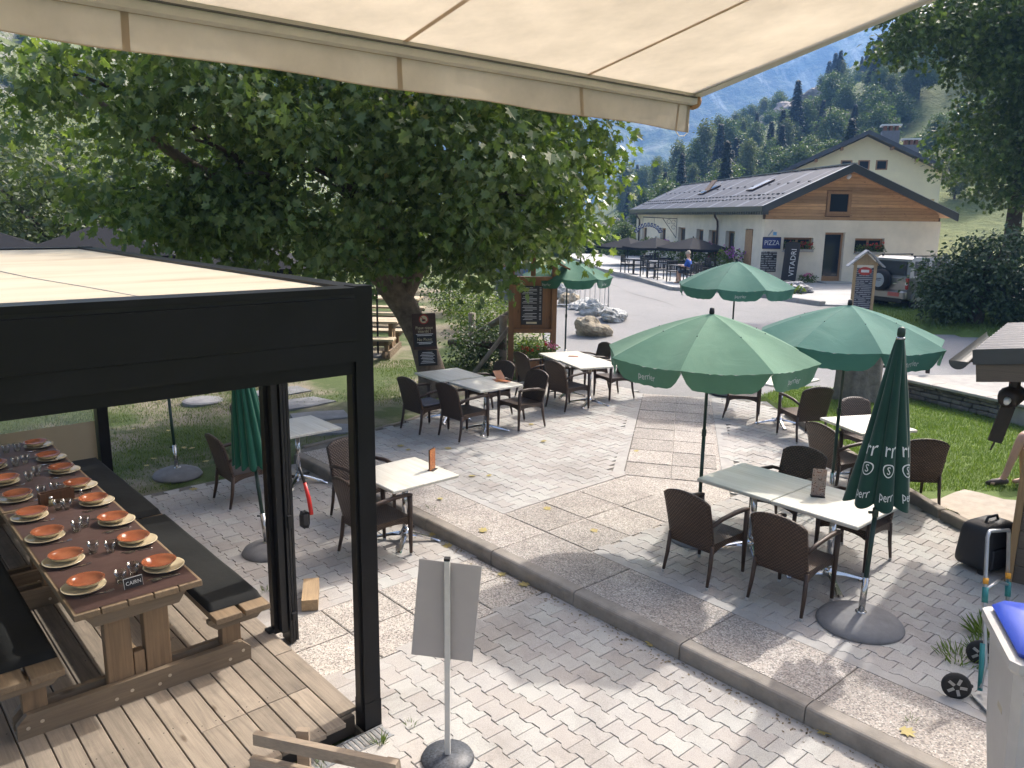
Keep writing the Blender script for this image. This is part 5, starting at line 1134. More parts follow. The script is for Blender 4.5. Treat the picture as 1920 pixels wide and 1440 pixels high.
blades('lawn_grass', 'bright sunlit grass of the right lawn', lambda x, y: inside(RIGHT_LAWN, x, y) and not (x > 4.9 and x < 6.4 and 8.0 < y < 9.3 and mfn(x, y, 1.1, 2) > -0.25), lawn_right_z, 4.7, 9.2, 7.9, 15.4, 90000, 0.05, m_gr2, 4)
blades('verge_grass', 'grass on the verge under the right shrub', lambda x, y: inside(VERGE, x, y), lambda x, y: road_z(x, y) + 0.10 + 0.12 * sstep(0, 5, x - 10) + 0.03 * mfn(x, y, 0.6), 9, 18, 19.6, 27, 40000, 0.10, m_gr2, 5)
# fallen leaves
m_fall = leafmat('fallen_leaf', [(0.0, (0.30, 0.22, 0.06)), (0.5, (0.40, 0.33, 0.12)), (1.0, (0.28, 0.16, 0.07))], 0.7, 0.1, nscale=9)
fl_me = leaf_mesh('fallen_leaf', np.zeros((1, 3)), np.array([[0, 1.0, 0]]), np.array([[0, 0, 1.0]]), np.ones(1), MAPLE)
for v in fl_me.vertices: v.co.z = 0.10 * abs(v.co.x) + 0.10 * max(0, v.co.y - 0.5)
fl_me.materials.append(m_fall); fr_ = random.Random(3)
spots = [(822, 934, .14), (880, 893, .14), (918, 890, .14), (845, 842, .14), (1014, 828, .14), (1022, 951, .14), (1193, 844, .14), (902, 998, .14), (808, 1005, .007), (847, 1024, .007), (992, 1095, .007), (937, 1074, .007), (1218, 1212, .007), (1340, 1243, .007), (1536, 1366, .007), (1690, 1365, .14), (286, 865, .02), (318, 812, .02), (345, 845, .02), (366, 843, .02), (297, 755, .02), (250, 808, .02), (278, 878, .02), (405, 900, .02), (365, 915, .005), (384, 868, .02), (745, 836, .14), (765, 842, .14), (1110, 992, .14), (700, 965, .006), (1000, 795, .14)]
for k, (px, py, z) in enumerate(spots):
    p = gnd(px, py, z); o = link('fallen_leaf', fl_me, None); s = fr_.uniform(0.07, 0.12); o.scale = (s, s, s); o.location = (p.x, p.y, z + 0.004 + (0.03 if z == .02 else 0)); o.rotation_euler = (fr_.uniform(-.15, .15), fr_.uniform(-.15, .15), fr_.uniform(0, 6.3))
    tag(o, 'yellowed fallen maple leaf lying on the ground', 'leaf', 'fallen leaves on paving and lawn')
# litter swept against the kerb and into the joints
lg_ = np.random.default_rng(77); nl = 900; la_ = lg_.uniform(-5.2, 4.1, nl); lb2 = -0.105 - np.abs(lg_.normal(size=nl)) * 0.09
lp_ = np.array([tuple(L(b_, a_, 0.006)) for a_, b_ in zip(la_, lb2)]); nd = np.column_stack([lg_.normal(size=nl) * 0.3, lg_.normal(size=nl) * 0.3, np.ones(nl)])
tag(link('leaf_litter', leaf_mesh('leaf_litter', lp_, rand_dirs(nl, lg_) * np.array([1, 1, 0.1]), nd, lg_.uniform(0.008, 0.032, nl)), leafmat('litter_brown', [(0.0, (0.10, 0.07, 0.045)), (0.6, (0.19, 0.145, 0.09)), (1.0, (0.30, 0.25, 0.15))], 0.8, 0.05, nscale=9)), 'crumbs of dry leaves swept against the kerb foot', 'leaf litter', kind='stuff')
# weeds in joints
def tuft(name, label, loc, n, h, r_, lm, seed):
    g = np.random.default_rng(seed); a = g.uniform(0, 2 * math.pi, n); rr = r_ * np.sqrt(g.random(n)); P_ = np.column_stack([rr * np.cos(a), rr * np.sin(a), np.zeros(n)])
    T_ = np.column_stack([np.cos(a) * g.uniform(0.1, 1, n), np.sin(a) * g.uniform(0.1, 1, n), g.uniform(0.4, 1.0, n)]); o = link(name, leaf_mesh(name, P_, T_, rand_dirs(n, g), h * g.uniform(0.5, 1.1, n), [[(0, 0), (.05, .3), (.03, .8), (0, 1)]]), lm); o.location = loc
    return tag(o, label, 'weeds', 'weeds growing in the paving joints')
for k, (px, py, z, n, h, r_, lb) in enumerate(((1850, 1190, .13, 90, .17, .10, 'grass tuft behind the trolley wheel'), (1800, 1235, .13, 90, .12, .15, 'grass tuft spreading left of the trolley'), (1845, 1225, .13, 60, .15, .1, 'grass tuft under the trolley'), (712, 1395, .0, 22, .09, .03, 'small weed between pavers beside the pergola post'), (770, 1360, .0, 18, .05, .04, 'moss tuft in a paver joint near the sign pole'), (605, 1436, .0, 20, .06, .04, 'weed beside the drain grate'), (1708, 1352, .13, 16, .05, .03, 'weed in a slab joint near the bin'), (806, 952, .13, 20, .05, .06, 'weed along the kerb behind the kerb table'), (500, 1112, .0, 26, .06, .06, 'weed at the deck edge beside the bench'), (1390, 742, .13, 80, .16, .2, 'grass tuft beside the umbrella base at the road'))):
    p = gnd(px, py, z); tuft('weed_tuft', lb, (p.x, p.y, z), n, h, r_, m_gr2 if n > 30 else m_gr1, 90 + k)
def rock_me(seed, squash=0.7):
    g = random.Random(seed); b = MB(); n, m_ = 36, 22; off = g.uniform(0, 50)
    def f(u, v_):
        th = 2 * math.pi * u; ph = math.pi * v_; d = Vector((math.cos(th) * math.sin(ph), math.sin(th) * math.sin(ph), math.cos(ph)))
        q = mnoise.noise(d * 1.3 + Vector((off, 0, 0))) * 0.42 + mnoise.noise(d * 3.1 + Vector((0, off, 0))) * 0.20 + abs(mnoise.noise(d * 7.3 + Vector((off, off, 0)))) * 0.14 + mnoise.noise(d * 15 + Vector((off, 3, 0))) * 0.04
        p = d * (1 + q); return (p.x, p.y, p.z * squash)
    b.grid(f, n, m_); return b.mesh('rock')
# ================================================================ pizzeria
m_rend = mat('cream_render', (0.75, 0.68, 0.56), 0.9, 0.12, 0.9, 0.35, 60, dist=0.01); m_rend2 = mat('yellow_render', (0.78, 0.72, 0.50), 0.9, 0.06, 1.0, 0.2, 40)
m_clad = wood('larch_cladding', (0.52, 0.31, 0.155), 0, 0.7, 0.45, 0.5, 0.34, (0.25, 0.12, 0.05), 0.4); m_frame = wood('window_frame_wood', (0.36, 0.20, 0.095), 2, 0.55, 0.2, 1.0, 0.08)
m_roof = mat('roof_metal_slate_blue', (0.060, 0.068, 0.085), 0.42, 0.14, 3, 0.1, 60); m_barge = mat('roof_edge_grey', (0.055, 0.060, 0.062), 0.45, 0.1, 4); m_pane = panemat('window_glass'); m_brownpipe = mat('copper_brown_pipe', (0.075, 0.045, 0.032), 0.45, 0.2, 10)
HO = Vector((11.05, 36.0, 0.0)); HR = R(5.0)
hs_ = thing('pizzeria_building', 'low cream rendered building with grey metal roof and larch gable across the road', 'building', HO, HR)
def walled(length, z0, z1, th, ops):
    """boxes of a wall along +x with openings (s0, s1, zb, zt)"""
    b = MB(); s = 0.0
    for s0, s1, zb, zt in sorted(ops):
        b.box(s, s0, 0, th, z0, z1)
        if zb > z0: b.box(s0, s1, 0, th, z0, zb)
        if zt < z1: b.box(s0, s1, 0, th, zt, z1)
        s = s1
    b.box(s, length, 0, th, z0, z1); return b
FZ = 0.62
gops = [(0.91, 2.26, 2.04, 2.62), (2.80, 3.72, 0.70, 2.86), (4.21, 5.58, 1.96, 2.62)]
walled(8.15, FZ - 0.4, 3.40, 0.35, gops).build('gable_wall', m_rend, hs_)
lops = [(1.31, 2.24, 0.95, 2.95), (3.64, 4.92, 1.15, 2.80), (6.28, 7.56, 1.15, 2.80), (8.46, 9.68, 1.15, 2.80), (11.8, 13.22, 0.72, 2.85), (16.0, 17.25, 1.1, 2.75), (20.85, 22.2, 0.72, 2.7)]
lw = walled(24.0, FZ - 0.4, 3.80, 0.35, [(a, b, c, d) for a, b, c, d in lops]); lw.v = [(y, x, z) for x, y, z in lw.v]; lw.f = [f[::-1] for f in lw.f]
lw.v = [(x, y + 0.352 if y < 0.001 else y, z) for x, y, z in lw.v]; lw.build('left_wall', m_rend, hs_)
MB().box(7.8, 8.15, 0.352, 24, 0.2, 3.6).build('right_wall', m_rend, hs_); MB().box(0.352, 7.798, 23.65, 24, 0.2, 3.4).build('back_wall', m_rend, hs_); MB().box(0.352, 7.798, 0.4, 23.6, 0.55, 0.66).build('floor', m_conc, hs_)
RX0, RXR, RX1, RZ0, RZR, RZ1 = -0.42, 3.50, 8.50, 3.92, 5.76, 3.72
def roof_h(x): return RZ0 + (RZR - RZ0) * (x - RX0) / (RXR - RX0) if x <= RXR else RZR + (RZ1 - RZR) * (x - RXR) / (RX1 - RXR)
# gable cladding: one plank per row
zz = 3.40; k = 0
while zz < 5.5:
    z1 = zz + 0.142; top = z1 + 0.20
    def lim(z):
        z += 0.17; l_ = RX0 + (z - RZ0) / (RZR - RZ0) * (RXR - RX0); return max(0.0, l_), min(8.0, RXR + (RZR - z) / (RZR - RZ1) * (RX1 - RXR))
    (l0, r0_), (l1, r1_) = lim(zz), lim(z1)
    if r1_ - l1 > 0.1:
        segs = [((l0, l1), (r0_, r1_))]
        if z1 > 3.64 and zz < 4.66: segs = [((l0, l1), (2.70, 2.70)), ((3.86, 3.86), (r0_, r1_))]
        for (a0_, a1_), (c0_, c1_) in segs:
            if c1_ > a1_:
                cx = (a0_ + c0_) / 2; bq = MB(); bq.xprism([(a0_ - cx, 0.006), (c0_ - cx, 0.006), (c1_ - cx, 0.138), (a1_ - cx, 0.138)], -0.014 - 0.006 * (k % 2), 0.02); bq.build('cladding_plank', m_clad, hs_, loc=(cx, 0, zz))
    zz += 0.142; k += 1
MB().xprism([(0.0, 3.40), (8.1, 3.40), (8.1, 3.55), (RXR, RZR - 0.26), (0.0, 3.74)], 0.022, 0.30).build('gable_backing', mat('gable_dark', (0.12, 0.07, 0.04), 0.9), hs_)
def roof_side(xa, xb):
    nx_, ny_ = 10, 260
    def f(u, v):
        x = xa + (xb - xa) * u; y = -0.62 + 25.2 * v; fr = (y * 3.6) % 1.0; return (x, y, roof_h(x) + (0.030 if fr < 0.28 else 0.0) + 0.006)
    return MB().grid(f, nx_, ny_)
roof = roof_side(RX0, RXR).build('roof', m_roof, hs_); roof_side(RXR, RX1).build('roof_slope', m_roof, hs_)
for xa, xb in ((RX0, RXR), (RXR, RX1)):
    za, zb = roof_h(xa), roof_h(xb)
    b = MB(); b.xprism([(xa, za - 0.16), (xb, zb - 0.16), (xb, zb), (xa, za)], -0.60, 24.55); b.build('roof_deck', m_clad, hs_)
    b = MB(); b.xprism([(xa, za - 0.30), (xb, zb - 0.30), (xb, zb + 0.03), (xa, za + 0.03)], -0.68, -0.622); b.build('bargeboard', m_barge, hs_)
    b = MB(); b.xprism([(xa, za + 0.032), (xb, zb + 0.032), (xb, zb + 0.05), (xa, za + 0.05)], -0.69, -0.50); b.build('verge_flashing', mat('verge_flashing_light', (0.30, 0.31, 0.32), 0.4) if 'verge_flashing_light' not in bpy.data.materials else bpy.data.materials['verge_flashing_light'], hs_)
MB().box(RXR - 0.12, RXR + 0.12, -0.69, 24.6, RZR + 0.032, RZR + 0.07).build('ridge_cap', bpy.data.materials['verge_flashing_light'], hs_)
MB().box(RX0 - 0.05, RX0 - 0.004, -0.68, 24.6, RZ0 - 0.20, RZ0 + 0.03).build('eaves_fascia', m_barge, hs_)
gt = MB()
for q in np.arange(-0.6, 24.5, 0.30): gt.box(RX0 - 0.03, RX0 + 0.30, q, q + 0.13, RZ0 - 0.33, RZ0 - 0.165)
tag(gt.build('rafter_ends', m_barge, hs_), kind='stuff')
sg_ = MB()
for xg in (0.35, 0.75, 1.9):
    for q in np.arange(0.1, 24, 0.55 if xg < 1 else 1.1): sg_.box(xg, xg + 0.10, q, q + 0.16, roof_h(xg) + 0.02, roof_h(xg) + 0.075)
tag(sg_.build('snow_guards', m_anth2, hs_), kind='stuff')
for y0 in (5.2, 13.2):
    sk = empty('skylight', (1.9, y0, roof_h(1.9) + 0.05), 0, hs_); sk.rotation_euler = (0, -math.atan2(RZR - RZ0, RXR - RX0), 0)
    MB().box(-0.62, 0.62, 0, 0.9, 0, 0.06).build('sash', m_brownpipe, sk); MB().box(-0.54, 0.54, 0.08, 0.82, 0.062, 0.07).build('pane', m_pane, sk)
    if y0 > 10: MB().box(-0.6, 0.6, 0.02, 0.88, 0.0, 0.05).build('open_leaf', m_frame, sk, rot=(0, R(-28), 0), loc=(0, 0, 0.1))
for yy in (5.7, 22.5):
    MB().tube([(RX0 - 0.02, yy - 0.2, RZ0 - 0.22), (RX0 + 0.0, yy - 0.2, 3.50), (-0.12, yy + 0.25, 3.28), (-0.09, yy + 0.25, 3.0), (-0.09, yy + 0.25, 0.7)], 0.055, 8).build('downpipe', m_brownpipe, hs_, smooth=True)
def window(name, s0, s1, zb, zt, side, door=False, muntin=True):
    """opening element set back in the wall; side 'g' gable or 'l' left wall"""
    e = empty(name, (0, 0, 0), 0, hs_)
    if side == 'l': e.rotation_euler = (0, 0, R(90)); e.scale = (1, -1, 1)
    dpt = 0.18; fw = 0.09
    MB().box(s0, s0 + fw, dpt, dpt + 0.08, zb, zt).build('frame', m_frame, e); MB().box(s1 - fw, s1, dpt, dpt + 0.08, zb, zt).build('frame', m_frame, e)
    MB().box(s0 + fw, s1 - fw, dpt, dpt + 0.08, zt - fw, zt).build('frame', m_frame, e); MB().box(s0 + fw, s1 - fw, dpt, dpt + 0.08, zb, zb + (0.22 if door else fw)).build('frame', m_frame, e)
    MB().box(s0 + fw, s1 - fw, dpt + 0.03, dpt + 0.045, zb + (0.22 if door else fw), zt - fw).build('pane', m_pane, e)
    if muntin and not door: MB().box((s0 + s1) / 2 - 0.05, (s0 + s1) / 2 + 0.05, dpt - 0.006, dpt + 0.085, zb + fw, zt - fw).build('mullion', m_frame, e)
    if not door: MB().box(s0 - 0.04, s1 + 0.04, -0.06, dpt, zb - 0.05, zb - 0.004).build('sill', m_conc, e)
    return e
window('window', *gops[0], 'g'); window('window', *gops[2], 'g'); dr = window('door', *gops[1], 'g', True); MB().cbox((3.58, 0.15, 1.75), (0.03, 0.05, 0.2)).build('handle', m_anth2, dr)
for k, o_ in enumerate(lops): window('door' if o_[2] < 0.8 else 'window', *o_, 'l', o_[2] < 0.8, muntin=(k % 2 == 0))
MB().box(-0.03, 0.10, 1.36, 2.18, 1.0, 2.90).build('wooden_shutter_panel', m_clad, hs_)
at_ = empty('attic_window', (0, 0, 0), 0, hs_)
for bx in ((2.72, 2.86, 3.64, 4.66), (3.70, 3.84, 3.64, 4.66), (2.86, 3.70, 4.53, 4.66), (2.86, 3.70, 3.64, 3.77)): MB().box(bx[0], bx[1], -0.06, 0.06, bx[2], bx[3]).build('frame', m_frame, at_)
MB().box(2.86, 3.70, 0.0, 0.018, 3.77, 4.53).build('pane', m_pane, at_); MB().box(2.66, 3.90, -0.10, 0.0, 3.58, 3.635).build('sill', m_frame, at_)
b = MB().lathe([(0.08, 0), (0.09, 0.1), (0.06, 0.2), (0.001, 0.21)], 12).build('wall_lamp', m_white, hs_, loc=(3.45, -0.30, 5.22)); b.rotation_euler = (R(60), 0, 0)
MB().box(2.6, 3.9, -0.9, -0.02, 0.60, 0.72).build('door_step', m_conc, hs_)
# signs on the gable
m_blue = mat('sign_blue', (0.02, 0.035, 0.16), 0.4, 0.1, 10); m_black = mat('matt_black', (0.018, 0.018, 0.020), 0.6, 0.15, 12)
def HP(x, y, z): return HO + Vector((x * math.cos(HR) - y * math.sin(HR), x * math.sin(HR) + y * math.cos(HR), z))
ps = thing('pizza_sign', 'dark blue PIZZA sign on the gable wall near its left corner', 'sign', HP(0.36, -0.006, 2.37), HR)
MB().cbox((0, -0.02, 0), (0.80, 0.035, 0.48), 0.012).build('board', m_blue, ps); text_on('lettering', 'PIZZA', 0.30, m_wht, ps, lambda x, y: (x, -0.040, y), 0.85); MB().cbox((0, -0.018, 0), (0.84, 0.025, 0.52), 0.01).build('border', m_black, ps)
cb_ = thing('chalkboard', 'black chalkboard menu below the blue sign', 'chalkboard', HP(0.28, -0.006, 1.55), HR)
MB().cbox((0, -0.015, 0), (0.72, 0.028, 0.90)).build('board', print_lines('chalk_menu', (0.02, 0.02, 0.022), (0.32, 0.32, 0.32), 9, 'Z', 2.4, 0.45), cb_)
sm = thing('wall_plaque', 'small pale blue plaque on the wall above the blue sign', 'sign', HP(0.40, -0.004, 2.78), HR); MB().cbox((0.08, -0.01, 0), (0.16, 0.016, 0.14)).build('plate', mat('plaque_blue', (0.18, 0.42, 0.66), 0.4), sm); MB().bar((-0.22, -0.01, -0.10), (-0.02, -0.01, 0.16), 0.05, 0.012, (0, 1, 0)).build('ski_symbol', mat('plaque_grey', (0.42, 0.43, 0.44), 0.5), sm)
fgp = HP(0.98, -0.75, 0); fg = thing('banner_flag', 'tall black banner lettered VITADRI leaning beside the gable', 'flag', (fgp.x, fgp.y, 0.64), HR)
MB().grid(lambda u, v: (-0.34 + 0.68 * u + 0.10 * (v - 0.5), 0.10 * math.sin(math.pi * u), 0.05 + 1.68 * v + 0.10 * math.sin(u * 3)), 10, 12).build('cloth', m_black, fg, smooth=True); MB().cbox((0, 0.1, 0.03), (0.5, 0.4, 0.05), 0.02).build('foot', m_black, fg)
text_on('lettering', 'VITADRI', 0.34, m_wht, fg, lambda x, y: (0.12 - y * 0.9 + 0.05 * x, -0.012 + 0.10 * math.sin(math.pi * min(1, max(0, (0.46 - y * 0.9) / 0.68))) , 0.92 + x), 0.95).location = (0.0, -0.02, 0)
# flower boxes
m_pl = mat('plant_box_pale', (0.36, 0.34, 0.30), 0.8); m_fred = leafmat('petals_red', [(0.0, (0.30, 0.012, 0.015)), (0.6, (0.55, 0.03, 0.03)), (1.0, (0.62, 0.10, 0.10))], 0.6, 0.2); m_fpink = leafmat('petals_pink', [(0.0, (0.42, 0.06, 0.20)), (0.6, (0.60, 0.16, 0.36)), (1.0, (0.70, 0.45, 0.50))], 0.6, 0.2); m_fvio = leafmat('petals_violet', [(0.0, (0.22, 0.04, 0.30)), (1.0, (0.50, 0.22, 0.55))], 0.6, 0.2)
def plant_box(name, label, cat, loc, rz, ln, dp, ht, leaves, fl, seed, box=True, lh=0.30, ls=0.06, nf=60, mleaf=None, boxm=None):
    g = np.random.default_rng(seed); t = thing(name, label, cat, loc, rz)
    if box: MB().cbox((0, 0, ht / 2), (ln, dp, ht), 0.01).build('box', boxm or m_pl, t)
    n = leaves; P_ = np.column_stack([g.uniform(-ln / 2, ln / 2, n), g.uniform(-dp * 0.6, dp * 0.6, n), ht + lh * g.random(n) ** 0.8 - 0.05]); c = link('foliage', leaf_mesh('foliage', P_, rand_dirs(n, g) + np.array([0, -0.2, 0.3]), rand_dirs(n, g), ls * g.uniform(0.6, 1.3, n)), mleaf or m_hedge, t); c['kind'] = 'stuff'
    if fl is not None:
        k_ = max(2, nf // 12); hc = np.column_stack([g.uniform(-ln * 0.42, ln * 0.42, k_), g.uniform(-dp * 0.6, dp * 0.2, k_), ht + lh * g.uniform(0.55, 1.1, k_)]); P_ = np.repeat(hc, 12, axis=0) + g.normal(size=(k_ * 12, 3)) * ls * 0.55
        c = link('blossom', leaf_mesh('blossom', P_, rand_dirs(k_ * 12, g), rand_dirs(k_ * 12, g), ls * 0.8 * np.ones(k_ * 12), [[(0, 0), (.4, .5), (0, 1)]]), fl, t); c['kind'] = 'stuff'
    return t
plant_box('flower_box', 'flower box with red geraniums on the left gable window', 'flower box', HP(1.58, -0.12, 2.0), HR, 1.3, 0.2, 0.12, 260, m_fred, 1, lh=0.34, ls=0.11, nf=70)
plant_box('flower_box', 'flower box with geraniums on the right gable window', 'flower box', HP(4.9, -0.12, 1.92), HR, 1.3, 0.2, 0.12, 260, m_fred, 2, lh=0.32, ls=0.11, nf=50)
plant_box('flower_bed', 'small flowering plant against the gable wall left of the door', 'plant', HP(2.05, -0.25, 0.64), HR, 0.8, 0.3, 0.04, 200, m_fpink, 3, False, 0.35, 0.10, 50)
# ---- terrace of the pizzeria, forecourt
ter = tag(MB().prism([(4.7, 42.5), (5.75, 37.0), (6.35, 31.6), (8.2, 31.0), (11.0, 33.6), (11.3, 36.0), (9.3, 60), (3.6, 60)], 0.2, 0.70).build('pizzeria_terrace', m_conc), kind='structure')
edging('terrace_kerb', [(4.68, 42.5), (5.72, 37.0), (6.32, 31.6), (8.2, 30.95)], 0.35, 0.74, 0.22, mat('kerb_pale', (0.36, 0.345, 0.32), 0.9, 0.15, 3, 0.3, 30, orand=0.1))
ap_ = tag(MB().prism([(8.6, 30.6), (10.3, 26.6), (12.1, 26.3), (19, 27.6), (22, 37), (11.1, 36.2), (11.0, 33.6)], 0.3, 0.655).build('forecourt', m_conc), kind='structure')
edging('forecourt_kerb', [(8.6, 30.6), (10.3, 26.6)], 0.45, 0.76, 0.25, bpy.data.materials['kerb_pale'])
m_bcan = fabric('parasol_black', (0.020, 0.021, 0.025), 0.9, 0.0, 0.1, sheen=0.0)
def square_parasol(label, x, y, z, s, zt, drop, rz, group, pm=m_anth2):
    t = thing('square_parasol', label, 'umbrella', (x, y, z), rz, group)
    MB().tube([(0, 0, 0.0), (0, 0, zt + 0.05)], 0.03, 8).build('pole', pm, t); MB().cbox((0, 0, 0.04), (0.55, 0.55, 0.08), 0.02).build('base', m_anth2, t)
    for k in range(4):
        a = k * math.pi / 2; c, s_ = math.cos(a), math.sin(a)
        def f(u, v):
            w_ = v * s; x_ = w_; y_ = (2 * u - 1) * w_; zz = zt - drop * v - 0.05 * math.sin(math.pi * u) * v; return (c * x_ - s_ * y_, s_ * x_ + c * y_, zz)
        pn = MB().grid(f, 8, 6).build('canopy_panel', m_bcan, t, smooth=True)
        MB().grid(lambda u, v: (lambda p: (p[0], p[1], p[2] - 0.12 * v))(f(u, 1.0)), 8, 1).build('valance_flap', m_bcan, pn)
    return t
for k, (px, Y, lb) in enumerate(((1300, 40, 'black square parasol on the pizzeria terrace, nearest the road kerb'), (1230, 43.5, 'black square parasol on the pizzeria terrace, middle of three'), (1178, 46.5, 'black square parasol on the pizzeria terrace, farthest left of three'))):
    p = at(px, 445, Y); square_parasol(lb, p.x, Y, 0.70, 1.25, p.z - 0.70, 0.50, R(28 + 8 * k), 'black parasols of the pizzeria')
m_bch = mat('black_chair', (0.022, 0.022, 0.024), 0.5, 0.1, 20)
def dark_chair(name='terrace_chair'):
    t = thing(name, 'x', 'chair')
    MB().cbox((0, 0, 0.45), (0.46, 0.46, 0.035)).build('seat', m_bch, t); b = MB()
    for q in range(5): b = MB().box(-0.25, -0.225, -0.21 + q * 0.095, -0.17 + q * 0.095, 0.52, 0.86).build('back_slat', m_bch, t)
    MB().box(-0.26, -0.215, -0.24, 0.24, 0.84, 0.89).build('back_rail', m_bch, t)
    for x in (-0.22, 0.22):
        for y in (-0.22, 0.22): MB().box(x - 0.02, x + 0.02, y - 0.02, y + 0.02, 0, 0.86 if x < 0 else 0.66).build('leg', m_bch, t)
    for y in (-0.24, 0.24): MB().box(-0.24, 0.24, y - 0.025, y + 0.025, 0.64, 0.67).build('armrest', m_bch, t)
    return t
dc0 = dark_chair(); first = True
seats = [(1175, 512, 20), (1197, 514, 170), (1213, 520, 40), (1238, 524, 100), (1262, 528, 60), (1300, 536, 95), (1225, 508, 260), (1318, 520, 200)]
for k, (px, py, rz) in enumerate(seats):
    p = gnd(px, py, 0.70); lb = 'black slatted chair on the pizzeria terrace, %s from the left' % ORD[k]
    if first: o = dc0; o.location = (p.x, p.y, 0.70); o.rotation_euler = (0, 0, R(rz)); first = False
    else: o = dup(dc0, (p.x, p.y, 0.70), R(rz))
    o['label'] = lb; o['group'] = 'black chairs of the pizzeria'
for k, (px, py) in enumerate(((1188, 514), (1228, 520), (1275, 530))):
    p = gnd(px, py, 0.70); t = thing('terrace_table', 'black square table on the pizzeria terrace, %s from the left' % ORD[k], 'table', (p.x, p.y, 0.70), R(25), 'black tables of the pizzeria')
    MB().cbox((0, 0, 0.735), (0.8, 0.8, 0.03)).build('tabletop', mat('table_grey', (0.10, 0.10, 0.105), 0.35) if k == 0 else bpy.data.materials['table_grey'], t); MB().tube([(0, 0, 0.03), (0, 0, 0.72)], 0.035, 8).build('column', m_bch, t); MB().lathe([(0.25, 0.0), (0.25, 0.02), (0.04, 0.035)], 16).build('base', m_bch, t)
# planting along the left wall
for k, (t_, kind, lb) in enumerate(((2.0, m_fvio, 'white and violet flowers by the first side window'), (4.0, m_fpink, 'pink flowers by the second side window'), (6.0, m_fpink, 'violet pink potted plant between the side windows'), (8.2, m_fred, 'red geraniums behind the front parasol'), (10.6, None, 'green grasses behind the middle parasol'), (13.8, m_fvio, 'purple flowers behind the middle parasol'), (17.0, None, 'green grasses behind the left parasol'))):
    p = HP(-0.75, t_, 0.70); plant_box('terrace_planter', lb + ' of the pizzeria', 'plant', (p.x, p.y, 0.70), HR, 1.1, 0.5, 0.3, 260, kind, 30 + k, True, 1.0 if kind is not None else 1.1, 0.16, 90, boxm=m_bch)
# iron bracket with arched blue letters
m_iron = mat('wrought_iron', (0.03, 0.028, 0.028), 0.5)
hb = thing('hanging_bracket_sign', 'wrought iron bracket with an arch of blue letters on the pizzeria side wall', 'sign', HP(-0.005, 13.6, 0), HR)
MB().tube([(0, 0, 3.35), (-2.1, 0, 3.42)], 0.025, 6).build('arm', m_iron, hb); MB().tube([(0, 0, 2.2), (-0.9, 0, 3.38)], 0.02, 6).build('brace', m_iron, hb); MB().tube([(0, 0, 2.2), (0, 0, 3.4)], 0.02, 6).build('wall_bar', m_iron, hb)
for cx, cz in ((-0.22, 3.15), (-0.5, 3.18), (-0.2, 2.85)): MB().tube([(cx + 0.12 * math.cos(a), 0, cz + 0.12 * math.sin(a)) for a in np.linspace(0, 5.6, 16)], 0.013, 5).build('scroll', m_iron, hb)
for k in range(11):
    a = R(160 - k * 14); x = -1.75 + 0.80 * math.cos(a); z = 2.35 + 0.62 * math.sin(a)
    o = MB().cbox((0, 0, 0), (0.13, 0.03, 0.24)).build('letter_plate', m_blue, hb); o.location = (x, -0.02, z); o.rotation_euler = (0, R(90) - a, 0)
    o = MB().cbox((0, -0.018, 0), (0.05, 0.006, 0.15)).build('letter_mark', m_wht, hb); o.location = (x, -0.02, z); o.rotation_euler = (0, R(90) - a + 0.2, 0)
MB().tube([(-2.1, 0, 3.42), (-2.1, 0, 2.75)], 0.008, 5).build('chain', m_iron, hb); MB().tube([(-1.4, 0, 3.40), (-1.4, 0, 2.95)], 0.008, 5).build('chain', m_iron, hb)
# ================================================================ yellow house behind
h2 = thing('yellow_house', 'pale yellow gabled house with chimneys rising behind the pizzeria roof', 'building', (25.7, 61.0, 0.0), R(-17))
MB().box(-5.2, 5.2, 0, 12, 0, 6.9).build('wall', m_rend2, h2); MB().xprism([(-5.2, 6.9), (5.2, 6.9), (0, 9.42)], 0.0, 12).build('gable', m_rend2, h2)
for sg2 in (-1, 1):
    b = MB(); b.xprism([(0, 9.50), (sg2 * 6.3, 6.45), (sg2 * 6.3, 6.75), (0, 9.80)], -0.9, 12.5); b.build('roof', m_roof, h2)
    for x in (1.7, 3.4, 4.9): MB().box(sg2 * x - 0.09, sg2 * x + 0.09, -0.75, 0.0, 9.28 - x * 0.484 - 0.02, 9.46 - x * 0.484).build('purlin_end', m_frame, h2)
for k, x in enumerate((-1.25, -0.05, 1.15)):
    f = MB().box(x - 0.40, x + 0.40, -0.03, 0.0, 7.05, 7.75).build('window', m_frame, h2); MB().box(x - 0.30, x + 0.30, -0.034, -0.031, 7.13, 7.67).build('pane', m_pane, f)
f = MB().box(2.9, 4.9, -0.04, 0.0, 3.2, 5.0).build('shutter', mat('shutter_tan', (0.55, 0.40, 0.17), 0.7), h2)
for (cx, cy, cw, zb, zt) in ((2.0, 4.0, 0.62, 8.0, 10.15), (3.6, 4.6, 0.55, 7.4, 9.15)):
    c = MB().box(cx - cw, cx + cw, cy - 0.5, cy + 0.5, zb, zt).build('chimney', mat('chimney_grey', (0.20, 0.20, 0.22), 0.8) if 'chimney_grey' not in bpy.data.materials else bpy.data.materials['chimney_grey'], h2)
    MB().box(cx - cw - 0.1, cx + cw + 0.1, cy - 0.6, cy + 0.6, zt + 0.35, zt + 0.47).build('chimney_cap', m_white, c)
    for dx in (-0.4, 0.0, 0.4): MB().box(cx + dx * cw / 0.62 - 0.1, cx + dx * cw / 0.62 + 0.1, cy - 0.45, cy + 0.45, zt + 0.002, zt + 0.348).build('chimney_pot', mat('brick_red', (0.26, 0.12, 0.07), 0.9) if 'brick_red' not in bpy.data.materials else bpy.data.materials['brick_red'], c)
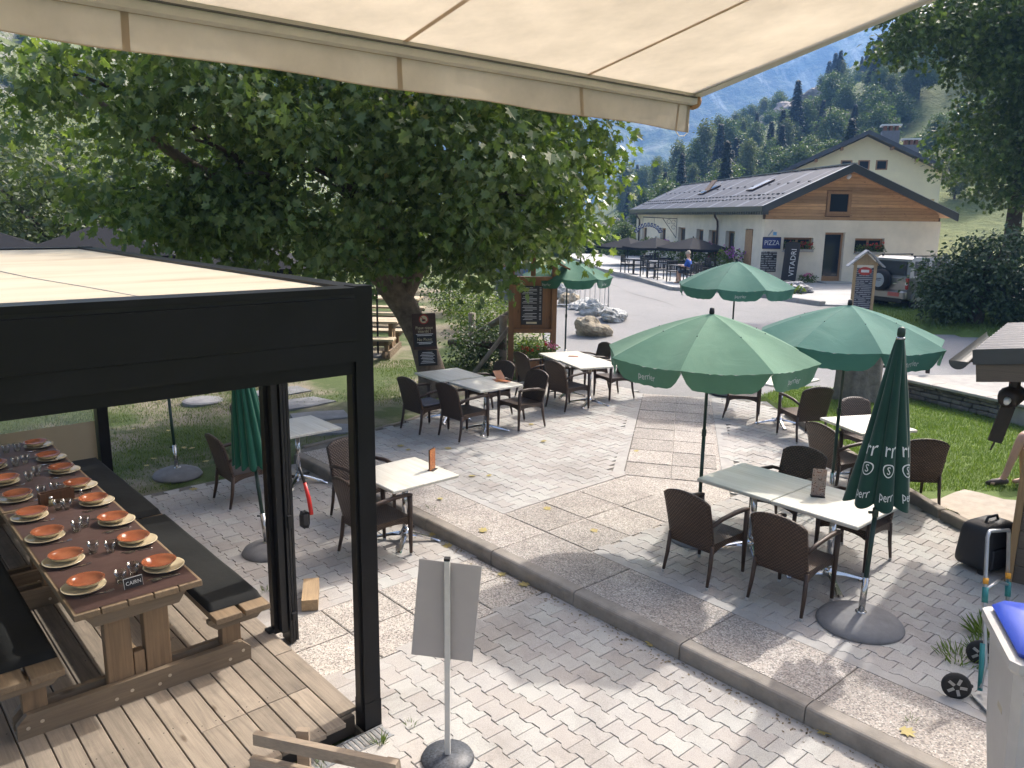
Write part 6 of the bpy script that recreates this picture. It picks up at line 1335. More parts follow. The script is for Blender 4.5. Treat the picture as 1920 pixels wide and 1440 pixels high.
# ================================================================ props
# ---- sign on a pole, seen from the back
m_sgb = mat('sign_back_grey', (0.36, 0.335, 0.32), 0.55, 0.05, 4); m_sgp = mat('pole_grey_white', (0.50, 0.49, 0.46), 0.45, 0.08, 10)
sn = thing('pole_sign', 'blank grey back of a small sign on a pole standing in front', 'sign', (-0.375, 4.50, 0.0), R(-3))
MB().cbox((-0.01, 0.03, 1.015), (0.385, 0.006, 0.645), 0.002).build('panel', m_sgb, sn, rot=(0, R(5), 0), loc=(-0.09, 0, 0)); MB().cbox((0, 0, 0.69), (0.034, 0.034, 1.34), 0.003).build('pole', m_sgp, sn); MB().cbox((0, 0, 1.368), (0.036, 0.036, 0.016)).build('pole_cap', m_anth2, sn)
MB().lathe([(0.165, 0), (0.17, 0.01), (0.16, 0.03), (0.05, 0.042), (0.001, 0.042)], 32).build('base', mat('terrazzo_dark', (0.055, 0.062, 0.075), 0.5, 0.9, 60), sn, True)
# ---- wooden frame at the lower edge
m_grw = wood('weathered_ash', (0.33, 0.26, 0.19), 0, 0.7, 0.25, 1.0, 0.08)
af = thing('wooden_rail_stand', 'weathered wooden trestle with two rails at the bottom edge', 'trestle', (-0.98, 4.42, 0.0), 0)
def W(px, py, Y): p = at(px, py, Y); return Vector((p.x + 0.98, p.y - 4.42, p.z))
MB().bar(W(478, 1383, 4.25), W(745, 1440, 4.0), 0.045, 0.075).build('rail', m_grw, af); MB().bar(W(472, 1428, 4.22), W(740, 1490, 3.97), 0.045, 0.075).build('rail', m_grw, af)
q0 = W(566, 1390, 4.22); MB().bar(q0 + Vector((0, 0.03, 0.06)), Vector((q0.x - 0.02, q0.y + 0.1, 0.0)), 0.075, 0.035).build('leg', m_grw, af); q1 = W(735, 1440, 4.05); MB().bar(q1 + Vector((0, 0.03, 0.03)), Vector((q1.x + 0.02, q1.y + 0.1, 0.0)), 0.075, 0.035).build('leg', m_grw, af)
# ---- drain grate
dg = thing('drain_grate', 'galvanised drain grate in the paving at the deck corner', 'drain grate', L(-2.74, -1.575, -0.004), TH)
m_galv = mat('galvanised_steel', (0.42, 0.43, 0.44), 0.4, 0.15, 25, metal=0.8)
MB().box(-0.42, 0.42, -0.075, -0.063, -0.02, 0.012).build('rim', m_galv, dg); MB().box(-0.42, 0.42, 0.063, 0.075, -0.02, 0.012).build('rim', m_galv, dg); MB().box(-0.42, 0.42, -0.062, 0.062, -0.008, -0.005).build('sump', m_black, dg)
for k in range(24): MB().box(-0.415 + k * 0.035, -0.395 + k * 0.035, -0.062, 0.062, -0.004, 0.010).build('bar', m_galv, dg)
# ---- wedge block beside the post
o = MB().xprism([(-0.07, 0.0), (0.07, 0.0), (0.07, 0.10), (-0.07, 0.10)], -0.22, 0.22).build('timber_block', wood('block_wood', (0.36, 0.25, 0.14), 1, 0.7), loc=(gnd(583, 1125, 0).x, gnd(583, 1125, 0).y, 0.008), rot=(0, 0, R(12))); tag(o, 'sawn timber block lying behind the middle pergola post', 'timber block')
# ---- loppers with a red handle
lp = thing('garden_loppers', 'garden loppers with a red handle hanging behind the middle post', 'loppers', L(-1.98, 0.80, 0.0), TH)
m_redg = mat('handle_red', (0.55, 0.02, 0.015), 0.35); a_ = at(571, 905, 7.05); b_ = at(584, 965, 7.0); org = L(-1.98, 0.80, 0.0); inv = Matrix.Rotation(-TH, 4, 'Z')
la = inv @ (a_ - org); lb_ = inv @ (b_ - org); MB().tube([la, la.lerp(lb_, 0.5) + Vector((0.008, 0, 0)), lb_], [0.017, 0.02, 0.02], 8).build('red_handle', m_redg, lp, True); MB().tube([la + (la - lb_) * 0.5 + Vector((-0.02, 0, 0.0)), la], 0.014, 8).build('shank', m_anth2, lp, True)
MB().cbox(lb_ + Vector((-0.07, 0.0, -0.03)), (0.10, 0.05, 0.16), 0.03).build('pouch', m_black, lp)
# ---- notice board
m_nb = wood('notice_board_wood', (0.24, 0.115, 0.045), 2, 0.6, 0.3, 0.8, 0.08)
nb = thing('notice_board', 'wooden notice board with a black menu panel under the maple leaves', 'notice board', (0.40, 16.4, 0.10), R(6))
for x in (-0.44, 0.44): MB().cbox((x, 0, 1.15), (0.11, 0.12, 2.3), 0.006).build('post', m_nb, nb)
MB().cbox((0, 0.03, 1.50), (0.77, 0.04, 1.02)).build('back_panel', m_nb, nb); MB().cbox((0, -0.03, 0.98), (0.77, 0.12, 0.08), 0.004).build('bottom_rail', m_nb, nb); MB().cbox((0, -0.03, 2.05), (0.77, 0.12, 0.08), 0.004).build('top_rail', m_nb, nb)
mbp = MB().cbox((-0.02, -0.005, 1.50), (0.44, 0.02, 0.80)).build('menu_panel', m_sgn2, nb)
for k in range(22):
    if k in (5, 11, 16): continue
    MB().cbox((-0.10 + 0.03 * ((k * 7) % 3), -0.0165, 1.86 - k * 0.031), (0.20 + 0.05 * ((k * 5) % 3), 0.002, 0.008)).build('printed_line', m_wht, mbp); MB().cbox((0.155, -0.0165, 1.86 - k * 0.031), (0.04, 0.002, 0.008)).build('printed_line', m_wht, mbp)
MB().cbox((-0.02, -0.0165, 1.14), (0.22, 0.002, 0.04)).build('footer_strip', m_yel, mbp)
for s_ in (-1, 1): MB().bar((s_ * 0.72, 0, 2.25), (0, 0, 2.62), 0.5, 0.03, (0, 0, 1)).build('roof_board', m_nb, nb)
MB().box(-0.05, 0.05, -0.02, 0.02, 2.1, 2.58).build('king_post', m_nb, nb)
plant_box('flower_trough', 'trough of red and pink geraniums below the notice board', 'flower box', (0.45, 16.05, 0.12), R(6), 0.75, 0.26, 0.42, 420, m_fred, 51, True, 0.30, 0.055, 90, boxm=m_nb)
plant_box('flower_pot', 'pink and white flowers at the right of the geranium trough', 'plant', (0.74, 15.95, 0.12), R(6), 0.24, 0.22, 0.46, 120, m_fpink, 52, True, 0.28, 0.05, 60, boxm=m_bch)
# ---- log fence beside the board
m_log = mat('log_grey', (0.24, 0.21, 0.17), 0.85, 0.3, 8, 0.6, 25)
lf = thing('log_fence', 'rough log fence with slanting rails beside the dark rounded bush', 'fence', (-0.5, 17.0, 0.1))
MB().tube([(-0.42, 0.85, 0), (-0.42, 0.85, 1.15)], 0.08, 8).build('post', m_log, lf, True); MB().tube([(0.30, -0.3, 0), (0.30, -0.3, 1.25)], 0.085, 8).build('post', m_log, lf, True)
MB().tube([(-0.55, 0.6, 0.55), (0.42, -0.25, 1.28)], 0.075, 8).build('rail', m_log, lf, True); MB().tube([(0.42, -0.42, 1.0), (-0.35, -0.65, 0.0)], 0.05, 8).build('prop', m_log, lf, True); MB().tube([(-0.9, 0.7, 0.5), (0.3, -0.42, 0.62)], 0.08, 8).build('rail', m_bark_d, lf, True)
# ---- picnic tables behind the trunk
m_pale = wood('picnic_wood_pale', (0.46, 0.38, 0.26), 1, 0.7, 0.2)
for k, (x, y, rz, lb) in enumerate(((-2.6, 18.3, 88, 'pale wooden picnic table on the lawn just behind the maple trunk'), (-2.5, 21.6, 86, 'pale wooden picnic table farther back on the lawn behind the maple'), (-6.4, 19.8, 80, 'pale wooden picnic table on the lawn left behind the pergola'))):
    o = picnic(lb, 0, (x, y, lawn_left_z(x, y)), R(rz))
    for c in o.children:
        if 'plank' in c.name: c.data.materials.clear(); c.data.materials.append(m_pale)
pk = thing('parasol_pole', 'thin dark parasol pole standing behind the maple trunk', 'pole', (-3.05, 17.9, 0.2)); MB().tube([(0, 0, 0), (0, 0, 1.9)], 0.022, 8).build('shaft', m_anth2, pk); MB().lathe([(0.22, 0), (0.2, 0.06), (0.05, 0.09)], 16).build('base', m_base, pk)
square_parasol('large black parasol beyond the pergola roof at far left', -8.9, 17.6, 0.1, 1.55, 3.02, 0.62, R(18), 'black parasols beyond the pergola'); square_parasol('black parasol beyond the pergola roof at the left picture edge', -12.0, 18.9, 0.1, 1.3, 2.75, 0.5, R(30), 'black parasols beyond the pergola'); square_parasol('black parasol half hidden in the maple leaves behind the pergola roof', -6.1, 18.6, 0.1, 1.4, 2.62, 0.5, R(5), 'black parasols beyond the pergola')
# ---- crowd barrier, boulders
cbz = road_z(0, 24.6); bar_ = thing('crowd_barrier', 'grey steel crowd barrier standing at the road edge behind the umbrella', 'barrier', (1.9, 24.7, cbz), R(4)); m_stl = mat('barrier_steel', (0.52, 0.53, 0.54), 0.35, 0.1, 15, metal=0.7)
MB().tube([(-1.05, 0, 0.02), (-1.05, 0, 0.95), (-1.0, 0, 1.03), (0.95, 0, 1.03), (1.04, 0, 0.95), (1.05, 0, 0.02)], 0.022, 8).build('frame', m_stl, bar_, True); MB().tube([(-1.05, 0, 0.16), (1.05, 0, 0.16)], 0.018, 8).build('lower_rail', m_stl, bar_)
for k in range(13): MB().tube([(-0.93 + k * 0.155, 0, 0.16), (-0.93 + k * 0.155, 0, 1.02)], 0.010, 6).build('upright', m_stl, bar_)
for x in (-0.9, 0.9): MB().cbox((x, 0, 0.012), (0.05, 0.55, 0.02)).build('foot', m_stl, bar_)
m_bould = mat('boulder_ochre', (0.40, 0.34, 0.25), 0.9, 0.45, 3, 0.8, 12, dist=0.05); m_bould2 = mat('boulder_grey_white', (0.50, 0.50, 0.48), 0.9, 0.35, 3, 0.8, 12, dist=0.05)
for k, (px, py, z, sx, sy, sz, mm_, lb) in enumerate(((1110, 640, .20, .47, .36, .33, m_bould, 'ochre boulder behind the notice board tables'), (1150, 614, .28, .55, .36, .26, m_bould2, 'long pale grey boulder right of the ochre one'), (1106, 603, .32, .40, .32, .33, m_bould2, 'angular pale boulder in front of the crowd barrier'), (1092, 588, .42, .55, .4, .22, m_bould2, 'whitish flat boulder just behind the crowd barrier'), (1070, 582, .45, .40, .35, .30, m_bould, 'tan boulder behind the crowd barrier bars'), (1058, 562, .50, .45, .4, .35, m_bould2, 'grey boulder left behind the barrier'), (1030, 690, .15, .2, .2, .15, m_bould2, 'small stone at the notice board foot'))):
    p = gnd(px, py, z); me = rock_me(300 + k, 0.9) if 'rock_me' in globals() else None
    o = link('boulder', me, mm_); o.location = (p.x, p.y, road_z(p.x, p.y) + sz * 0.35); o.scale = (sx, sy, sz); o.rotation_euler = (0, 0.2, k * 1.3); tag(o, lb, 'boulder', 'boulders along the road edge')
wb = thing('recycling_bin', 'blue grey waste container beyond the log fence', 'container', (0.05, 26.5, 0.5), R(5)); MB().cbox((0, 0, 0.65), (1.3, 1.0, 1.3), 0.05).build('body', mat('container_grey', (0.16, 0.18, 0.20), 0.5), wb)
for k in range(5): MB().cbox((0.25 + k * 0.09, -0.51, 0.75), (0.05, 0.03, 0.9), 0.01).build('blue_rib', mat('container_blue', (0.06, 0.16, 0.32), 0.5) if k == 0 else bpy.data.materials['container_blue'], wb)
MB().cbox((0, 0, 1.36), (1.36, 1.06, 0.12), 0.04).build('lid', bpy.data.materials['container_grey'], wb)
# ---- roofed menu board by the forecourt
mz = road_z(9.4, 21.5); mb_ = thing('roofed_menu_board', 'narrow wooden menu board with a small shingled roof by the road', 'menu board', (9.40, 21.6, mz), R(-14)); m_mbw = wood('menu_board_wood', (0.40, 0.28, 0.15), 2, 0.7)
for x in (-0.25, 0.25): MB().cbox((x, 0, 0.95), (0.075, 0.09, 1.9), 0.006).build('post', m_mbw, mb_)
MB().cbox((0, 0, 1.15), (0.42, 0.03, 1.20)).build('panel', print_lines('menu_board_print', (0.035, 0.04, 0.055), (0.30, 0.30, 0.32), 24, 'Z', 2.5, 0.42), mb_); MB().cbox((0, 0, 0.52), (0.66, 0.14, 0.06), 0.006).build('shelf', m_mbw, mb_)
MB().xprism([(-0.33, 1.82), (0.33, 1.82), (0.0, 2.12)], -0.05, 0.05).build('gable', m_mbw, mb_)
MB().add([(0.17 * math.cos(a), -0.020, 1.66 + 0.11 * math.sin(a)) for a in np.linspace(0, 2 * math.pi, 21)[:-1]], [tuple(range(20))]).build('red_logo', m_red, mb_); MB().cbox((0, -0.021, 1.66), (0.2, 0.004, 0.07)).build('logo_mark', m_wht, mb_)
m_shin = mat('shingle_pale', (0.42, 0.42, 0.43), 0.8, 0.2, 12)
for s_ in (-1, 1):
    for k in range(2): MB().bar((s_ * (0.46 - 0.2 * k), 0, 1.78 + 0.19 * k + 0.02 * k), (s_ * (0.22 - 0.22 * k), 0, 2.0 + 0.19 * k + 0.02 * k), 0.42, 0.025).build('roof_shingle', m_shin, mb_)
# ---- grey off-road car, seen from behind
m_car = mat('car_grey_paint', (0.26, 0.255, 0.235), 0.3, 0.03, 3, metal=0.6, coat=0.8); m_tyre = mat('tyre_rubber', (0.02, 0.02, 0.02), 0.85, 0.2, 30); m_rim = mat('alloy_rim', (0.45, 0.45, 0.46), 0.3, metal=0.9); m_cglass = panemat('car_glass', (0.03, 0.035, 0.035)); m_tl = mat('tail_light_red', (0.38, 0.012, 0.015), 0.2, coat=0.5)
cz = road_z(12.5, 25.6) + 0.06; car = thing('offroad_car', 'small grey off-road car with spare wheel at the back, parked beside the shrub', 'car', (11.75, 25.35, cz), R(24))
# local x = forward, y = left; rear face at x = 0
def sec(x, hw_low, hw_top, zb, zw, zt): return [(x, -hw_low, zb), (x, -hw_low - 0.01, zw), (x, -hw_top, zt), (x, hw_top, zt), (x, hw_low + 0.01, zw), (x, hw_low, zb)]
def loft(b, secs):
    n = len(secs[0]); vs = [p for s in secs for p in s]; fs = [tuple(range(n - 1, -1, -1)), tuple((len(secs) - 1) * n + i for i in range(n))]
    fs += [(i*n+j, i*n+(j+1) % n, (i+1)*n+(j+1) % n, (i+1)*n+j) for i in range(len(secs) - 1) for j in range(n)]; return b.add(vs, fs)
smooth_by_angle(loft(MB(), [sec(0.06, 0.74, 0.73, 0.48, 0.85, 1.02), sec(0.12, 0.77, 0.76, 0.36, 0.85, 1.04), sec(2.25, 0.78, 0.77, 0.34, 0.85, 1.05), sec(2.55, 0.78, 0.70, 0.36, 0.82, 0.99), sec(3.35, 0.74, 0.62, 0.40, 0.74, 0.92), sec(3.45, 0.70, 0.58, 0.46, 0.68, 0.84)]).build('body', m_car, car), 35)
smooth_by_angle(loft(MB(), [[(0.10, -0.745, 1.03), (0.22, -0.66, 1.60), (0.22, 0.66, 1.60), (0.10, 0.745, 1.03)], [(0.12, -0.76, 1.035), (0.35, -0.64, 1.66), (0.35, 0.64, 1.66), (0.12, 0.76, 1.035)], [(2.0, -0.76, 1.045), (1.75, -0.63, 1.66), (1.75, 0.63, 1.66), (2.0, 0.76, 1.045)], [(2.48, -0.70, 1.0), (1.9, -0.62, 1.62), (1.9, 0.62, 1.62), (2.48, 0.70, 1.0)]]).build('cabin', m_car, car), 30)
MB().add([(0.086, -0.60, 1.10), (0.086, 0.60, 1.10), (0.196, 0.54, 1.53), (0.196, -0.54, 1.53)], [(0, 3, 2, 1)]).build('rear_window', m_cglass, car)
for sy in (-1, 1):
    for (x0, x1) in ((0.28, 0.95), (1.05, 1.75)):
        pts = [(x0, sy * 0.759, 1.10), (x1 + (0.12 if x1 > 1.5 else 0), sy * 0.759, 1.10), (x1, sy * 0.667, 1.54), (x0 + 0.08, sy * 0.667, 1.54)]; MB().add(pts, [(0, 1, 2, 3) if sy < 0 else (3, 2, 1, 0)]).build('side_window', m_cglass, car)
    MB().cbox((0.075, sy * 0.70, 0.86), (0.07, 0.11, 0.36), 0.02).build('tail_light', m_tl, car); MB().cbox((0.040, sy * 0.70, 0.86), (0.012, 0.08, 0.08)).build('reversing_light', m_white, car)
    MB().tube([(0.35, sy * 0.60, 1.70), (1.75, sy * 0.60, 1.70)], 0.018, 8).build('roof_rail', m_black, car); MB().cbox((0.4, sy * 0.60, 1.68), (0.05, 0.03, 0.05)).build('rail_foot', m_black, car); MB().cbox((1.7, sy * 0.60, 1.68), (0.05, 0.03, 0.05)).build('rail_foot', m_black, car)
    for xw in (0.62, 2.87):
        w_ = empty('wheel', (xw, sy * 0.70, 0.345), 0, car)
        MB().tube([(0, -0.11, 0), (0, -0.09, 0), (0, 0.09, 0), (0, 0.11, 0)], [0.28, 0.345, 0.345, 0.28], 28).build('tyre', m_tyre, w_, True); MB().tube([(0, sy * 0.06, 0), (0, sy * 0.115, 0)], [0.21, 0.20], 20).build('rim', m_rim, w_)
        ar = MB(); 
        for k in range(9):
            a0, a1 = math.pi * k / 9, math.pi * (k + 1) / 9; R0, R1 = 0.37, 0.44
            ar.add([(xw + r_ * math.cos(a), sy * yy, 0.345 + r_ * math.sin(a)) for a in (a0, a1) for r_ in (R0, R1) for yy in (0.70, 0.845)], [(0, 2, 3, 1), (4, 5, 7, 6), (2, 6, 7, 3), (0, 1, 5, 4), (1, 3, 7, 5), (0, 4, 6, 2)])
        ar.build('wheel_arch', m_car, car)
MB().cbox((0.02, 0, 0.50), (0.16, 1.50, 0.26), 0.04).build('rear_bumper', m_car, car)
MB().cbox((-0.065, -0.35, 0.52), (0.015, 0.42, 0.12)).build('number_plate', mat('plate_red_white', (0.45, 0.10, 0.08), 0.5), car); MB().cbox((0.2, 0, 0.36), (0.5, 1.3, 0.2), 0.03).build('chassis', m_black, car)
sw = empty('spare_wheel', (-0.02, 0.18, 0.92), 0, car); MB().tube([(0.06, 0, 0), (0.04, 0, 0), (-0.12, 0, 0), (-0.15, 0, 0)], [0.28, 0.335, 0.335, 0.27], 28).build('tyre', m_tyre, sw, True); MB().tube([(-0.14, 0, 0), (-0.158, 0, 0)], [0.225, 0.215], 24).build('cover', mat('spare_cover_grey', (0.34, 0.36, 0.37), 0.5), sw)
for zq, wq in ((0.05, 0.24), (0.0, 0.18)): MB().cbox((-0.160, 0, zq), (0.003, wq, 0.022)).build('printed_line', m_black, sw)
wp = MB().tube([(0.07, 0.1, 1.12), (0.11, 0.32, 1.28)], 0.008, 5).build('rear_wiper', m_black, car)
# ---- stump, stone wall, low dark fences, small shed with metal roof
m_stump = mat('stump_grey', (0.19, 0.165, 0.14), 0.9, 0.35, 7, 0.9, 14, dist=0.03)
def stump(u, v):
    a = 2 * math.pi * u; r_ = 0.36 * (1 + 0.09 * math.sin(5 * a) + 0.06 * math.sin(11 * a + 2 * v) + 0.18 * (1 - v) ** 3); return (r_ * math.cos(a), r_ * math.sin(a), -0.05 + 1.05 * v)
sp_ = thing('tree_stump', 'thick grey weathered tree stump standing on the right lawn', 'stump', (6.35, 14.35, 0.22)); MB().grid(stump, 40, 10).build('bark', m_stump, sp_, True); MB().lathe([(0.33, 0.96), (0.33, 0.985), (0.001, 0.99)], 24).build('cut_top', mat('stump_cut', (0.22, 0.19, 0.16), 0.9, 0.2, 20), sp_)
m_stone = mat('drystone', (0.20, 0.185, 0.165), 0.9, 0.4, 6, 0.8, 18, orand=0.25, dist=0.03); m_cope = mat('coping_stone', (0.40, 0.37, 0.33), 0.9, 0.15, 3, 0.4, 20)
sw_ = thing('stone_wall', 'low dry stone wall with pale coping behind the right lawn', 'wall', (7.25, 14.6, 0.15), math.atan2(-2.9, 1.35)); wl = math.hypot(2.9, 1.35) + 1.6; wr = random.Random(8)
zrow = 0.0
for row in range(5):
    x = wr.uniform(-0.2, 0); hh = 0.075 + wr.uniform(-0.01, 0.012)
    while x < wl:
        ln = wr.uniform(0.14, 0.42); MB().cbox((0, 0, 0), (ln - 0.012, 0.26 + wr.uniform(-0.03, 0.03), hh - 0.010), 0.012).build('stone', m_stone, sw_, loc=(x + ln / 2, wr.uniform(-0.015, 0.015), zrow + hh / 2), rot=(wr.uniform(-.04, .04), wr.uniform(-.04, .04), wr.uniform(-.05, .05))); x += ln
    zrow += hh
x = 0.0
while x < wl: ln = wr.uniform(0.7, 1.1); MB().cbox((0, 0, 0), (ln - 0.008, 0.42, 0.05), 0.008).build('coping_slab', m_cope, sw_, loc=(x + ln / 2, 0, zrow + 0.026), rot=(0, 0, wr.uniform(-.02, .02))); x += ln
tag(MB().prism([(8.9, 9.2), (10.5, 10), (9.2, 15.2), (7.45, 15.0)], -0.1, 0.52).build('raised_path', mat('path_gravel', (0.34, 0.325, 0.30), 0.9, 0.15, 4, 0.4, 40, world=True)), kind='structure')
m_dkw = wood('dark_stained_wood', (0.030, 0.022, 0.017), 2, 0.6)
def low_fence(label, p, q, z, n):
    d = Vector((q[0] - p[0], q[1] - p[1], 0)); t = thing('low_fence', label, 'fence', (p[0], p[1], z), math.atan2(d.y, d.x), 'low dark wooden fences by the stone wall')
    for x in (0.0, d.length): MB().cbox((x, 0, 0.24), (0.07, 0.07, 0.48), 0.005).build('post', m_dkw, t)
    for zz in (0.08, 0.42): MB().cbox((d.length / 2, 0, zz), (d.length - 0.08, 0.03, 0.05)).build('rail', m_dkw, t)
    for k in range(n): MB().cbox((0.08 + (d.length - 0.16) * k / (n - 1), -0.022, 0.26), (0.035, 0.012, 0.36)).build('picket', m_dkw, t)
low_fence('dark low wooden fence section behind the open right umbrella', (6.9, 15.5), (8.0, 15.15), 0.54, 9); low_fence('dark low wooden fence section beside the shed roof', (8.75, 13.1), (9.6, 10.9), 0.53, 14)
# shed
m_shw = wood('shed_board_grey', (0.12, 0.095, 0.072), 0, 0.8, 0.3, 0.8, 0.15)
shp = gnd(1885, 1090, 0.13); sh = thing('wooden_shed', 'dark plank shed with sloping metal roof at the right picture edge', 'shed', (shp.x, shp.y, 0.13), R(-37))
for k in range(12): MB().cbox((0.95, 0.03, 0.085 + k * 0.172), (1.80, 0.03, 0.166), 0.004).build('wall_plank', m_shw, sh)
MB().cbox((0.02, 0.03, 1.04), (0.06, 0.09, 2.08), 0.005).build('corner_post', wood('shed_post_ochre', (0.30, 0.19, 0.09), 2), sh)
for k in range(12): MB().cbox((0.03, 0.95, 0.085 + k * 0.172), (0.03, 1.72, 0.166), 0.004).build('wall_plank', m_shw, sh)
MB().bar((-0.42, -0.38, 1.98), (2.2, -0.38, 2.34), 0.06, 0.15).build('fascia', m_shw, sh)
MB().bar((-0.46, -0.39, 2.12), (2.2, -0.39, 2.49), 0.07, 0.13).build('roof_edge', m_barge, sh)
def shr(u, v):
    x = -0.46 + 2.7 * u; y = -0.42 + 2.4 * v; return (x, y, 2.17 + 0.1407 * (x + 0.46) + 0.02 * (1 if (v * 12) % 1 < 0.3 else 0))
MB().grid(shr, 6, 60).build('roof', m_roof, sh); MB().bar((-0.50, 0.8, 2.05), (1.9, 0.8, 2.36), 1.9, 0.03).build('roof_boarding', m_shw, sh)
gu = MB(); n_ = 10
for i in range(2):
    for k in range(n_ + 1):
        a = math.pi + math.pi * k / n_; gu.v.append((-0.56 + 0.075 * math.cos(a), -0.46 + 2.4 * i, 2.08 + 0.075 * math.sin(a)))
gu.f = [(k, k + 1, n_ + 1 + k + 1, n_ + 1 + k) for k in range(n_)]; gu.build('gutter', m_barge, sh); gu2 = MB(); gu2.v = gu.v[:n_ + 1]; gu2.f = [tuple(range(n_ + 1))]; gu2.build('gutter_end', m_barge, sh)
# hanging wooden bottle holder under the shed roof
bp_ = at(1888, 745, 7.05); bh = thing('bottle_decoration', 'dark wooden holder with a bottle hanging under the shed eave', 'ornament', bp_, R(-10)); m_dkbr = mat('holder_dark', (0.03, 0.018, 0.013), 0.5, 0.3, 20)
MB().tube([(0.12, 0.1, 0.02), (0.02, 0.0, 0.0), (-0.03, -0.06, -0.01)], [0.085, 0.10, 0.07], 14).build('barrel', m_dkbr, bh, True); MB().tube([(-0.01, -0.05, -0.01), (-0.055, -0.14, -0.02)], [0.032, 0.024], 10).build('cork', m_white, bh, True)
MB().bar((0.03, 0.02, -0.08), (-0.05, 0.0, -0.42), 0.12, 0.02, (0, 1, 0)).build('hanging_board', m_dkbr, bh); MB().tube([(0.06, 0.03, 0.05), (0.07, 0.04, 0.33)], 0.05, 8).build('bracket', m_dkbr, bh); MB().tube([(-0.05, 0, -0.42), (-0.075, 0, -0.50)], 0.008, 6).build('leather_strap', m_dkbr, bh)
# ---- wheeled travel bag
m_bag = mat('bag_black_nylon', (0.020, 0.020, 0.022), 0.6, 0.2, 20, 0.2, 200)
bgp = gnd(1845, 1072, 0.13); bg_ = thing('travel_bag', 'black wheeled travel bag standing beside the shed corner', 'bag', (bgp.x + 0.06, bgp.y + 0.12, 0.13), R(28))
def bagf(u, v):
    a = 2 * math.pi * u; e = 0.30; cx = math.copysign(abs(math.cos(a)) ** e, math.cos(a)); cy = math.copysign(abs(math.sin(a)) ** e, math.sin(a)); s = (1 - abs(2 * v - 1) ** 7) ** (1 / 5)
    return (0.26 * cx * s * (1 - 0.10 * v), 0.18 * cy * s * (1 - 0.22 * v), 0.03 + 0.45 * v)
MB().grid(lambda u, v: bagf(u, 0.5 - 0.5 * math.cos(math.pi * v)), 40, 26).build('body', m_bag, bg_, True); MB().tube([(-0.10, -0.02, 0.47), (-0.07, -0.02, 0.525), (0.07, -0.02, 0.525), (0.10, -0.02, 0.47)], 0.013, 8).build('handle', m_bag, bg_, True)
MB().cbox((0, -0.165, 0.16), (0.34, 0.03, 0.20), 0.012).build('front_pocket', m_bag, bg_); MB().cbox((0.06, -0.155, 0.34), (0.03, 0.012, 0.10)).build('strap', m_bag, bg_)
for sx_ in (-0.20, 0.20): MB().tube([(sx_ - 0.02, -0.11, 0.035), (sx_ + 0.02, -0.11, 0.035)], 0.035, 14).build('wheel', m_tyre, bg_)
# ---- folding trolley
m_teal = mat('trolley_teal', (0.01, 0.16, 0.17), 0.4); m_tgrey = mat('trolley_tube_grey', (0.36, 0.37, 0.38), 0.3, 0.05, 20, metal=0.7); m_ora = mat('trolley_orange', (0.62, 0.28, 0.02), 0.5)
tro = L(0.72, -4.05, 0.13); ty = thing('folding_trolley', 'grey and teal folding trolley with wheels leaning by the bin', 'hand truck', tro, 0)
def TW(px, py, Y): return at(px, py, Y) - tro
hL0, hL1, hR1, hR0 = TW(1838, 1290, 5.05), TW(1853, 998, 5.45), TW(1893, 992, 5.75), TW(1885, 1270, 5.4)
MB().tube([hL0, hL0.lerp(hL1, 0.15) + Vector((0.03, 0, 0.0)), hL0.lerp(hL1, 0.5), hL1 + Vector((0, 0, -0.04)), hL1 + Vector((0.02, 0.02, 0)), hR1 + Vector((-0.02, -0.02, 0)), hR1 + Vector((0, 0, -0.04)), hR0], 0.0135, 8).build('handle_tube', m_tgrey, ty, True)
for a_, b_ in ((hL0, hL1), (hR0, hR1)):
    MB().tube([a_.lerp(b_, 0.54), a_.lerp(b_, 0.64)], 0.021, 8).build('clamp', m_teal, ty, True); MB().tube([a_.lerp(b_, 0.66), a_.lerp(b_, 0.70)], 0.019, 8).build('button', m_ora, ty, True)
MB().tube([hL0.lerp(hL1, 0.62), hL0.lerp(hL1, 0.62).lerp(hR0.lerp(hR1, 0.62), 0.5) + Vector((0, 0, 0.05)), hR0.lerp(hR1, 0.62)], 0.012, 8).build('cross_tube', m_tgrey, ty, True)
MB().tube([hL0 + Vector((0, 0, -0.02)), hL0.lerp(hL1, 0.12), hL0.lerp(hL1, 0.28)], 0.017, 8).build('teal_strut', m_teal, ty, True)
for (px, py, Y) in ((1794, 1280, 5.05), (1836, 1236, 5.50)):
    c = TW(px, py, Y); c.z = 0.095; w_ = empty('wheel', c, R(-20), ty)
    MB().tube([(0, -0.018, 0), (0, -0.012, 0), (0, 0.012, 0), (0, 0.018, 0)], [0.08, 0.095, 0.095, 0.08], 24).build('tyre', m_tyre, w_, True); MB().tube([(0, -0.016, 0), (0, -0.020, 0)], [0.078, 0.07], 20).build('hub_disc', m_anth2, w_)
    for k in range(5): a = 2 * math.pi * k / 5; MB().bar((0.02 * math.cos(a), -0.022, 0.02 * math.sin(a)), (0.065 * math.cos(a), -0.022, 0.065 * math.sin(a)), 0.02, 0.004, (0, 1, 0)).build('spoke', m_galv, w_)
    MB().tube([c + Vector((0, 0.01, 0)), c + Vector((0.13, 0.03, -0.02))], 0.014, 6).build('wheel_arm', m_anth2, ty)
MB().cbox((0.24, -0.02, 0.03), (0.22, 0.30, 0.012), 0.004).build('foot_plate', m_galv, ty)
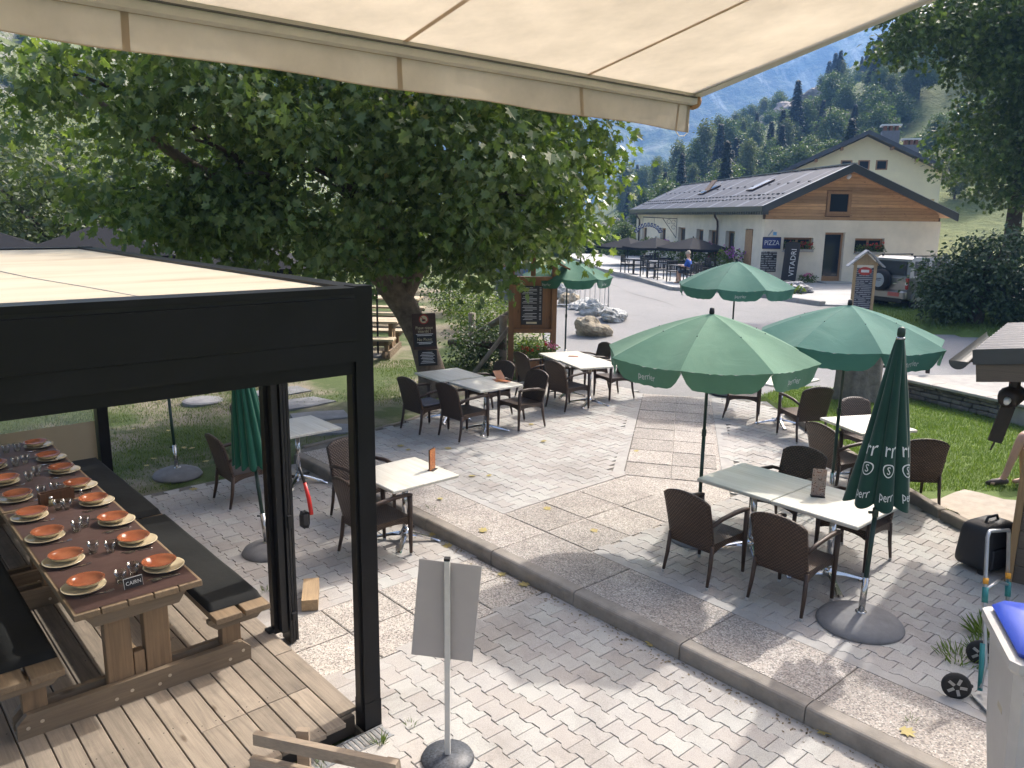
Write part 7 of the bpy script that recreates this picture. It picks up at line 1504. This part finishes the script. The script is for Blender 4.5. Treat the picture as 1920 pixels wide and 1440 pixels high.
# ---- grey wheeled bin with a blue lid
m_bin = mat('bin_grey', (0.44, 0.43, 0.415), 0.55, 0.08, 5); m_blid = mat('bin_lid_blue', (0.02, 0.055, 0.40), 0.35, 0.06, 6); bb_ = gnd(1845, 1183, 1.13)
bn = thing('wheelie_bin', 'grey wheeled bin with a bright blue lid at the lower right edge', 'bin', (bb_.x + 0.36, bb_.y - 0.12, 0.132), R(-18))
def binr(w_, d, z, c=0.04): return [(-w_ + c, -d, z), (w_ - c, -d, z), (w_, -d + c, z), (w_, d - c, z), (w_ - c, d, z), (-w_ + c, d, z), (-w_, d - c, z), (-w_, -d + c, z)]
smooth_by_angle(loft(MB(), [binr(0.21, 0.22, 0.03), binr(0.24, 0.25, 0.3), binr(0.285, 0.30, 0.93)]).build('body', m_bin, bn), 30); loft(MB(), [binr(0.31, 0.335, 0.93), binr(0.325, 0.345, 0.95), binr(0.325, 0.345, 1.0), binr(0.30, 0.32, 1.01)]).build('rim', m_bin, bn)
smooth_by_angle(loft(MB(), [binr(0.275, 0.31, 1.012), binr(0.285, 0.32, 1.04), binr(0.26, 0.29, 1.075), binr(0.15, 0.17, 1.09)]).build('lid', m_blid, bn), 50); MB().cbox((-0.255, -0.05, 0.62), (0.012, 0.10, 0.13), 0.004).build('label_plate', mat('plate_tan', (0.42, 0.38, 0.29), 0.6), bn)
for y in (-0.18, 0.18): MB().tube([(0.20, y - 0.025, 0.09), (0.20, y + 0.025, 0.09)], 0.09, 20).build('wheel', m_tyre, bn)
MB().cbox((0.0, 0.33, 0.985), (0.40, 0.05, 0.05), 0.01).build('hinge', m_bin, bn)
# ---- tar seam across the road
sp0, sp1 = gnd(1128, 533, 0.5), gnd(1265, 590, 0.36)
def seam(u, v):
    p = sp0.lerp(sp1, u) + Vector((0.12 * math.sin(u * 9), (v - 0.5) * 0.22, 0)); return (p.x, p.y, road_z(p.x, p.y) + 0.006)
MB().grid(seam, 40, 1).build('tar_seam', mat('tar', (0.075, 0.072, 0.07), 0.7, 0.3, 4), road)
# ---- tiny traffic cone beyond the shed roof, bicycles by the kerb
cn = thing('warning_marker', 'small yellow warning triangle beyond the shed roof', 'marker', (*at(1893, 640, 17.5)[:2], road_z(10, 17.5))); MB().add([(-0.14, 0, 0.0), (0.14, 0, 0.0), (0.14, 0.1, 0), (-0.14, 0.1, 0), (0, 0.05, 0.34)], [(0, 1, 4), (1, 2, 4), (2, 3, 4), (3, 0, 4), (0, 3, 2, 1)]).build('body', mat('marker_yellow', (0.62, 0.50, 0.02), 0.5), cn)
rk = thing('bicycle_rack', 'low steel bicycle rack at the forecourt corner behind the umbrella', 'bike rack', (*gnd(1437, 556, 0.6)[:2], road_z(9.5, 29)), R(8))
for k in range(6): MB().tube([(-0.9 + k * 0.34, 0, 0), (-0.82 + k * 0.34, 0.03, 0.5), (-0.70 + k * 0.34, 0.03, 0.52), (-0.66 + k * 0.34, 0, 0)], 0.018, 6).build('loop', m_stl, rk, True)
MB().tube([(-1.0, 0, 0.03), (1.15, 0, 0.03)], 0.02, 6).build('ground_rail', m_stl, rk)
plant_box('verge_plants', 'low green plants at the forecourt kerb beside the rack', 'plant', (*gnd(1465, 553, 0.6)[:2], road_z(9.8, 29)), R(10), 1.5, 0.5, 0.02, 300, None, 71, False, 0.35, 0.14)
me = rock_me(330, 0.8); o = link('tarpaulin_heap', me, mat('tarp_grey_print', (0.22, 0.22, 0.24), 0.6, 0.8, 9)); p = gnd(1494, 548, 0.66); o.location = (p.x, p.y, 0.80); o.scale = (0.5, 0.4, 0.28); tag(o, 'heap of grey patterned fabric on the forecourt edge', 'heap')
# ================================================================ people
m_skin = mat('skin', (0.50, 0.30, 0.21), 0.5, 0.06, 10)
def skin_mesh(name, pts, edges, radii, m, parent, root=0, sub=2):
    me = bpy.data.meshes.new(name); me.from_pydata([Vector(p) for p in pts], edges, []); me.update(); me.materials.append(m)
    o = bpy.data.objects.new(name, me); COL.objects.link(o); o.parent = parent
    md = o.modifiers.new('skin', 'SKIN'); md.use_smooth_shade = True
    for i, r_ in enumerate(radii):
        d = me.skin_vertices[0].data[i]; d.radius = (r_, r_) if not hasattr(r_, '__len__') else r_; d.use_root = (i == root)
    s = o.modifiers.new('sub', 'SUBSURF'); s.levels = sub; s.render_levels = sub; return o
def seated(name, label, loc, rz, shirt, trousers, hair, lean=0.05, leg=None, arm=1.0):
    """seated figure facing +x, origin on the ground under the pelvis"""
    t = thing(name, label, 'person', loc, rz)
    J = [(0, 0, 0.52), (0.02 * lean, 0, 0.72), (lean, 0, 0.95), (lean + 0.01, 0, 1.06), (lean + 0.03, 0, 1.14), (lean + 0.05, 0, 1.24), (lean + 0.04, 0, 1.31)]
    E_ = [(0, 1), (1, 2), (2, 3), (3, 4), (4, 5), (5, 6)]; Rr_ = [(0.15, 0.13), (0.135, 0.11), (0.15, 0.11), 0.055, 0.07, 0.088, 0.06]
    for sy in (-1, 1):
        b0 = len(J); J += [(lean, sy * 0.18, 0.96), (lean + 0.08, sy * 0.23, 0.72), (lean + 0.30 * arm, sy * 0.14, 0.74), (lean + 0.38 * arm, sy * 0.12, 0.73 + 0.02 * arm), (lean + 0.44 * arm, sy * 0.11, 0.745)]; E_ += [(2, b0), (b0, b0+1), (b0+1, b0+2), (b0+2, b0+3), (b0+3, b0+4)]; Rr_ += [0.055, 0.042, 0.032, 0.03, 0.02]
        b0 = len(J); lg = leg[0 if sy < 0 else 1] if leg else [(0.06, sy * 0.10, 0.50), (0.46, sy * 0.12, 0.50), (0.44, sy * 0.12, 0.10), (0.46, sy * 0.12, 0.05), (0.60, sy * 0.13, 0.035)]
        J += lg; E_ += [(0, b0), (b0, b0+1), (b0+1, b0+2), (b0+2, b0+3), (b0+3, b0+4)]; Rr_ += [0.085, 0.058, 0.038, 0.036, 0.028]
    skin_mesh('body', J, E_, Rr_, m_skin, t)
    SJ = [J[0], J[1], J[2], (J[3][0], 0, 1.02)]; SE = [(0, 1), (1, 2), (2, 3)]; SR = [(0.165, 0.145), (0.152, 0.128), (0.168, 0.128), 0.07]
    for k, b0 in ((0, 7), (1, 17)): n0 = len(SJ); SJ += [J[b0], J[b0 + 1]]; SE += [(2, n0), (n0, n0 + 1)]; SR += [0.07, 0.058]
    skin_mesh('shirt', SJ, SE, SR, shirt, t)
    TJ = [(0, 0, 0.54)]; TE = []; TR = [(0.165, 0.15)]
    for b0 in (12, 22): n0 = len(TJ); k_ = J[b0 + 1]; TJ += [J[b0], k_]; TE += [(0, n0), (n0, n0 + 1)]; TR += [0.10, 0.072]
    skin_mesh('shorts', TJ, TE, TR, trousers, t)
    MB().lathe([(0.001, 0.115), (0.05, 0.105), (0.085, 0.06), (0.095, 0.01), (0.085, -0.03), (0.08, -0.035)][::-1], 18, (lean + 0.03, 0, 1.265)).build('hair', hair, t, True)
    for sy in (-1, 1):
        MB().lathe([(0.001, 0.010), (0.008, 0.006), (0.010, 0.0), (0.001, -0.008)][::-1], 8, (lean + 0.128, sy * 0.032, 1.245)).build('eye', m_anth2, t); MB().cbox((lean + 0.045, sy * 0.09, 1.235), (0.03, 0.015, 0.055), 0.004).build('ear', m_skin, t)
    MB().add([(lean + 0.125, -0.014, 1.20), (lean + 0.125, 0.014, 1.20), (lean + 0.155, 0, 1.205), (lean + 0.13, 0, 1.25)], [(0, 1, 2), (1, 3, 2), (3, 0, 2)]).build('nose', m_skin, t); MB().cbox((lean + 0.118, 0, 1.175), (0.012, 0.045, 0.010), 0.002).build('mouth', mat('lips', (0.35, 0.14, 0.11), 0.5) if 'lips' not in bpy.data.materials else bpy.data.materials['lips'], t)
    return t
m_bshirt = mat('shirt_blue', (0.02, 0.09, 0.42), 0.8, 0.1, 8); m_dpant = mat('trousers_dark', (0.03, 0.035, 0.05), 0.8); m_hairg = mat('hair_grey', (0.45, 0.38, 0.30), 0.7, 0.2, 30)
pp_ = gnd(1291, 532, 0.70); seated('person', 'person in a blue shirt sitting at a table on the pizzeria terrace', (pp_.x, pp_.y, 0.70), R(150), m_bshirt, m_dpant, m_hairg)
dup(dc0, (pp_.x + 0.05, pp_.y - 0.02, 0.70), R(150), 'black slatted chair under the person in blue', 'black chairs of the pizzeria')
# person at the right, only a lower leg and shoe reach past the shed
ft = gnd(1868, 908, 0.20); kn = at(1918, 815, ft.y + 0.05); sh_o = Vector((kn.x + 0.42, ft.y + 0.15, 0.19))
def RL(v): d = Vector(v) - sh_o; return (-d.x, -d.y, d.z)
legA = [(0.06, -0.10, 0.50), RL((kn.x, kn.y, kn.z)), RL((ft.x + 0.09, ft.y, 0.30)), RL((ft.x + 0.05, ft.y, 0.25)), RL((ft.x - 0.10, ft.y - 0.02, 0.21))]
legB = [(0.06, 0.10, 0.50), (0.40, 0.12, 0.50), (0.35, 0.12, 0.10), (0.36, 0.12, 0.06), (0.48, 0.12, 0.035)]
pr = seated('person', 'person sitting behind the shed, only a bare lower leg and shoe in view', tuple(sh_o), R(180), mat('shirt_grey', (0.2, 0.2, 0.22), 0.8), mat('shorts_beige', (0.35, 0.3, 0.22), 0.8), m_hairg, -0.06, (legA, legB), 0.5)
fx = Vector(RL((ft.x, ft.y, 0.20))); shoe = MB(); shoe.tube([(fx.x - 0.13, fx.y, 0.055), (fx.x - 0.05, fx.y, 0.05), (fx.x + 0.05, fx.y, 0.035), (fx.x + 0.13, fx.y, 0.022)], [0.035, 0.046, 0.042, 0.022], 10); shoe.build('shoe', mat('shoe_dark', (0.05, 0.035, 0.028), 0.6), pr, True)
sb = thing('stool', 'plain stool behind the shed under the seated person', 'stool', (sh_o.x, sh_o.y, 0.17)); MB().lathe([(0.19, 0.39), (0.19, 0.42), (0.001, 0.42)], 20).build('seat', m_shw, sb)
for k in range(4): a = math.pi / 4 + k * math.pi / 2; MB().tube([(0.13 * math.cos(a), 0.13 * math.sin(a), 0.39), (0.17 * math.cos(a), 0.17 * math.sin(a), 0.0)], 0.018, 6).build('leg', m_shw, sb)
# ================================================================ far mountain, hillside wood, haze
m_far_n = nodes('far_mountain'); mfm, t, bs, _ = m_far_n
v = coords(t, rnd=False, world=True); n1 = noise(t, v, 0.011, 9, 0.62); n2 = noise(t, v, 0.08, 7, 0.7)
c = ramp(t, n1, [(0.40, (0.008, 0.018, 0.010)), (0.50, (0.030, 0.055, 0.022)), (0.56, (0.20, 0.25, 0.10)), (0.66, (0.55, 0.53, 0.48))])
c = mixc(t, 0.5, c, ramp(t, n2, [(0.44, (0.004, 0.010, 0.006)), (0.58, (0.22, 0.25, 0.12))]))
vst = coords(t, (0.035, 0.006, 0.009), rnd=False, world=True); n5 = noise(t, vst, 1.0, 7, 0.65, 0.8)
c = mixc(t, ramp(t, n5, [(0.52, (0, 0, 0)), (0.64, (0.85, 0.85, 0.85))]), c, (0.38, 0.40, 0.34))
c = mixc(t, ramp(t, n5, [(0.32, (0.9, 0.9, 0.9)), (0.45, (0, 0, 0))]), c, (0.006, 0.014, 0.009))
t.links.new(c, bs.inputs['Base Color']); bs.inputs['Roughness'].default_value = 1.0; bump(t, bs, n2, 1.0, 8)
fm = MB(); nu, nv = 130, 80
def far_pt(u, vv):
    x = -1300 + 3100 * u; y = 700 + 560 * vv
    h = 15 + (y - 700) * 0.50 + 55 * abs(mfn(x + y * 0.35, y * 0.25, 0.0065)) * (0.3 + vv) * 1.3 + 28 * mfn(x, y, 0.0035, 7) + 18 * abs(mfn(x + 0.4 * y, y * 0.4, 0.022, 2)) + 7 * mfn(x, y, 0.06, 4)
    return (x, y, -20 + h * sstep(0, 0.1, vv))
fm.grid(far_pt, nu, nv); tag(fm.build('mountain', mfm, smooth=True), kind='structure')
# plain between
tag(MB().add([(-1300, 300, -6), (1800, 300, -6), (1800, 900, -6), (-1300, 900, -6)], [(0, 1, 2, 3)]).build('valley_floor', bpy.data.materials['alpine_slope']), kind='structure')
# ---- tree kinds shared by the hillside
def con_me(seed, h=12.0, r_=2.4):
    g = np.random.default_rng(seed); n = 2600; s = g.random(n) ** 0.75; lev = np.floor(s * 26) / 26 + g.normal(size=n) * 0.006
    rad = r_ * (1 - lev) * (0.35 + 0.65 * g.random(n)) * (0.85 + 0.25 * np.sin(lev * 90)); a = g.uniform(0, 2 * math.pi, n)
    P_ = np.column_stack([rad * np.cos(a), rad * np.sin(a), h * (0.06 + 0.94 * lev) - rad * 0.32]); T_ = np.column_stack([np.cos(a), np.sin(a), -0.45 + 0 * a]); S_ = (0.55 + 0.5 * (1 - lev)) * g.uniform(0.6, 1.2, n)
    return leaf_mesh('crown', P_, T_, np.column_stack([0 * a, 0 * a, 1 + 0 * a]) + 0.3 * rand_dirs(n, g), S_, [[(0, 0), (.22, .4), (0, 1)]])
def dec_me(seed, blobs, n=260, per=14, sp=0.5, size=0.55):
    g = np.random.default_rng(seed); cen, _ = blob_points(blobs, n, g, 0.42); P_, T_, N_, S_ = leaf_cloud(cen, per, sp, size, g, 0.3, 0.4); return leaf_mesh('crown', P_, T_, N_, S_, LEAF)
m_con = leafmat('spruce_needles', [(0.0, (0.006, 0.014, 0.009)), (0.5, (0.014, 0.028, 0.016)), (0.95, (0.030, 0.050, 0.026))], 0.6, 0.1, nscale=0.3)
m_bir = leafmat('birch_leaves', [(0.0, (0.050, 0.070, 0.028)), (0.5, (0.105, 0.135, 0.055)), (0.95, (0.17, 0.20, 0.085))], 0.55, 0.25, nscale=0.3)
m_dec = leafmat('ash_leaves', [(0.0, (0.035, 0.060, 0.018)), (0.5, (0.075, 0.120, 0.032)), (0.95, (0.13, 0.18, 0.055))], 0.55, 0.25, nscale=0.25)
kinds = {}
kinds['spruce'] = (con_me(1), m_con, 12.0); kinds['spruce2'] = (con_me(2, 12.0, 1.9), m_con, 12.0)
kinds['birch'] = (dec_me(3, [(0, 0, 6.5, 1.7, 1.7, 4.2), (0.3, 0, 9.5, 0.9, 0.9, 2.0), (0, 0, 3.6, 1.9, 1.9, 2.2)], 300, 13, 0.42, 0.5), m_bir, 12.0)
kinds['ash'] = (dec_me(4, [(0, 0, 6, 3.2, 3.0, 3.0), (1.8, 0.3, 4.4, 2.2, 2.2, 2.2), (-1.8, 0, 4.8, 2.4, 2.2, 2.4), (0.3, 0, 8.6, 1.9, 1.9, 1.8)], 360, 13, 0.5, 0.55), m_dec, 11.0)
kinds['bush'] = (dec_me(5, [(0, 0, 1.5, 2.2, 2.0, 1.6), (1.5, 0, 1.2, 1.6, 1.5, 1.2), (-1.3, 0.2, 1.1, 1.5, 1.5, 1.1)], 170, 13, 0.35, 0.45), m_dec, 3.2)
ttr = MB().tube([(0, 0, -0.6), (0, 0, 4.0), (0.1, 0, 8.5)], [0.28, 0.2, 0.05], 6).mesh('trunk'); ttr.materials.append(m_bark_d)
tsh = MB().tube([(0, 0, -0.5), (0, 0, 1.4)], [0.12, 0.04], 6).mesh('trunk'); tsh.materials.append(m_bark_d)
LABEL = {'spruce': ('spruce_tree', 'dark spruce on the slope behind the pizzeria'), 'spruce2': ('spruce_tree', 'slim dark spruce on the slope behind the pizzeria'), 'birch': ('birch_tree', 'tall pale green birch on the slope behind the pizzeria'), 'ash': ('ash_tree', 'round crowned broadleaf tree on the wooded slope behind the houses'), 'bush': ('hillside_bush', 'low green bush on the slope behind the houses')}
def hill_tree(kind, x, y, hgt, rz):
    me, lm, h0 = kinds[kind]; nm, lb = LABEL[kind]; s = hgt / h0
    z = terrain_z(x, y); t = thing(nm, lb, 'bush' if kind == 'bush' else 'tree', (x, y, z - 0.2), rz, nm.replace('_', ' ') + ' growth of the hillside'); t.scale = (s * random.uniform(0.9, 1.1), s * random.uniform(0.9, 1.1), s)
    link('trunk', tsh if kind == 'bush' else ttr, None, t); c = link('crown', me, lm, t); c['kind'] = 'stuff'; return t
hr = random.Random(17)
# trees picked out in the photograph: (pixel x of the tip, pixel y of the tip, kind, distance)
PICK = sorted(((1353, 225, 'spruce', 118), (1325, 215, 'birch', 126), (1232, 290, 'birch', 150), (1176, 297, 'birch', 165), (1275, 255, 'birch', 140), (1382, 252, 'spruce2', 112), (1405, 250, 'birch', 105), (1420, 222, 'ash', 135), (1470, 200, 'spruce', 124), (1448, 222, 'spruce2', 118), (1545, 182, 'spruce', 122), (1515, 180, 'ash', 130), (1590, 150, 'ash', 128), (1640, 150, 'ash', 120), (1690, 165, 'ash', 115), (1520, 245, 'ash', 108), (1570, 215, 'ash', 112), (1568, 95, 'spruce', 205), (1556, 110, 'spruce2', 212), (1580, 105, 'spruce', 200), (1300, 300, 'birch', 118), (1345, 310, 'ash', 98), (1250, 318, 'ash', 120), (1460, 265, 'ash', 100), (1655, 185, 'ash', 108), (1605, 190, 'spruce', 118), (1715, 120, 'ash', 130), (1760, 110, 'ash', 130), (1490, 222, 'ash', 126), (1285, 285, 'spruce2', 128)))
for ki, (px, py, kind, Y) in enumerate(PICK):
    p = at(px, py, Y); zg = terrain_z(p.x, Y); h_ = max(3.0, min(20, p.z - zg)); o = hill_tree(kind, p.x, Y, h_, hr.uniform(0, 6)); o['label'] = LABEL[kind][1].split(' on ')[0] + ', %s from the left of the larger slope trees' % ORD[ki]; o['group'] = 'larger trees of the slope'
for k in range(210):
    Y = hr.uniform(78, 225); r_ = hr.uniform(0.13, 0.60); x = Y * r_
    if terrain_z(x, Y) < 0.6 or (18 < x < 33 and Y < 80): continue
    kd = hr.choice(['bush', 'bush', 'ash', 'birch', 'spruce2', 'ash', 'bush']); o = hill_tree(kd, x, Y, {'bush': hr.uniform(1.8, 3.6), 'ash': hr.uniform(5, 8), 'birch': hr.uniform(5, 8.5), 'spruce2': hr.uniform(6, 10)}[kd], hr.uniform(0, 6))
    o['label'] = LABEL[kd][1].split(' on ')[0] + (' low' if Y < 112 else ' midway up' if Y < 165 else ' high up') + ' on the slope ' + ('past the far end of the pizzeria' if r_ < 0.22 else 'above the pizzeria roof' if r_ < 0.36 else 'behind the yellow house' if r_ < 0.46 else 'behind the tall right tree'); o['group'] = LABEL[kd][0].replace('_', ' ') + 's ' + o['label'].split(' on the slope ')[1]
for k in range(46):
    Y = hr.uniform(40, 130); x = -Y * hr.uniform(0.30, 0.72)
    kd = hr.choice(['bush', 'bush', 'bush', 'ash']); o = hill_tree(kd, x, Y, hr.uniform(1.5, 3.4) if kd == 'bush' else hr.uniform(4, 6), hr.uniform(0, 6)); o['label'] = 'low green bush on the meadow slope at far left' if kd == 'bush' else 'broadleaf tree on the meadow slope at far left'; o['group'] = 'growth on the left meadow slope'
for k in range(16):
    Y = hr.uniform(58, 85); x = hr.uniform(2.5, 10.5); o = hill_tree(hr.choice(['bush', 'bush', 'ash']), x, Y, hr.uniform(1.6, 3.6), hr.uniform(0, 6)); o['label'] = 'green bush beyond the terrace left of the pizzeria'; o['group'] = 'bushes left of the pizzeria'
# rocks on the slope
m_rock = mat('slope_rock', (0.25, 0.225, 0.215), 0.9, 0.5, 1.2, 0.8, 5, dist=0.2)
for k, (px, py, Y, s) in enumerate(((1400, 290, 96, 3.4), (1450, 200, 190, 4.5), (1490, 180, 185, 5.5), (1540, 165, 180, 5), (1220, 345, 105, 2.6), (1165, 365, 95, 2.4), (1140, 355, 100, 2.6), (1185, 395, 80, 1.6))):
    p = at(px, py, Y); me = rock_me(200 + k); me.materials.append(m_rock); o = link('rock_outcrop', me); o.location = (p.x, Y, terrain_z(p.x, Y) + s * 0.15); o.scale = (s * 1.2, s * 0.9, s); o.rotation_euler = (0, hr.uniform(-.4, .4), hr.uniform(0, 6)); tag(o, 'grey rock outcrop on the slope behind the pizzeria, ' + ('beside the yellow house roof', 'high up, leftmost of the crag', 'high up, middle of the crag', 'high up, right of the crag', 'above the roof ridge', 'left of the roof, upper', 'far left beside the maple leaves', 'low, left of the eaves')[k], 'rock', 'rock outcrops on the slope')
# haze: one closed box of even air round camera and scene
hz = MB().box(-1360, 1860, -60, 1300, -30, 425).build('haze', None); tag(hz, 'thin blue mountain haze filling the valley', 'haze', kind='stuff')
hm = bpy.data.materials.new('haze_air'); hm.use_nodes = True; ht_ = hm.node_tree; ht_.nodes.clear(); ho = ht_.nodes.new('ShaderNodeOutputMaterial'); pv = ht_.nodes.new('ShaderNodeVolumePrincipled')
pv.inputs['Color'].default_value = (0.20, 0.44, 0.95, 1); pv.inputs['Density'].default_value = 0.00068; pv.inputs['Anisotropy'].default_value = 0.2
ht_.links.new(pv.outputs[0], ho.inputs['Volume']); hz.data.materials.append(hm)
